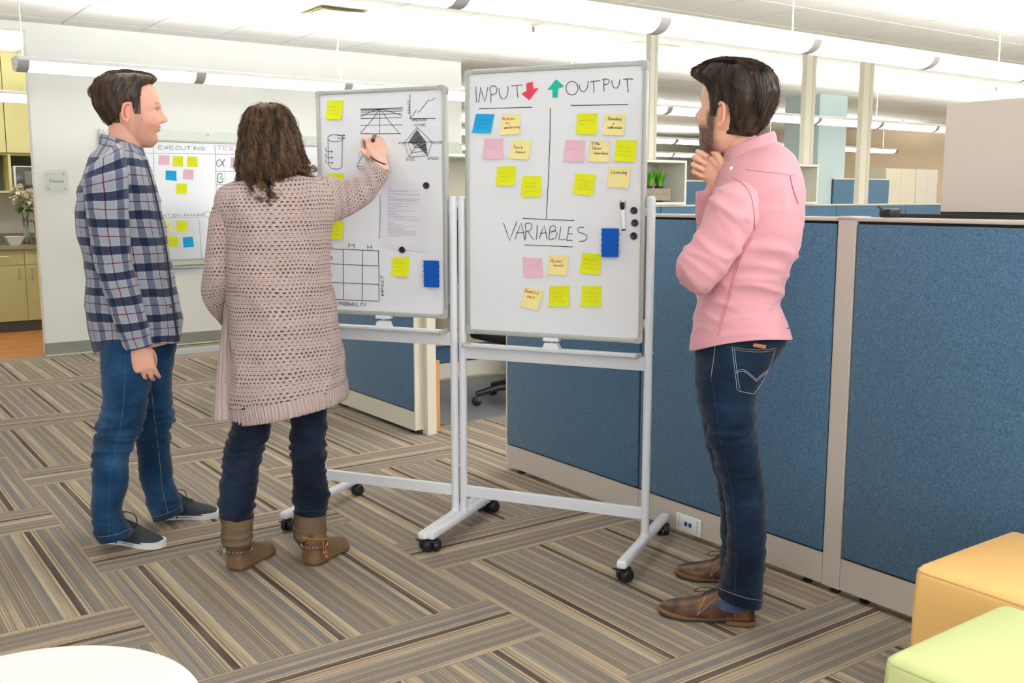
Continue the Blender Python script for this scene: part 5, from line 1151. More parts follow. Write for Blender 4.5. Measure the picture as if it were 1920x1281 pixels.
    b.inputs['Roughness'].default_value = .95; b.inputs['Specular IOR Level'].default_value = .1; b.inputs['Sheen Weight'].default_value = .15; return m
def denim_mat(name, dark, mid, lite):
    m, nt, b = newmat(name); uv = N(nt, 'ShaderNodeUVMap'); uv.uv_map = 'UVMap'; tc = N(nt, 'ShaderNodeTexCoord')
    n1 = N(nt, 'ShaderNodeTexNoise'); n1.inputs['Scale'].default_value = 5; n1.inputs['Detail'].default_value = 3; nt.links.new(tc.outputs['Object'], n1.inputs['Vector'])
    mp = N(nt, 'ShaderNodeMapping'); mp.inputs['Scale'].default_value = (900, 120, 1); n2 = N(nt, 'ShaderNodeTexNoise'); n2.inputs['Scale'].default_value = 1; nt.links.new(uv.outputs[0], mp.inputs[0]); nt.links.new(mp.outputs[0], n2.inputs['Vector'])
    f = mth(nt, 'ADD', mth(nt, 'MULTIPLY', n1.outputs['Fac'], .65), mth(nt, 'MULTIPLY', n2.outputs['Fac'], .35)); cr = N(nt, 'ShaderNodeValToRGB'); e = cr.color_ramp.elements; e[0].position = .36; e[0].color = lin(dark); e[1].position = .64; e[1].color = lin(lite); x = e.new(.5); x.color = lin(mid)
    nt.links.new(f, cr.inputs[0]); nt.links.new(cr.outputs[0], b.inputs['Base Color']); b.inputs['Roughness'].default_value = .85; b.inputs['Specular IOR Level'].default_value = .15; b.inputs['Sheen Weight'].default_value = .1
    bp = N(nt, 'ShaderNodeBump'); bp.inputs['Strength'].default_value = .25; bp.inputs['Distance'].default_value = .001; nt.links.new(n2.outputs['Fac'], bp.inputs['Height']); nt.links.new(bp.outputs[0], b.inputs['Normal']); return m
def oxford_mat(name, base, lite):
    m, nt, b = newmat(name); uv = N(nt, 'ShaderNodeUVMap'); uv.uv_map = 'UVMap'; n1 = N(nt, 'ShaderNodeTexNoise'); n1.inputs['Scale'].default_value = 700; n1.inputs['Detail'].default_value = 2; nt.links.new(uv.outputs[0], n1.inputs['Vector'])
    cr = N(nt, 'ShaderNodeValToRGB'); e = cr.color_ramp.elements; e[0].position = .35; e[0].color = lin(base); e[1].position = .65; e[1].color = lin(lite); nt.links.new(n1.outputs['Fac'], cr.inputs[0]); nt.links.new(cr.outputs[0], b.inputs['Base Color']); b.inputs['Roughness'].default_value = .85; b.inputs['Specular IOR Level'].default_value = .15; b.inputs['Sheen Weight'].default_value = .2
    bp = N(nt, 'ShaderNodeBump'); bp.inputs['Strength'].default_value = .2; bp.inputs['Distance'].default_value = .001; nt.links.new(n1.outputs['Fac'], bp.inputs['Height']); nt.links.new(bp.outputs[0], b.inputs['Normal']); return m
def lofts_obj(name, L, mats, parent, label=None):
    b = MB()
    for k, (vs, fs, uv) in enumerate([x[:3] for x in L]):
        b.m = L[k][3] if len(L[k]) > 3 else 0; b.add(vs, fs, uvs=[list(u) for u in uv])
    o = b.build(name, mats, parent, 'all', label); return o
# ---- shoes: local frame x heel->toe, y left, z up
def shoe_upper(secs, n=28, m=34):
    """secs rows: x, y centre, half width, top z, base z, top-flatness"""
    D = crom(secs, m); vs = []; fs = []
    for x, yc, w_, zt, zb, fl in D:
        for k in range(n+1):
            a = math.pi*k/n; c, s = math.cos(a), math.sin(a); vs.append((x, yc+math.copysign(abs(c)**(fl), c)*w_, zb+(zt-zb)*abs(s)**.9))
    r = n+1
    for i in range(m-1):
        for k in range(n): fs.append((i*r+k, (i+1)*r+k, (i+1)*r+k+1, i*r+k+1))
    fs.append([k for k in range(r)]); fs.append([(m-1)*r+k for k in range(r)][::-1]); return vs, fs
def sole_poly(L, wh, wb, n=40):
    xs = np.array([0, .02, .06, .14, .21, .26, .29, .30])/.30*L; hw = np.array([.012, .027, .031, .030, .043, .040, .026, .008]); hw = np.array([.016, wh*.85, wh, wh*.93, wb, wb*.9, wb*.58, .010]); t = crom(np.column_stack([xs, hw]), n); up_ = [(p[0], p[1]) for p in t]; dn = [(p[0], -p[1]*.96) for p in t[::-1]]; return up_+dn
def shoe(kind, heel, toe, name, label, side=1, zlift=0., lw=1.):
    heel = np.array(heel[:2]); toe = np.array(toe[:2]); d = toe-heel; Lr = np.linalg.norm(d); r = empty(name, (heel[0], heel[1], zlift), math.atan2(d[1], d[0])); return r, Lr
# ================================================================== THE THREE PEOPLE
PLAID = plaid_mat(); KNIT = knit_mat(); RIB = knit_mat('ribbed_knit', rib=True)
DEN1 = denim_mat('denim_mid_blue', (10, 36, 62), (22, 58, 92), (48, 88, 124)); DEN2 = denim_mat('denim_dark', (6, 13, 26), (14, 25, 42), (32, 46, 68)); DEN3 = denim_mat('denim_indigo', (5, 14, 28), (12, 30, 52), (30, 54, 82))
OXF = oxford_mat('pink_oxford', (196, 130, 142), (216, 164, 172))
STITCH = mat('stitch_thread', (150, 124, 88), .7); STW = mat('stitch_pale', (160, 166, 172), .7); EYEW = mat('eye_white', (232, 228, 222), .2, .5); EYED = mat('eye_iris', (52, 58, 60), .15, .5)
def V3(B, r, n, u): return B.r*r+B.n*n+np.array([0, 0, 1.])*u
def hand_matrix(B, px, py, d, Z, Y, mirror):
    o = B.W(px, py, d); z = V3(B, *Z); z /= np.linalg.norm(z); y = V3(B, *Y); y -= z*np.dot(y, z); y /= np.linalg.norm(y); x = np.cross(y, z)*(-1 if mirror else 1)
    return Matrix(((x[0], y[0], z[0], o[0]), (x[1], y[1], z[1], o[1]), (x[2], y[2], z[2], o[2]), (0, 0, 0, 1)))
def closed(rings, n=40, m=24): 
    vs, fs, uv = loft(rings, n=n, m=m, cap0=True, cap1=True); return vs, fs
def surf(B, rows, px, py, off=.004):
    """point of the near surface of a loft (given by its pixel rows) under pixel px,py"""
    rows = sorted(rows, key=lambda r: (r[1]+r[3])/2); ys = [(r[1]+r[3])/2 for r in rows]
    q = [np.interp(py, ys, [r[k] for r in rows]) for k in (0, 2, 4, 5)]
    for _ in range(3):
        u = min(.985, abs((px-(q[0]+q[1])/2)/((q[1]-q[0])/2))); d = q[3]-(q[2]+off)*(1-u**2.3)**(1/2.3)
    return B.W(px, py, d)
from mathutils.bvhtree import BVHTree
_bvh = {}
def hit(o, px, py, off):
    if o.name not in _bvh: _bvh[o.name] = BVHTree.FromPolygons([v.co[:] for v in o.data.vertices], [list(p.vertices) for p in o.data.polygons])
    d = Vector(ray(px, py)).normalized(); loc, nr, i, dist = _bvh[o.name].ray_cast(Vector(_C), d)
    if loc is None: return None
    if nr.dot(d) > 0: nr = -nr
    return np.array(loc+nr*off)
def seam(name, B, o, pts, m, parent, w=.0015, off=.0006, dash=False):
    """a sewn line lying on the cloth surface of object o through the given silhouette points"""
    Q = crom(np.array(pts, float), max(10, len(pts)*8)); P = [hit(o, x, y, off) for x, y in Q]; P = [p for p in P if p is not None]
    if len(P) < 3: return None
    b = MB(); b.tube([Vector(p) for p in P], w, 6); return b.build(name, m, parent, True)
def make_head(pos, fwd, s, up=(0, 0, 1)):
    M = head_matrix(pos, fwd, up, s); parts = []
    for vs, fs in [head_surface()]+ear_parts(): parts.append(([tuple(M @ Vector(p)) for p in vs], fs))
    return M, parts
def eyes(M, parent, Hh=.232):
    for sy in (-1, 1):
        c = Vector((.0565, sy*.030, .503*Hh)); b = MB(M @ Matrix.Translation(c) @ Matrix.Rotation(math.pi/2, 4, 'Y'))
        prof = [(.0118*math.sin(a), .0118*math.cos(a)) for a in np.linspace(.42, math.pi, 12)]
        b.lathe([(p[0], p[1]) for p in prof[::-1]], 20, cap=False); e = b.build('eye', EYEW, parent, 'all')
        b = MB(M @ Matrix.Translation(c) @ Matrix.Rotation(math.pi/2, 4, 'Y')); b.lathe([(.0058, .0103), (.0045, .0112), (.0, .0119)], 16, cap=False); b.build('iris', EYED, e, 'all')
def hair_region(x, t, thr): return t > np.interp(x, thr[0], thr[1])
def male_hair(M, tab, thr, hm, parent, seed, part=None, hm2=None, Hh=.232, lift=None):
    tab = np.array(tab); m, n = 70, 120; t0, t1 = tab[0, 0], tab[-1, 0]
    def S(th, t, k=1.):
        F, B_, W = (np.interp(t, tab[:, 0], tab[:, j]) for j in (1, 2, 3)); c = (F+B_)/2; xr = (F-B_)/2; e = 2.35
        co, si = math.cos(th), math.sin(th); x = c+math.copysign(abs(co)**(2/e), co)*xr*k; y = math.copysign(abs(si)**(2/e), si)*W*k
        return x, y
    vs = []; fs = []
    for i in range(m):
        t = t0+(t1-t0)*i/(m-1)
        for j in range(n):
            th = -math.pi+2*math.pi*j/n; x, y = S(th, t); thv = np.interp(x, thr[0], thr[1])+(float(vnoise(np.array(th*26.), np.array(.5), seed+3))-.5)*.05; edge = (t-thv)
            g = float(vnoise(np.array(th*14+t*3), np.array(t*6.), seed))*.6+float(vnoise(np.array(th*40+t*6), np.array(t*9.), seed+1))*.4
            if edge < 0: k = .84
            else: k = .905+.095*min(1, edge/.11)**.7; k += (g-.5)*.045*min(1, edge/.08)
            x2, y2 = S(th, t, k); vs.append(M @ Vector((x2, y2, t*Hh+(g-.5)*.006*(t > 1))))
    fs = [(i*n+j, i*n+(j+1) % n, (i+1)*n+(j+1) % n, (i+1)*n+j) for i in range(m-1) for j in range(n)]; fs.append(list(range(n))[::-1]); fs.append([(m-1)*n+j for j in range(n)])
    b = MB(); b.add(vs, fs); o = b.build('hair', hm, parent, 'all')
    rn = random.Random(seed); G_ = []
    for q in range(420):       # sides and back: combed down and slightly back
        th = rn.uniform(.45, math.pi)*rn.choice((-1, 1)); ts = rn.uniform(.55, 1.0); pts = []; L = rn.uniform(.14, .3)
        for k in range(6):
            t = ts-L*k/5; th2 = th+math.copysign(.12*k/5, th)*(abs(th) < 2.4)
            if t < t0: break
            x, y = S(th2, t, 1.005-.02*(k == 5)); 
            if t < np.interp(x, thr[0], thr[1])-.015: break
            pts.append(M @ Vector((x, y, t*Hh)))
        if len(pts) >= 3: G_.append(np.array(pts))
    top = tab[-1, 0]
    for q in range(300):       # top: swept forward and up
        y0 = rn.uniform(-.06, .06); x0 = rn.uniform(-.10, .05); pts = []
        for k in range(6):
            x = x0+(rn.uniform(.9, 1.1)*.07)*k/5; best = None
            for t in np.arange(top, .7, -.01):
                F, B_, W = (np.interp(t, tab[:, 0], tab[:, j]) for j in (1, 2, 3)); c = (F+B_)/2; xr = (F-B_)/2+1e-6
                if abs((x-c)/xr)**2.35+abs(y0/(W+1e-6))**2.35 <= 1: best = t; break
            if best is None: break
            pts.append(M @ Vector((x, y0+(.01*k/5 if part else 0), best*Hh+.002)))
        if len(pts) >= 4: G_.append(np.array(pts))
    for d in (lift or []):
        for q in range(14): a = [np.array(M @ Vector((p[0]+rn.uniform(-.004, .004), p[1]+rn.uniform(-.02, .02), p[2]+rn.uniform(-.004, .004)))) for p in d]; G_.append(np.array(a))
    sb = strands(G_, 4, .0007, seed, .0028, kinky=.0014, freq=60, taper=.3, nseg=9); sb.build('hair_strands', hm2 or hm, o, 'all')
    return o
def finish(root, p0):
    T = Matrix.Translation(-Vector(p0)); seen = set()
    def rec(o):
        if o.type == 'MESH' and o.data.name not in seen: o.data.transform(T); seen.add(o.data.name)
        for c in o.children: rec(c)
    rec(root); root.location = p0
def Mx(heel, toe, z=0.):
    d = np.array(toe[:2])-np.array(heel[:2]); return Matrix.Translation((heel[0], heel[1], z)) @ Matrix.Rotation(math.atan2(d[1], d[0]), 4, 'Z'), float(np.linalg.norm(d))
def lace_set(M, xs, zf, w, m, parent, bow, r=.0022, up=.0):
    b = MB(M)
    for k, x in enumerate(xs):
        b.tube([(x, -w, zf(x)-.004), (x+.004, 0, zf(x)+.004), (x+.012, w, zf(x+.012)-.004)], r, 6); b.tube([(x, w, zf(x)-.004), (x+.004, 0, zf(x)+.006), (x+.012, -w, zf(x+.012)-.004)], r, 6)
    for pts in bow: b.tube([Vector(p) for p in crom(pts, 14)], r*.9, 6)
    return b.build('laces', m, parent, True)
def sneaker(M, L, parent, label):
    s = L/.30; CH = mat('charcoal_canvas', (58, 64, 68), .85, .2, bump=.3, bscale=700); SW = mat('sneaker_white_rubber', (226, 228, 228), .5, .3); BK = mat('black_suede', (30, 32, 36), .8)
    secs = [(.004, 0, .024, .066, .02, .8), (.015, 0, .031, .080, .02, .8), (.05, 0, .034, .084, .02, .85), (.09, 0, .036, .090, .02, .9), (.12, 0, .039, .090, .02, .9), (.16, -.001, .043, .078, .02, .9), (.20, -.003, .046, .064, .02, .9), (.24, -.004, .043, .052, .02, .9), (.27, -.003, .034, .043, .02, .9), (.288, -.002, .02, .034, .02, .9)]
    secs = [(a*s, b, c, d, e, f) for a, b, c, d, e, f in secs]; vs, fs = shoe_upper(secs); b = MB(M); b.add(vs, fs); o = b.build('shoe', CH, parent, 'all', label)
    pl = sole_poly(L, .037, .050); b = MB(M); b.prism([(p[0], p[1]) for p in pl], .0, .026); b.build('sole', SW, o, 30)
    b = MB(M); b.prism([(p[0]*1.0+(.001 if p[0] > L/2 else -.001), p[1]*1.015) for p in pl if p[0] < L*.62], .0085, .0105); b.build('sole_line', BK, o)
    zf = lambda x: np.interp(x, [q[0] for q in secs], [q[3] for q in secs])
    b = MB(M)
    for sy in (-1, 1):
        for k in range(3):      # three slanting side stripes
            pts = []
            for j in range(6):
                t = j/5; x = (.105+k*.019+.030*t)*s; z = .024+(.056-.004*k)*t; w_ = np.interp(x, [q[0] for q in secs], [q[2] for q in secs]); zt = zf(x); a = min(1, max(0, (z-.02)/(zt-.02))); yy = w_*(1-a**2.1)**.5; pts.append((x, sy*(yy+.0016), z))
            for j in range(5):
                p, q = Vector(pts[j]), Vector(pts[j+1]); wv = Vector((.0045, 0, 0)); b.add([p-wv, p+wv, q+wv, q-wv], [(0, 1, 2, 3)])
    b.build('side_stripe', BK, o)
    xs = [(.112+.014*k)*s for k in range(5)]; lace_set(M, xs, zf, .019, BK, o, [[(xs[0], 0, .098), (xs[0]-.01, .02, .118), (xs[0]+.02, .045, .10), (xs[0]+.02, .05, .06), (xs[0], .01, .094)], [(xs[0], 0, .098), (xs[0]+.01, -.03, .115), (xs[0]+.045, -.05, .09), (xs[0]+.03, -.054, .045), (xs[0], -.01, .096)], [(xs[0], 0, .096), (xs[0]-.01, -.045, .07), (xs[0]+.005, -.056, .012)]], .0024)
    return o
def dress_shoe(M, L, parent, label):
    s = L/.31; m, nt, b_ = newmat('brown_leather'); tc = N(nt, 'ShaderNodeTexCoord'); n1 = N(nt, 'ShaderNodeTexNoise'); n1.inputs['Scale'].default_value = 22; n1.inputs['Detail'].default_value = 5; nt.links.new(tc.outputs['Object'], n1.inputs['Vector']); cr = N(nt, 'ShaderNodeValToRGB'); e = cr.color_ramp.elements; e[0].position = .34; e[0].color = lin((50, 31, 22)); e[1].position = .70; e[1].color = lin((128, 84, 46)); x = e.new(.52); x.color = lin((86, 54, 36)); nt.links.new(n1.outputs['Fac'], cr.inputs[0]); nt.links.new(cr.outputs[0], b_.inputs['Base Color']); b_.inputs['Roughness'].default_value = .38
    secs = [(.004, 0, .024, .078, .026, .8), (.014, 0, .033, .092, .026, .8), (.05, 0, .036, .098, .026, .85), (.085, 0, .037, .104, .026, .9), (.115, 0, .039, .106, .02, .9), (.15, -.001, .042, .088, .018, .9), (.19, -.003, .046, .068, .016, .9), (.23, -.004, .044, .056, .016, .9), (.265, -.004, .037, .048, .016, .9), (.29, -.003, .024, .040, .018, .9), (.301, -.003, .012, .032, .02, .9)]
    secs = [(a*s, b, c, d, e_, f) for a, b, c, d, e_, f in secs]; vs, fs = shoe_upper(secs); b = MB(M); b.add(vs, fs); o = b.build('shoe', m, parent, 'all', label)
    pl = sole_poly(L, .038, .051); WELT = mat('welt_tan', (120, 84, 54), .6); SD = mat('sole_dark', (48, 42, 40), .6)
    def slab(name, k, lo, hi, m_, sel=None):
        n_ = len(pl); vs = []
        for f in (lo, hi):
            for p in pl: q = max(0, min(1, (p[0]/s-.085)/.055)); q = q*q*(3-2*q); tip_ = max(0, (p[0]/s-.22)/.09)**2*.008; vs.append((p[0], p[1]*k, f[0]*(1-q)+(f[1]+tip_)*q))
        b = MB(M); b.add(vs, [list(range(n_))[::-1], list(range(n_, 2*n_))]+[(i, (i+1) % n_, n_+(i+1) % n_, n_+i) for i in range(n_)]); return b.build(name, m_, o)
    slab('welt', 1.0, (.024, .009), (.030, .015), WELT); slab('sole', .985, (.018, .001), (.024, .009), SD)
    hp = [(p[0], p[1]*.97) for p in pl if p[0] < .088*s]; b = MB(M); b.prism(hp, 0, .004); b.build('heel_cap', SD, o); b = MB(M); b.prism([(p[0], p[1]*1.005) for p in hp], .004, .0182); b.build('heel_stack', mat('heel_wood', (140, 96, 60), .5), o)
    zf = lambda x: np.interp(x, [q[0] for q in secs], [q[3] for q in secs]); LC = mat('dark_lace', (60, 46, 38), .7); xs = [(.118+.013*k)*s for k in range(4)]
    lace_set(M, xs, zf, .014, LC, o, [[(xs[0], 0, .108), (xs[0]-.008, -.012, .135), (xs[0]+.012, -.025, .142), (xs[0]+.02, -.02, .118), (xs[0], 0, .108)], [(xs[0]+.01, 0, .104), (xs[0]+.05, .02, .112), (xs[0]+.075, .01, .092), (xs[0]+.04, -.012, .088), (xs[0]+.01, 0, .100)], [(xs[0], 0, .106), (xs[0]+.02, -.036, .09), (xs[0]+.05, -.046, .066)]], .0014)
    b = MB(M)      # facing seam and heel counter seam
    for sy in (-1, 1):
        for P in ([(.115, .092), (.15, .055), (.178, .026)], [(.178, .026), (.165, .060), (.155, .084)], [(.055, .024), (.060, .045), (.045, .070), (.02, .080)]):
            pts = []
            for x, z in crom(P, 10):
                x *= s; w_ = np.interp(x, [q[0] for q in secs], [q[2] for q in secs]); zt = zf(x); a = min(.98, max(0, (z-.02)/(zt-.02))); yy = w_*(1-a**2.1)**.5; pts.append((x, sy*(yy+.0012), z))
            b.tube([Vector(p) for p in pts], .0011, 5)
    b.build('seam', mat('tan_thread', (176, 130, 80), .6), o, True); return o
def g2(px, py): return G(px, py)[:2]
def tail_fn(V, nr, th, s):
    w_ = np.clip((s-.80)/.20, 0, 1)**2; V = V.copy(); V[:, :, 2] += w_[:, None]*(.030*np.sin(th)[None, :]**2-.012); return V
# ------------------------------------------------------------------ MAN IN THE PLAID SHIRT
B = Body(1.05, 3.93)
torso = [(198,262,258,272,.07,0), (186,272,268,292,.105,0), (168,296,277,302,.155,0), (152,330,287,332,.185,0), (143,367,298,367,.19,0), (144,436,313,436,.185,0), (158,505,325,505,.178,0), (161,574,338,574,.18,0), (168,620,342,612,.185,0), (177,656,338,634,.19,0)]
slv = [(176,305,222,268,.04,-.12), (160,318,234,284,.062,-.155), (154,350,240,330,.074,-.17), (160,400,243,402,.076,-.175), (170,445,244,447,.072,-.175), (180,505,250,500,.066,-.18), (198,556,263,548,.060,-.185), (214,606,275,598,.054,-.19), (228,645,283,632,.050,-.19), (234,658,287,645,.050,-.19)]
slvf = [(a, b, c, d, t, -dd-.02) for a, b, c, d, t, dd in slv]
slvf = [(a+2, b, c-6, d, t, dd) for a, b, c, d, t, dd in slvf]
lega = [(184,618,292,612,.12,-.05), (187,650,292,645,.118,-.07), (189,715,284,712,.105,-.09), (191,765,275,765,.098,-.09), (181,802,267,800,.092,-.09), (177,832,254,832,.085,-.09), (173,866,240,862,.082,-.09), (172,905,240,905,.080,-.09), (171,960,229,955,.074,-.09), (175,992,240,980,.073,-.09), (181,1014,249,998,.072,-.09)]
legb = [(230,618,332,612,.115,.06), (236,650,331,645,.11,.09), (246,715,322,712,.10,.12), (249,765,325,765,.094,.14), (250,785,329,782,.092,.15), (252,806,318,802,.085,.15), (257,840,321,840,.082,.16), (262,900,325,896,.078,.17), (274,940,336,928,.074,.18), (279,958,342,940,.072,.18), (284,976,343,955,.072,.18)]
hM, hp = make_head(B.W(256, 276, -.0), V3(B, .998, .05, -.01), 1.07)
neck = [(200,214,256,236,.055,0), (203,234,262,252,.056,0), (203,252,266,268,.058,0), (196,272,270,286,.066,0), (186,300,276,310,.10,0)]
handM = hand_matrix(B, 259, 650, -.19, (.22, -.02, -.97), (.12, 1, 0), True)
parts = hp+[closed(rings_px(B, neck)), closed(shrink(rings_px(B, torso[1:]), .022)), closed(shrink(rings_px(B, slv), .018)), closed(shrink(rings_px(B, slvf), .018)), closed(shrink(rings_px(B, lega), .016)), closed(shrink(rings_px(B, legb), .016))]
parts += hand_parts(handM, [(16, 28, 18), (18, 32, 20), (20, 34, 22), (22, 38, 24)], [(.020, .012, .012), (.036, .026, .040), (.038, .040, .066), (.030, .050, .088)], .97)
handF = hand_matrix(B, 254, 650, .17, (.15, .02, -.98), (0, -1, 0), False); parts += hand_parts(handF, [(25, 40, 30)]*4, [(.020, .012, .012), (.036, .026, .040), (.038, .040, .066), (.030, .050, .088)], .97)
man = remesh(parts, .0027, 'person', SKIN); man.name = 'person'
thr1 = ([-.14, -.10, -.085, -.07, -.060, -.050, -.044, -.014, -.008, .014, .018, .05, .09], [.28, .29, .30, .34, .42, .50, .58, .60, .44, .44, .80, .87, .885])
def scalp1(x, y, t): return (t > np.interp(x, thr1[0], thr1[1])).astype(float)
vert_colors(man, lambda co: skin_colors(co, hM, (226, 170, 148), beard=.28, beardcol=(112, 80, 62), scalp=(60, 44, 34), hl=scalp1)); eyes(hM, man)
HB1 = hair_mat('brown_hair', (34, 25, 19), (84, 64, 48))
tab1 = [(0.27,0.05,-0.096,0.056),(0.34,0.05,-0.104,0.066),(0.436,0.05,-0.116,0.074),(0.5,0.05,-0.124,0.078),(0.564,0.055,-0.131,0.08),(0.65,0.06,-0.136,0.0815),(0.744,0.062,-0.138,0.083),(0.82,0.064,-0.134,0.0835),(0.872,0.067,-0.128,0.083),(0.9136,0.075,-0.121,0.08),(0.9422,0.08,-0.114,0.076),(0.9748,0.076,-0.102,0.07),(0.9986,0.063,-0.09,0.062),(1.019,0.04,-0.072,0.05),(1.0346,0.0,-0.05,0.03),(1.0394,-0.01,-0.03,0.01)]
male_hair(hM, tab1, thr1, HB1, man, 21, hm2=hair_mat('brown_hair_light', (44, 33, 24), (112, 86, 62)), lift=[[(-.10, 0, .86*.232), (-.132, 0, .82*.232), (-.146, 0, .74*.232), (-.142, 0, .67*.232)]])
sh = lofts_obj('plaid_shirt', [loft(rings_px(B, torso), n=110, m=90, kind='shirt', amp=.008, seed=3, hem=1, fn=tail_fn), loft(rings_px(B, slv), n=60, m=80, kind='shirt', amp=.006, seed=5, hem=1), loft(rings_px(B, slvf), n=48, m=50, kind='shirt', amp=.006, seed=6, hem=1)], PLAID, man)
col = [(196,262,262,284,.060,0), (191,251,266,276,.065,0), (187,256,270,282,.072,0), (185,269,275,298,.082,0)]
lofts_obj('collar', [loft(rings_px(B, col), n=60, m=14, kind=None)], PLAID, sh)
DKE = mat('placket_dark', (34, 38, 52), .8)
seam('placket_edge', B, sh, [(272,300), (283,335), (296,390), (306,440), (314,490), (321,545), (326,590), (334,640)], DKE, sh, .0035, .001)
b = MB()
for x, y in ((285,352), (300,412), (311,468), (319,524), (324,575)): P = hit(sh, x-5, y, .001); b.lathe([(.0055, 0), (.0055, .002), (0, .0022)], 10, Matrix.Translation(Vector(P)) @ Vector(-B.n).to_track_quat('Z', 'Y').to_matrix().to_4x4())
b.build('shirt_button', mat('navy_button', (40, 44, 60), .4), sh)
je = lofts_obj('jeans', [loft(rings_px(B, lega), n=72, m=110, kind='jeans', amp=.011, seed=11, ampf=lambda t: .35+.9*math.exp(-((t-.52)/.16)**2)+.7*math.exp(-((t-1)/.1)**2), hem=1), loft(rings_px(B, legb), n=72, m=100, kind='jeans', amp=.011, seed=15, ampf=lambda t: .35+.9*math.exp(-((t-.5)/.16)**2)+.8*math.exp(-((t-1)/.12)**2), hem=1)], DEN1, man)
seam('side_seam', B, je, [(236,665), (233,740), (226,800), (215,850), (206,900), (203,960), (205,1003)], mat('seam_blue', (56, 92, 128), .8), je, .0011)
seam('side_seam', B, je, [(283,720), (289,780), (298,850), (305,920), (315,962)], STITCH, je, .0010)
seam('hem_stitch', B, je, [(184,1007), (205,1005), (228,999), (246,991)], STITCH, je, .0011)
seam('hem_stitch', B, je, [(287,970), (305,966), (325,958), (341,949)], STITCH, je, .0011)
M1, L1 = Mx(G(190, 1012)[:2], G(308, 1026)[:2]); o = sneaker(M1, max(.27, min(.31, L1)), man, 'near charcoal sneaker with white sole')
M2, L2 = Mx(G(290, 972)[:2], G(410, 968)[:2]); o = sneaker(M2, max(.27, min(.31, L2)), man, 'far charcoal sneaker with loose black laces')
tag(man, 'standing man in a plaid flannel shirt, blue jeans and dark sneakers at left', 'person'); finish(man, (1.05, 3.93, 0))
# ------------------------------------------------------------------ WOMAN IN THE CARDIGAN
B = Body(1.33, 3.42)
PW = on_plane(700, 262, F1.p, F1.n); DB = float(np.dot(PW-B.p0, B.n))-.015
wt = [(455,336,575,330,.075,0), (430,344,600,334,.095,0), (410,356,612,345,.115,0), (402,380,622,372,.13,0), (404,412,624,408,.14,0), (408,445,618,440,.142,0), (415,500,616,500,.138,0), (423,560,623,555,.136,0), (427,610,631,600,.142,0), (430,668,639,655,.155,0), (432,725,646,700,.165,0), (436,783,650,733,.172,0)]
wl = [(424,356,462,344,.06,-.0), (402,372,446,362,.078,-.01), (392,402,436,394,.080,-.01), (385,438,431,434,.074,-.01), (383,465,430,462,.068,-.01), (381,500,432,498,.062,-.01), (379,528,437,526,.062,0), (384,562,437,550,.060,.03), (398,590,432,572,.056,.09), (414,606,430,590,.050,.15), (424,604,440,588,.045,.22)]
wr = [(560,345,575,430,.06,.0), (598,333,610,426,.075,.02), (620,333,632,414,.07,.05), (645,338,652,406,.062,DB*.38), (668,334,680,392,.058,DB*.52), (680,320,700,378,.056,DB*.64), (688,306,714,356,.052,DB*.74), (692,303,726,337,.046,DB*.79), (696,301,728,325,.043,DB*.81)]
wla = [(444,725,520,725,.105,-.02), (441,770,513,768,.10,-.03), (433,800,507,798,.092,-.03), (424,836,500,832,.084,-.03), (418,868,489,862,.08,-.03), (412,915,482,910,.077,-.03), (410,945,478,940,.076,-.03), (415,968,475,966,.068,-.03)]
wlb = [(540,720,618,715,.105,.02), (545,765,614,760,.10,.02), (544,800,612,798,.090,.03), (544,836,611,832,.082,.03), (546,868,610,866,.080,.03), (549,900,612,900,.076,.03), (549,935,618,930,.078,.03), (554,963,611,960,.066,.03)]
ba = [(411,966,477,966,.072,-.03), (414,985,474,985,.070,-.03), (415,1012,473,1010,.068,-.03), (421,1021,473,1018,.060,-.03), (427,1029,463,1026,.045,-.03)]
bb = [(551,960,612,960,.070,.03), (550,985,611,984,.069,.03), (549,1008,611,1006,.068,.03), (557,1018,607,1015,.060,.03), (565,1028,601,1025,.045,.03)]
hM2, hp = make_head(B.W(506, 324, .02), V3(B, .30, .95, .0), .90)
neck = [(483,285,532,285,.05,0), (480,318,536,318,.052,0), (470,345,548,342,.06,0), (430,370,600,362,.08,0)]
PT = B.W(700, 262, DB-.055)
handW = hand_matrix(B, 713, 300, DB*.86, (-.16, .42, .90), (-.25, 1, -.35), True)
thumbW = [(.018, .010, .015), (.036, .030, .045), (.036, .052, .066), (.020, .060, .082)]
parts = hp+[closed(rings_px(B, neck)), closed(shrink(rings_px(B, wt[1:]), .024)), closed(shrink(rings_px(B, wl), .02)), closed(shrink(rings_px(B, wr), .017)), closed(shrink(rings_px(B, wla), .016)), closed(shrink(rings_px(B, wlb), .016)), closed(shrink(rings_px(B, ba), .016)), closed(shrink(rings_px(B, bb), .016))]
parts += hand_parts(handW, [(48, 62, 40), (60, 78, 45), (68, 82, 45), (72, 84, 45)], thumbW, 1.04, .04)
parts.append(chain([B.W(708, 330, DB*.78), B.W(710, 314, DB*.82), B.W(712, 300, DB*.86)], [.026, .025, .026]))
handL = hand_matrix(B, 440, 585, .26, (.6, .7, .3), (.5, -.4, -.6), False); parts += hand_parts(handL, [(40, 60, 40)]*4, [(.020, .012, .012), (.036, .026, .040), (.038, .040, .066), (.030, .050, .088)], .88)
wom = remesh(parts, .0027, 'person', SKIN); wom.name = 'person'
vert_colors(wom, lambda co: skin_colors(co, hM2, (236, 190, 168), beard=0, beardcol=(90, 64, 46), scalp=(60, 44, 34), hl=lambda x, y, t: (t > np.interp(x, thr1[0], thr1[1])).astype(float))); eyes(hM2, wom)
def knit_fn(V, nr, th, s): return V
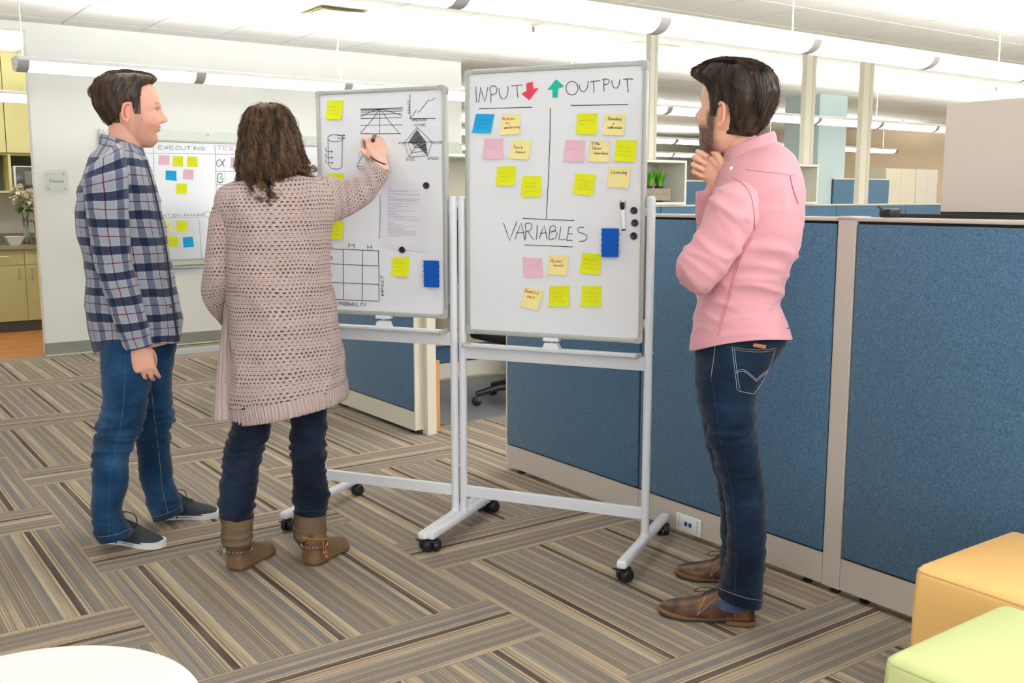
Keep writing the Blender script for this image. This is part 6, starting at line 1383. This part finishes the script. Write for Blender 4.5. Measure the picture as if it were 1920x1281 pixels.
cg = lofts_obj('knit_cardigan', [loft(rings_px(B, wt), n=120, m=110, kind='knit', amp=.016, seed=31, hem=0), loft(rings_px(B, wl), n=60, m=70, kind='knit', amp=.012, seed=33), loft(rings_px(B, wr), n=60, m=70, kind='knit', amp=.011, seed=35, hem=1)], KNIT, wom)
band = [(428,762,650,708,.176,0), (430,770,651.5,716,.179,0), (433,782,652.5,731,.181,0), (434,791,651,740,.178,0)]
def ribf(V, nr, th, s):
    k = np.sin(th*58)[None, :]*.0022*np.minimum(1, s*3)[:, None]; return V+nr*k[:, :, None]
lofts_obj('ribbed_hem', [loft(rings_px(B, band), n=240, m=10, fn=ribf, hem=1)], RIB, cg)
cuff = [(692,302,720,334,.0485,DB*.79), (697,297,724,325,.047,DB*.82), (700,295,725,320,.0455,DB*.835)]
flap = [(420,545,436,545,.02,.03), (417,600,436,600,.022,.03), (412,650,437,650,.024,.03), (407,700,444,700,.03,.02), (402,750,452,748,.035,.01), (400,789,458,779,.04,.0)]
lofts_obj('front_flap', [loft(rings_px(B, flap), n=60, m=50, kind='knit', amp=.004, seed=41, hem=1, expo=2.6)], RIB, cg)
coll = [(462,345,572,338,.078,0), (452,333,580,326,.085,0), (448,338,586,332,.092,0)]
je = lofts_obj('jeans', [loft(rings_px(B, wla), n=72, m=90, kind='jeans', amp=.010, seed=51, ampf=lambda t: .5+.7*math.exp(-((t-.5)/.2)**2)+.6*math.exp(-((t-.95)/.1)**2)), loft(rings_px(B, wlb), n=72, m=90, kind='jeans', amp=.010, seed=55, ampf=lambda t: .5+.7*math.exp(-((t-.5)/.2)**2)+.8*math.exp(-((t-.95)/.1)**2))], DEN2, wom)
# boots
BO = mat('boot_taupe_leather', (106, 88, 68), .7, .25, noise=.12, nscale=14, bump=.2, bscale=160); BF = mat('boot_foot_brown', (112, 88, 62), .65, .25, noise=.12, nscale=18); BS = mat('boot_sole_brown', (92, 68, 52), .6); STR = mat('boot_strap_brown', (96, 62, 44), .5); CORD = mat('orange_cord', (196, 116, 66), .6); STUD = mat('silver_stud', (190, 186, 182), .3, metal=1.)
for rows, hx, tx, lab, seed in ((ba, (438, 1072), (502, 1036), 'left taupe slouch boot with a studded ankle strap', 61), (bb, (580, 1062), (640, 1028), 'right taupe slouch boot with orange cord and copper beads', 62)):
    bt = lofts_obj('boot', [loft(rings_px(B, rows), n=64, m=60, kind='jeans', amp=.006, seed=seed, ampf=lambda t: .3+1.2*math.exp(-((t-.6)/.22)**2), hem0=1)], BO, wom, lab)
    M, L = Mx(G(*hx)[:2], G(*tx)[:2]); L = min(.27, max(.235, L)); s = L/.26
    secs = [(-.004, 0, .026, .075, .012, .85), (.01, 0, .036, .10, .012, .85), (.05, 0, .040, .115, .012, .9), (.09, 0, .040, .105, .012, .9), (.13, 0, .042, .078, .012, .9), (.17, 0, .045, .064, .012, .9), (.21, 0, .041, .054, .012, .9), (.24, 0, .030, .044, .012, .9), (.255, 0, .014, .032, .012, .9)]
    vs, fs = shoe_upper([(a*s, b_, c, d, e, f) for a, b_, c, d, e, f in secs]); b = MB(M); b.add(vs, fs); b.build('boot_foot', BF, bt, 'all')
    pl = sole_poly(L, .040, .048); b = MB(M); b.prism(pl, .008, .016); b.build('sole', BS, bt); b = MB(M); b.prism([p for p in pl if p[0] < .075], 0, .020); b.build('heel', BS, bt)
    b = MB(M); ring = lambda z, k=1., tl=0.: [(.035+.050*k*math.cos(a), .045*k*math.sin(a), z-tl*math.cos(a)) for a in np.linspace(0, 2*math.pi, 30)[:-1]]
    vs = [Vector(p) for p in ring(.062, 1.0, .004)]+[Vector(p) for p in ring(.084, .98, .004)]; n_ = 29; b.add(vs, [(i, (i+1) % n_, n_+(i+1) % n_, n_+i) for i in range(n_)]); b.build('ankle_strap', STR, bt, 'all')
    b = MB(M)
    for k in range(22): a = 2*math.pi*k/22; Mr = Matrix.Translation((.035+.0505*math.cos(a), .0458*math.sin(a), .073-.004*math.cos(a))) @ Matrix.Rotation(a, 4, 'Z') @ Matrix.Rotation(math.pi/2, 4, 'Y'); b.lathe([(.0035, 0), (.003, .002), (0, .0026)], 8, M @ Mr)
    b.build('stud', STUD, bt)
    b = MB(M); b.tube([Vector(p) for p in ring(.100, .99, .012)], .0022, 6, closed=True); b.build('cord', CORD, bt, True)
    b = MB(M)
    if lab.startswith('right'):
        b.tube([(.02, -.048, .10), (.03, -.053, .08), (.028, -.056, .055)], .0016, 6); b.tube([(.02, -.048, .10), (.012, -.055, .085), (.010, -.058, .062)], .0016, 6)
        for q in ((.028, -.058, .052), (.010, -.060, .058), (.024, -.060, .040)): b.lathe([(0, -.006), (.005, -.004), (.0062, 0), (.005, .004), (0, .006)], 10, M @ Matrix.Translation(q), cap=False)
        b.build('copper_bead', mat('copper', (206, 132, 84), .35, metal=.7), bt, True)
    else:
        b.tube([(-.01, .02, .098), (-.03, .025, .09), (-.034, .03, .07)], .0014, 6); b.tube([(-.01, .02, .098), (-.025, .03, .10), (-.04, .036, .082)], .0014, 6); b.build('strap_tail', mat('dark_cord', (50, 38, 34), .7), bt, True)
# bracelet
b = MB(); c0 = B.W(711, 301, DB*.86); ax = np.array(handW.col[2][:3]); x_ = np.array(handW.col[0][:3]); y_ = np.array(handW.col[1][:3])
ax = V3(B, .42, -.25, .95); ax /= np.linalg.norm(ax); x_ = V3(B, .95, 0, -.42); x_ -= ax*np.dot(x_, ax); x_ /= np.linalg.norm(x_); y_ = np.cross(ax, x_)
b.tube([Vector(c0+x_*.036*math.cos(a)+y_*.036*math.sin(a)) for a in np.linspace(0, 2*math.pi, 33)[:-1]], .0028, 8, closed=True); b.build('bracelet', mat('navy_cord', (30, 30, 56), .5), wom, True)
# hair
HW_ = hair_mat('curly_brown_hair', (36, 25, 18), (120, 86, 60), .34)
hr = [(492,197,512,196,.025,0), (472,204,530,202,.06,0), (460,220,544,216,.085,0), (453,245,555,242,.100,-.003), (450,275,563,272,.105,-.006), (447,305,569,302,.105,-.010), (450,326,566,322,.092,-.012), (458,340,548,336,.075,-.015), (470,352,530,348,.05,-.02), (482,362,518,358,.03,-.03)]
vs, fs, uv = loft(rings_px(B, hr), n=110, m=80, cap0=True, cap1=True); va = np.array(vs); cen = np.array(B.W(508, 280, 0)); 
b = MB(); ang = np.arctan2((va-cen)@B.n, (va-cen)@B.r); hz = va[:, 2]; g = vnoise(ang*9+hz*4, hz*7, 71)*.6+vnoise(ang*22+hz*9, hz*16, 72)*.4; low = np.clip((1.72-hz)/.25, 0, 1); rad = (va-cen); rad[:, 2] = 0
va2 = cen*0+va-rad*.05+rad/np.linalg.norm(rad+1e-6, axis=1, keepdims=True)*((g-.5)*(.010+.016*low))[:, None]; b.add([tuple(p) for p in va2], fs); hb = b.build('hair', HW_, wom, 'all')
rn = random.Random(77); GD = []
D = crom([[*np.concatenate([(B.W(r[0], r[1], r[5])+B.W(r[2], r[3], r[5]))/2, (B.W(r[2], r[3], r[5])-B.W(r[0], r[1], r[5]))/2]), r[4]] for r in hr], 40)
def hs(th, s, k=1.):
    q = np.array([np.interp(s*39, np.arange(40), D[:, j]) for j in range(7)]); return q[:3]+q[3:6]*math.cos(th)*k+B.n*q[6]*math.sin(th)*k
for q in range(175):
    th = rn.uniform(0, 2*math.pi) if q % 3 else rn.uniform(math.pi, 2*math.pi); s1 = rn.uniform(.66, .90); pts = [hs(th+rn.uniform(-.1, .1), .03+.02*rn.random(), .5)]
    for k in range(1, 9): s = .05+(s1-.05)*k/8; pts.append(hs(th+.06*math.sin(k*1.3+q), s, 1.0+.02*math.sin(k+q)))
    p = pts[-1]; out = p-hs(th, s1, 0.); out /= np.linalg.norm(out)+1e-6; dn = rn.uniform(.08, .15)
    for k in range(1, 4): pts.append(p+out*.012*k*.5+np.array([0, 0, -dn*k/3])+B.r*rn.uniform(-.008, .008))
    GD.append(np.array(pts))
for (x0, y0, x1, y1, d0) in ((505,300,506,386,-.115), (500,300,512,380,-.12), (480,300,470,376,-.10), (462,290,452,366,-.06), (455,290,448,352,-.03), (490,300,488,378,-.11), (560,270,580,334,-.03), (550,280,572,338,-.06), (566,290,584,322,.0), (540,290,545,348,-.08), (520,300,526,362,-.10), (452,300,446,372,.0)):
    for q in range(3):
        pts = [B.W(x0+(x1-x0)*t+rn.uniform(-3, 3), y0+(y1-y0)*t, d0-.004*t) for t in (0, .25, .5, .75, .9, 1)]; GD.append(np.array(pts))
sb = strands(GD[::2], 14, .0011, 78, .0042, kinky=.0125, freq=105, taper=.45, nseg=46); sb.build('hair_curls', HW_, hb, 'all')
sb = strands(GD[1::2], 11, .0010, 80, .0042, kinky=.0130, freq=115, taper=.45, nseg=46); sb.build('hair_curls', hair_mat('curly_hair_highlight', (52, 36, 26), (142, 104, 74), .34), hb, 'all')
fly = strands([g_[:9] for g_ in GD[::3]], 1, .0004, 79, .011, kinky=.008, freq=50, taper=.3, nseg=24); fly.build('loose_hair', HW_, hb, 'all')
tag(wom, 'woman seen from behind in a pale pink knit cardigan, drawing on the left whiteboard', 'person'); finish(wom, (1.33, 3.42, 0))
# her marker
tip = on_plane(703, 252, F1.p+F1.n*(-.0075), F1.n); tail = B.W(699, 264, DB-.115); ax = tail-tip; L = min(.13, np.linalg.norm(ax)); ax /= np.linalg.norm(ax)
r = empty('held_marker', tuple(tip)); q = Vector((0, 0, 1)).rotation_difference(Vector(ax)).to_matrix().to_4x4()
one('barrel', lambda b: b.lathe([(.0015, .0), (.003, .008), (.006, .012), (.0075, .02), (.0075, .105), (.0068, .108)], 16, q), mat('marker_grey', (84, 84, 82), .4), r, True); one('end_cap', lambda b: b.lathe([(.008, .105), (.008, .118), (.006, .12)], 16, q), MAG, r, True)
tag(r, 'dark marker held in the raised hand of the woman at the board', 'marker')
# ------------------------------------------------------------------ MAN IN THE PINK SHIRT
B = Body(2.31, 2.13)
rt_ = [(1366,296,1450,262,.07,0), (1356,308,1466,272,.10,0), (1346,324,1493,298,.145,0), (1338,350,1507,342,.175,0), (1326,392,1509,388,.182,0), (1320,431,1504,431,.18,0), (1314,500,1488,498,.17,0), (1307,545,1471,542,.162,0), (1303,580,1462,570,.16,0), (1299,605,1472,592,.165,0), (1293,648,1486,626,.172,0)]
al = [(1400,338,1416,330,.03,-.11), (1362,344,1424,372,.055,-.15), (1338,362,1418,418,.064,-.172), (1322,395,1400,452,.064,-.18), (1304,437,1378,488,.062,-.185), (1284,464,1354,522,.060,-.185), (1270,494,1334,545,.056,-.18), (1267,516,1314,553,.050,-.165), (1274,532,1300,546,.036,-.15)]
alf = [(1271,505,1312,545,.045,-.15), (1278,480,1318,540,.052,-.10), (1290,470,1330,530,.050,-.03), (1305,465,1345,520,.045,.06)]
ar = [(1380,360,1430,345,.05,.14), (1340,420,1385,410,.055,.16), (1310,470,1360,480,.055,.14), (1306,500,1350,520,.05,.10)]
arf = [(1306,505,1350,505,.048,.10), (1304,470,1350,470,.050,.07), (1306,430,1347,432,.046,.04), (1304,395,1346,395,.044,.02), (1303,372,1344,368,.044,.01), (1303,360,1343,353,.044,.01)]
ja = [(1304,618,1480,610,.15,0), (1304,648,1474,640,.15,-.01), (1304,690,1444,690,.135,-.04), (1306,736,1420,736,.118,-.06), (1322,794,1417,794,.105,-.07), (1336,850,1425,850,.094,-.07), (1350,901,1431,895,.088,-.07), (1359,940,1435,935,.084,-.07), (1362,984,1436,984,.082,-.07), (1362,1030,1436,1030,.080,-.07), (1354,1075,1433,1080,.078,-.07), (1344,1108,1429,1135,.076,-.07)]
jb = [(1306,650,1440,650,.12,.08), (1305,700,1400,700,.11,.10), (1306,745,1396,745,.10,.12), (1319,794,1396,794,.092,.13), (1327,845,1400,845,.086,.14), (1342,895,1408,895,.08,.15), (1350,940,1412,940,.076,.15), (1352,1000,1412,1000,.074,.15), (1350,1062,1410,1062,.072,.15)]
hM3, hp = make_head(B.W(1351, 292, .0), V3(B, -.83, .55, .19), 1.085)
neck = [(1352,238,1428,232,.056,0), (1356,262,1436,250,.060,0), (1358,284,1444,262,.062,0), (1352,312,1462,290,.085,0)]
handC = hand_matrix(B, 1355, 331, -.01, (-.85, .10, .45), (-.08, -.95, .05), True)
handN = hand_matrix(B, 1326, 492, .07, (.5, .8, 0), (.5, -.3, 0), False)
parts = hp+[closed(rings_px(B, neck)), closed(shrink(rings_px(B, rt_[1:]), .022)), closed(shrink(rings_px(B, al), .018)), closed(shrink(rings_px(B, alf), .018)), closed(shrink(rings_px(B, ar), .018)), closed(shrink(rings_px(B, arf[:-2]), .016)), closed(shrink(rings_px(B, ja), .016)), closed(shrink(rings_px(B, jb), .016))]
parts += hand_parts(handC, [(42, 88, 40), (54, 98, 40), (60, 98, 40), (66, 98, 40)], [(.020, .010, .010), (.038, .016, .030), (.050, .020, .048), (.056, .020, .066)], .94, .03)
parts += hand_parts(handN, [(40, 60, 40)]*4, [(.020, .012, .012), (.036, .026, .040), (.038, .040, .066), (.030, .050, .088)], .95)
parts.append(chain([B.W(1326, 430, .04), B.W(1331, 385, .02), B.W(1339, 355, .0), B.W(1342, 338, -.01)], [.034, .030, .026, .027]))
sock = [(1356,1085,1414,1085,.05,-.07), (1352,1120,1408,1122,.048,-.07), (1346,1135,1402,1142,.046,-.07)]
pk = remesh(parts, .0027, 'person', SKIN); pk.name = 'person'
thr3 = ([-.14, -.10, -.085, -.07, -.060, -.050, -.044, -.014, -.008, .014, .020, .036, .055, .09], [.26, .27, .29, .33, .42, .50, .58, .60, .42, .42, .62, .72, .765, .79])
vert_colors(pk, lambda co: skin_colors(co, hM3, (222, 172, 148), beard=.95, excl=handC, beardcol=(46, 34, 28), scalp=(44, 34, 28), hl=lambda x, y, t: (t > np.interp(x, thr3[0], thr3[1])).astype(float))); eyes(hM3, pk)
HB3 = hair_mat('dark_brown_hair', (20, 15, 12), (66, 50, 38))
tab3 = [(0.26,0.05,-0.096,0.06),(0.34,0.05,-0.104,0.069),(0.436,0.05,-0.113,0.076),(0.5,0.05,-0.118,0.08),(0.564,0.055,-0.122,0.082),(0.65,0.06,-0.127,0.084),(0.744,0.08,-0.129,0.085),(0.8,0.112,-0.128,0.085),(0.8355,0.128,-0.125,0.084),(0.871,0.126,-0.121,0.083),(0.9065,0.114,-0.116,0.081),(0.942,0.096,-0.11,0.078),(0.9775,0.088,-0.1,0.073),(1.0059,0.066,-0.088,0.066),(1.0343,0.038,-0.068,0.052),(1.052,0.01,-0.048,0.034),(1.0592,-0.01,-0.03,0.01)]
male_hair(hM3, tab3, thr3, HB3, pk, 23, part=True, hm2=hair_mat('dark_brown_hair_light', (26, 20, 16), (92, 70, 52)), lift=[[(-.03, .02, 1.03*.232), (-.06, .03, 1.055*.232), (-.09, .03, 1.045*.232)], [(-.06, .03, .99*.232), (-.095, .03, 1.0*.232), (-.12, .03, .965*.232)]])
sh = lofts_obj('pink_shirt', [loft(rings_px(B, rt_), n=130, m=120, kind='oxford', amp=.011, seed=83, ampf=lambda t: .25+1.0*math.exp(-((t-.62)/.2)**2), hem=1, fn=tail_fn), loft(rings_px(B, al), n=64, m=70, kind='oxford', amp=.008, seed=85, cap1=True), loft(rings_px(B, alf), n=48, m=30, kind='shirt', amp=.004, seed=86), loft(rings_px(B, ar), n=40, m=30, kind='shirt', amp=.004, seed=87), loft(rings_px(B, arf), n=56, m=50, kind='shirt', amp=.005, seed=88, hem=1)], OXF, pk)
col = [(1364,292,1446,258,.060,0), (1362,280,1450,246,.066,0), (1357,288,1455,252,.074,0), (1354,305,1459,275,.084,0)]
lofts_obj('collar', [loft(rings_px(B, col), n=70, m=14)], OXF, sh)
PS = mat('pink_seam', (190, 118, 132), .8)
seam('armhole_seam', B, sh, [(1372,332), (1396,348), (1409,372), (1414,402), (1415,430)], PS, sh, .0014)
seam('side_seam', B, sh, [(1408,445), (1386,482), (1374,520), (1362,565), (1352,600), (1345,630)], PS, sh, .0016); seam('side_seam', B, sh, [(1412,445), (1390,482), (1378,520), (1366,565), (1356,600), (1349,630)], PS, sh, .0012)
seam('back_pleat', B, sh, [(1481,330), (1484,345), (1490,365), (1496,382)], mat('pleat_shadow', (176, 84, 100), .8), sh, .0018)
seam('yoke_seam', B, sh, [(1398,318), (1430,322), (1465,326), (1490,330)], PS, sh, .0010)
b = MB(); P = hit(sh, 1372, 316, .001); b.lathe([(.0055, 0), (.0055, .002), (0, .0022)], 12, Matrix.Translation(Vector(P)) @ Vector(-B.n).to_track_quat('Z', 'Y').to_matrix().to_4x4()); b.build('shirt_button', mat('pearl_button', (232, 226, 222), .3), sh)
je = lofts_obj('jeans', [loft(rings_px(B, ja), n=84, m=130, kind='jeans', amp=.010, seed=91, ampf=lambda t: .25+1.0*math.exp(-((t-.42)/.14)**2)+.25*math.exp(-((t-.9)/.2)**2), hem=1), loft(rings_px(B, jb), n=64, m=90, kind='jeans', amp=.006, seed=93, hem=1)], DEN3, pk)
def jseam(nm, pts, m, w=.0007, off=.0004, dash=False): seam(nm, B, je, pts, m, je, w, off, dash)
jseam('pocket_stitch', [(1373,651), (1400,655), (1430,656), (1455,653)], STITCH); jseam('pocket_stitch', [(1373,654.5), (1400,659), (1430,660), (1453,657)], STITCH)
jseam('pocket_stitch', [(1373,651), (1376,680), (1380,712), (1383,731), (1398,736), (1414,739)], STW); jseam('pocket_stitch', [(1377,655), (1380,682), (1384,712), (1387,729)], STW)
jseam('pocket_stitch', [(1414,739), (1428,718), (1442,690), (1453,657)], STW)
for o_ in (0, 3.5): jseam('pocket_stitch', [(1378,697+o_), (1392,693+o_), (1406,701+o_), (1418,712+o_)], STW); jseam('pocket_stitch', [(1418,712+o_), (1428,703+o_), (1440,694+o_)], STW)
jseam('side_seam', [(1342,640), (1338,675), (1333,707)], STITCH, .0010); jseam('hem_stitch', [(1348,1103), (1370,1112), (1400,1122), (1428,1126)], STITCH, .0009)
jseam('side_seam', [(1333,707), (1342,760), (1352,830), (1368,900), (1378,980), (1380,1060), (1378,1110)], mat('seam_dark', (22, 44, 72), .8), .0010)
sk = lofts_obj('sock', [loft(rings_px(B, sock), n=40, m=20)], mat('patterned_sock', (64, 78, 112), .9, noise=.6, nscale=160), pk)
heelN = G(1416, 1172); toeN = G(1234, 1148); M1, L1 = Mx(heelN[:2], toeN[:2]); print('L', L1); dress_shoe(M1, min(.325, max(.30, L1)), pk, 'near brown leather lace-up shoe with stacked heel')
toeF = G(1266, 1078); heelF = toeF+(heelN-toeN)*.97; M2, L2 = Mx(heelF[:2], toeF[:2]); dress_shoe(M2, min(.325, max(.30, L2)), pk, 'far brown leather lace-up shoe')
tag(pk, 'bearded man in a pink shirt and dark jeans with one hand at his chin', 'person'); WPT = hit(je, 1424, 649, .003); finish(pk, (2.31, 2.13, 0))
wp = WPT; o = box('wallet', -.020, .018, -.005, .004, -.006, .006, mat('tan_leather', (160, 98, 58), .5, bump=.3), None, r=.003); o.location = tuple(wp); o.rotation_euler = (0, .15, math.atan2(B.r[1], B.r[0])); tag(o, 'tan leather wallet sticking out of the back pocket of the dark jeans', 'wallet')
